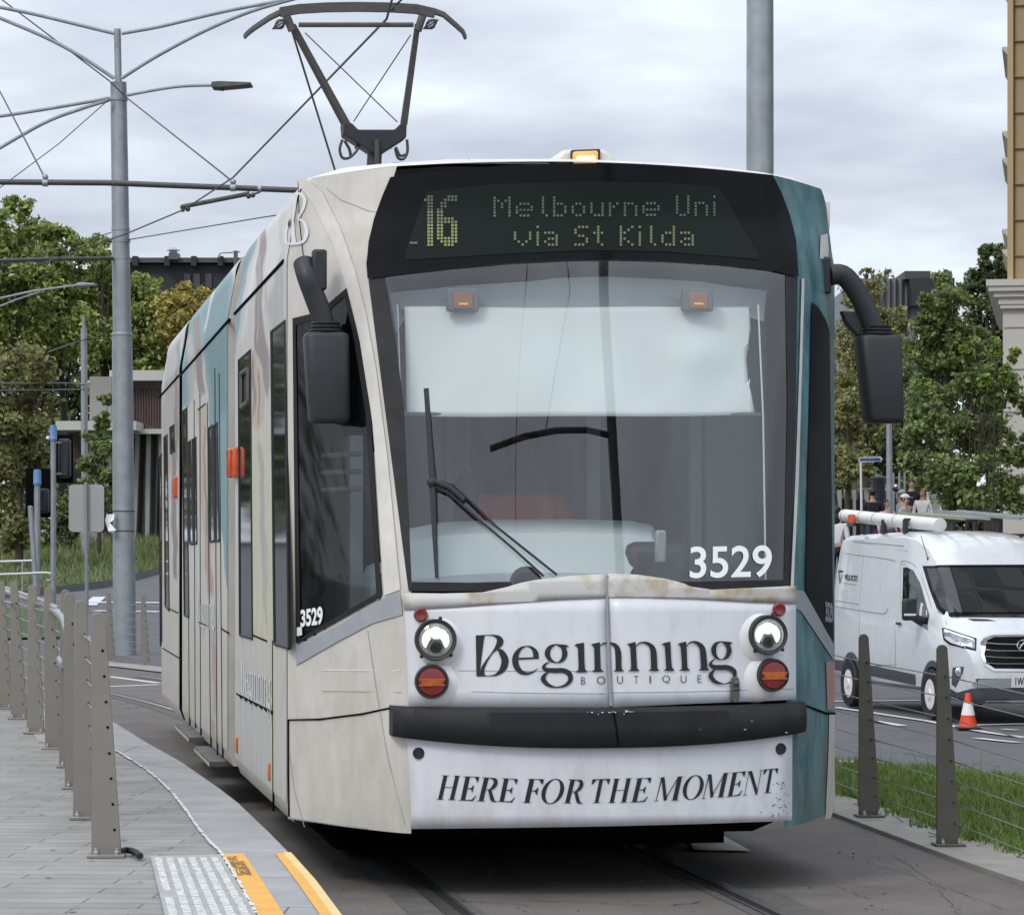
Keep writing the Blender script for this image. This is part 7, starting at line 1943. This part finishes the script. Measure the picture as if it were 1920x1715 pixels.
sheet('lawn_patch', [gp(-40, 1136), gp(112, 1150), gp(112, 1197), gp(-40, 1200)], M['lawn'], 0.03, step=3.0)

# ------------------------------------------------------------------ street furniture beyond the van
Y = 72; p = onY(1616, 930, Y); o = Vector((p.x, Y, ground_z(p.x, Y)))
ss_ = thing('street_sign', 'blue arrow shaped street name sign on a thin white post', 'sign', o)
MB().tube([Vector((0.02, 0, 0)), onY(1614, 872, Y) - o, onY(1613, 858, Y) - o], 0.028, 8).build('post', M['soft_white'], ss_)
mb = MB(); mb.prism([onY(u, v, Y - 0.03) - o for u, v in ((1611, 857), (1651, 856), (1655, 860), (1651, 865), (1613, 867), (1610, 863))], (0, 0.02, 0)); mb.build('border', M['soft_white'], ss_, smooth=False)
mb = MB(); mb.prism([onY(u, v, Y - 0.045) - o for u, v in ((1612, 858.5), (1649, 858), (1652, 860.5), (1649, 863.5), (1612, 864))], (0, 0.012, 0)); mb.build('blade', mat('sign_blue', (0.025, 0.06, 0.22), 0.5), ss_, smooth=False)
mb = MB()
for k in range(8): mb.box(onY(1617 + 3.2 * k, 861.3, Y - 0.05) - o, (0.03, 0.006, 0.03))
mb.build('worn_lettering', mat('sign_text', (0.12, 0.16, 0.34), 0.5), ss_, smooth=False)
Y = 82; p = onY(1648, 930, Y); o = Vector((p.x, Y, ground_z(p.x, Y)))
kb = thing('advertising_column', 'dark slate round kiosk column with a shallow conical top', 'kiosk', o)
r = 12 / F * Y; zt = (onY(1648, 897, Y) - o).z
MB().lathe([(r, 0), (r, zt)], (0, 0, 0), (0, 0, 1), 24).build('drum', mat('slate', (0.03, 0.036, 0.045), 0.5), kb)
MB().lathe([(r * 1.06, zt), (r * 1.06, zt + .04), (0, zt + .12)], (0, 0, 0), (0, 0, 1), 24).build('roof', M['grime_steel'], kb)
Y = 76; p = onY(1669, 930, Y); o = Vector((p.x, Y, ground_z(p.x, Y)))
lq = thing('lamp_post', 'pale grey lamp post behind the pedestrians', 'lamp post', o)
MB().tube([Vector((0, 0, 0)), onY(1666, 640, Y) - o], [0.10, 0.06], 12).build('shaft', M['galv'], lq)
MB().box(onY(1655, 640, Y) - o, (0.5, 0.2, 0.08)).build('lamp_head', M['galv'], lq, bevel=0.02)
Y = 104; p = onY(1604, 930, Y); o = Vector((p.x, Y, ground_z(p.x, Y)))
lq = thing('lamp_post', 'rusty brown lamp post with crossed arms beside the tram mirror', 'lamp post', o)
MB().tube([Vector((0, 0, 0)), onY(1600, 630, Y) - o], [0.11, 0.07], 12).build('shaft', mat('rust_brown', (0.10, 0.085, 0.06), 0.8), lq)
mb = MB(); mb.tube([onY(1558, 621, Y) - o, onY(1600, 615, Y) - o, onY(1612, 612, Y) - o], 0.035, 6); mb.tube([onY(1560, 622, Y) - o, onY(1600, 648, Y) - o], 0.03, 6); mb.tube([onY(1560, 620, Y) - o, onY(1600, 630, Y) - o], 0.03, 6)
mb.build('arm', M['galv'], lq)
Y = 96; o = Vector((onY(1640, 0, Y).x, Y, ground_z(12, Y)))
gw = thing('garden_wall', 'low dark wall with pale piers and posts behind the pedestrians', 'wall', o)
blk('wall', (1540, 936, 1760, 1010), Y, 0.5, mat('wall_dark', (0.05, 0.052, 0.045), 0.9, var=0.4, vscale=2), gw, o)
for u in (1573, 1585, 1600, 1624, 1684, 1692): blk('pier', (u, 918, u + 5, 1010), Y - .3, 0.5, M['bldg_conc'], gw, o)
for u in (1641, 1674, 1685, 1695): blk('bollard', (u, 886, u + 3, 1010), Y - .5, 0.12, M['galv'], gw, o)
mb = MB()
for v in (894, 915): a = onY(1612, v, Y - .4) - o; c = onY(1700, v + 1.6, Y - .4) - o; mb.box2((a.x, a.y, c.z), (c.x, a.y + .05, a.z))
mb.build('rail', M['galv'], gw, smooth=False)
Y = 88; o = Vector((onY(1750, 0, Y).x, Y, ground_z(12, Y)))
gb = thing('grey_barrier', 'pale grey panel barrier under the broad leaved shrub', 'barrier', o)
blk('panel', (1741, 926, 1764, 960), Y, 0.1, mat('panel_grey', (0.30, 0.30, 0.29), 0.7), gb, o)
for u in (1739, 1763): blk('post', (u, 924, u + 3, 990), Y - .1, 0.15, M['soft_white'], gb, o)
for v in (898, 922): blk('rail', (1733, v, 1752, v + 1.6), Y - .2, 0.05, M['soft_white'], gb, o)

# unseen trees added left and right of the frame (they darken the reflections in the tram windows) and the pole ahead of the tram mirrored in its windscreen
mb = MB(); rnd = random.Random(77)
crown(mb, [(u, 720 + 60 * math.sin(u), 150) for u in range(-900, -60, 110)] + [(u, 900, 120) for u in range(-900, -60, 110)], 96, 5200, 0.75, rnd)
def far_blob(X, Y, z, r): return (U0 + X / Y * F, V0 - (z - EYE) / Y * F, r / Y * F)
for X, Y in ((-38, 40), (-30, 48), (-34, 30), (-42, 55), (30, 42), (36, 52), (44, 60), (40, 36), (52, 50)):
    crown(mb, [far_blob(X, Y, 5, 6), far_blob(X + 2, Y, 10, 4.5)], Y, 3600, 0.5, rnd)
tag(mb.build('reflection_trees', LM_D, smooth=False, orient=False), kind='stuff')
crown(mb, [far_blob(-4.2, -2.5, 8.5, 2.2), far_blob(-5.2, -2.0, 6.0, 2.4), far_blob(-4.4, -3.0, 11.0, 1.8), far_blob(-3.0, -2.5, 8.6, 1.7), far_blob(-6.0, -2.5, 10.5, 2.4)], -2.5, 9000, 0.22, rnd)
rp_ = thing('tram_pole', 'grey pole mirrored as a dark bent line in the tram windscreen', 'pole', (3.25, 7.35, 0))
MB().tube([Vector((0, 0, 0)), Vector((0, 0, 9.6))], [0.135, 0.115], 20).build('shaft', M['dark_steel'], rp_)
MB().tube([Vector((0, 0, 5.6)), Vector((-0.7, 0.05, 5.52)), Vector((-1.5, 0.1, 5.38)), Vector((-2.3, 0.15, 5.2)), Vector((-3.1, 0.2, 4.98))], 0.024, 8).build('bracket_arm', M['dark_steel'], rp_)
MB().tube([Vector((0, 0, 7.9)), Vector((-1.8, 0.1, 5.3))], 0.010, 6).build('stay', M['wire'], rp_)
MB().tube([Vector((-2.4, -4, 6.2)), Vector((-2.2, 3.5, 5.3))], 0.008, 6).build('wire', M['wire'], rp_)

# tall finned tower across the footpath, out of frame on the right: it stands in the reflections of the van and the tram's right flank
ot = thing('office_tower', 'tall dark tower with pale vertical fins mirrored in the van windscreen', 'building', (17.5, 24, -0.8))
MB().box2((0, 0, 0), (16, 40, 70)).build('curtain_wall', mat('curtain_glass', (0.03, 0.033, 0.035), 0.2), ot, smooth=False)
mb = MB()
for k in range(34): mb.box2((-0.5, 0.3 + k * 1.18, 3.0), (-0.002, 0.75 + k * 1.18, 70))
mb.build('fins', M['bldg_white'], ot, smooth=False)
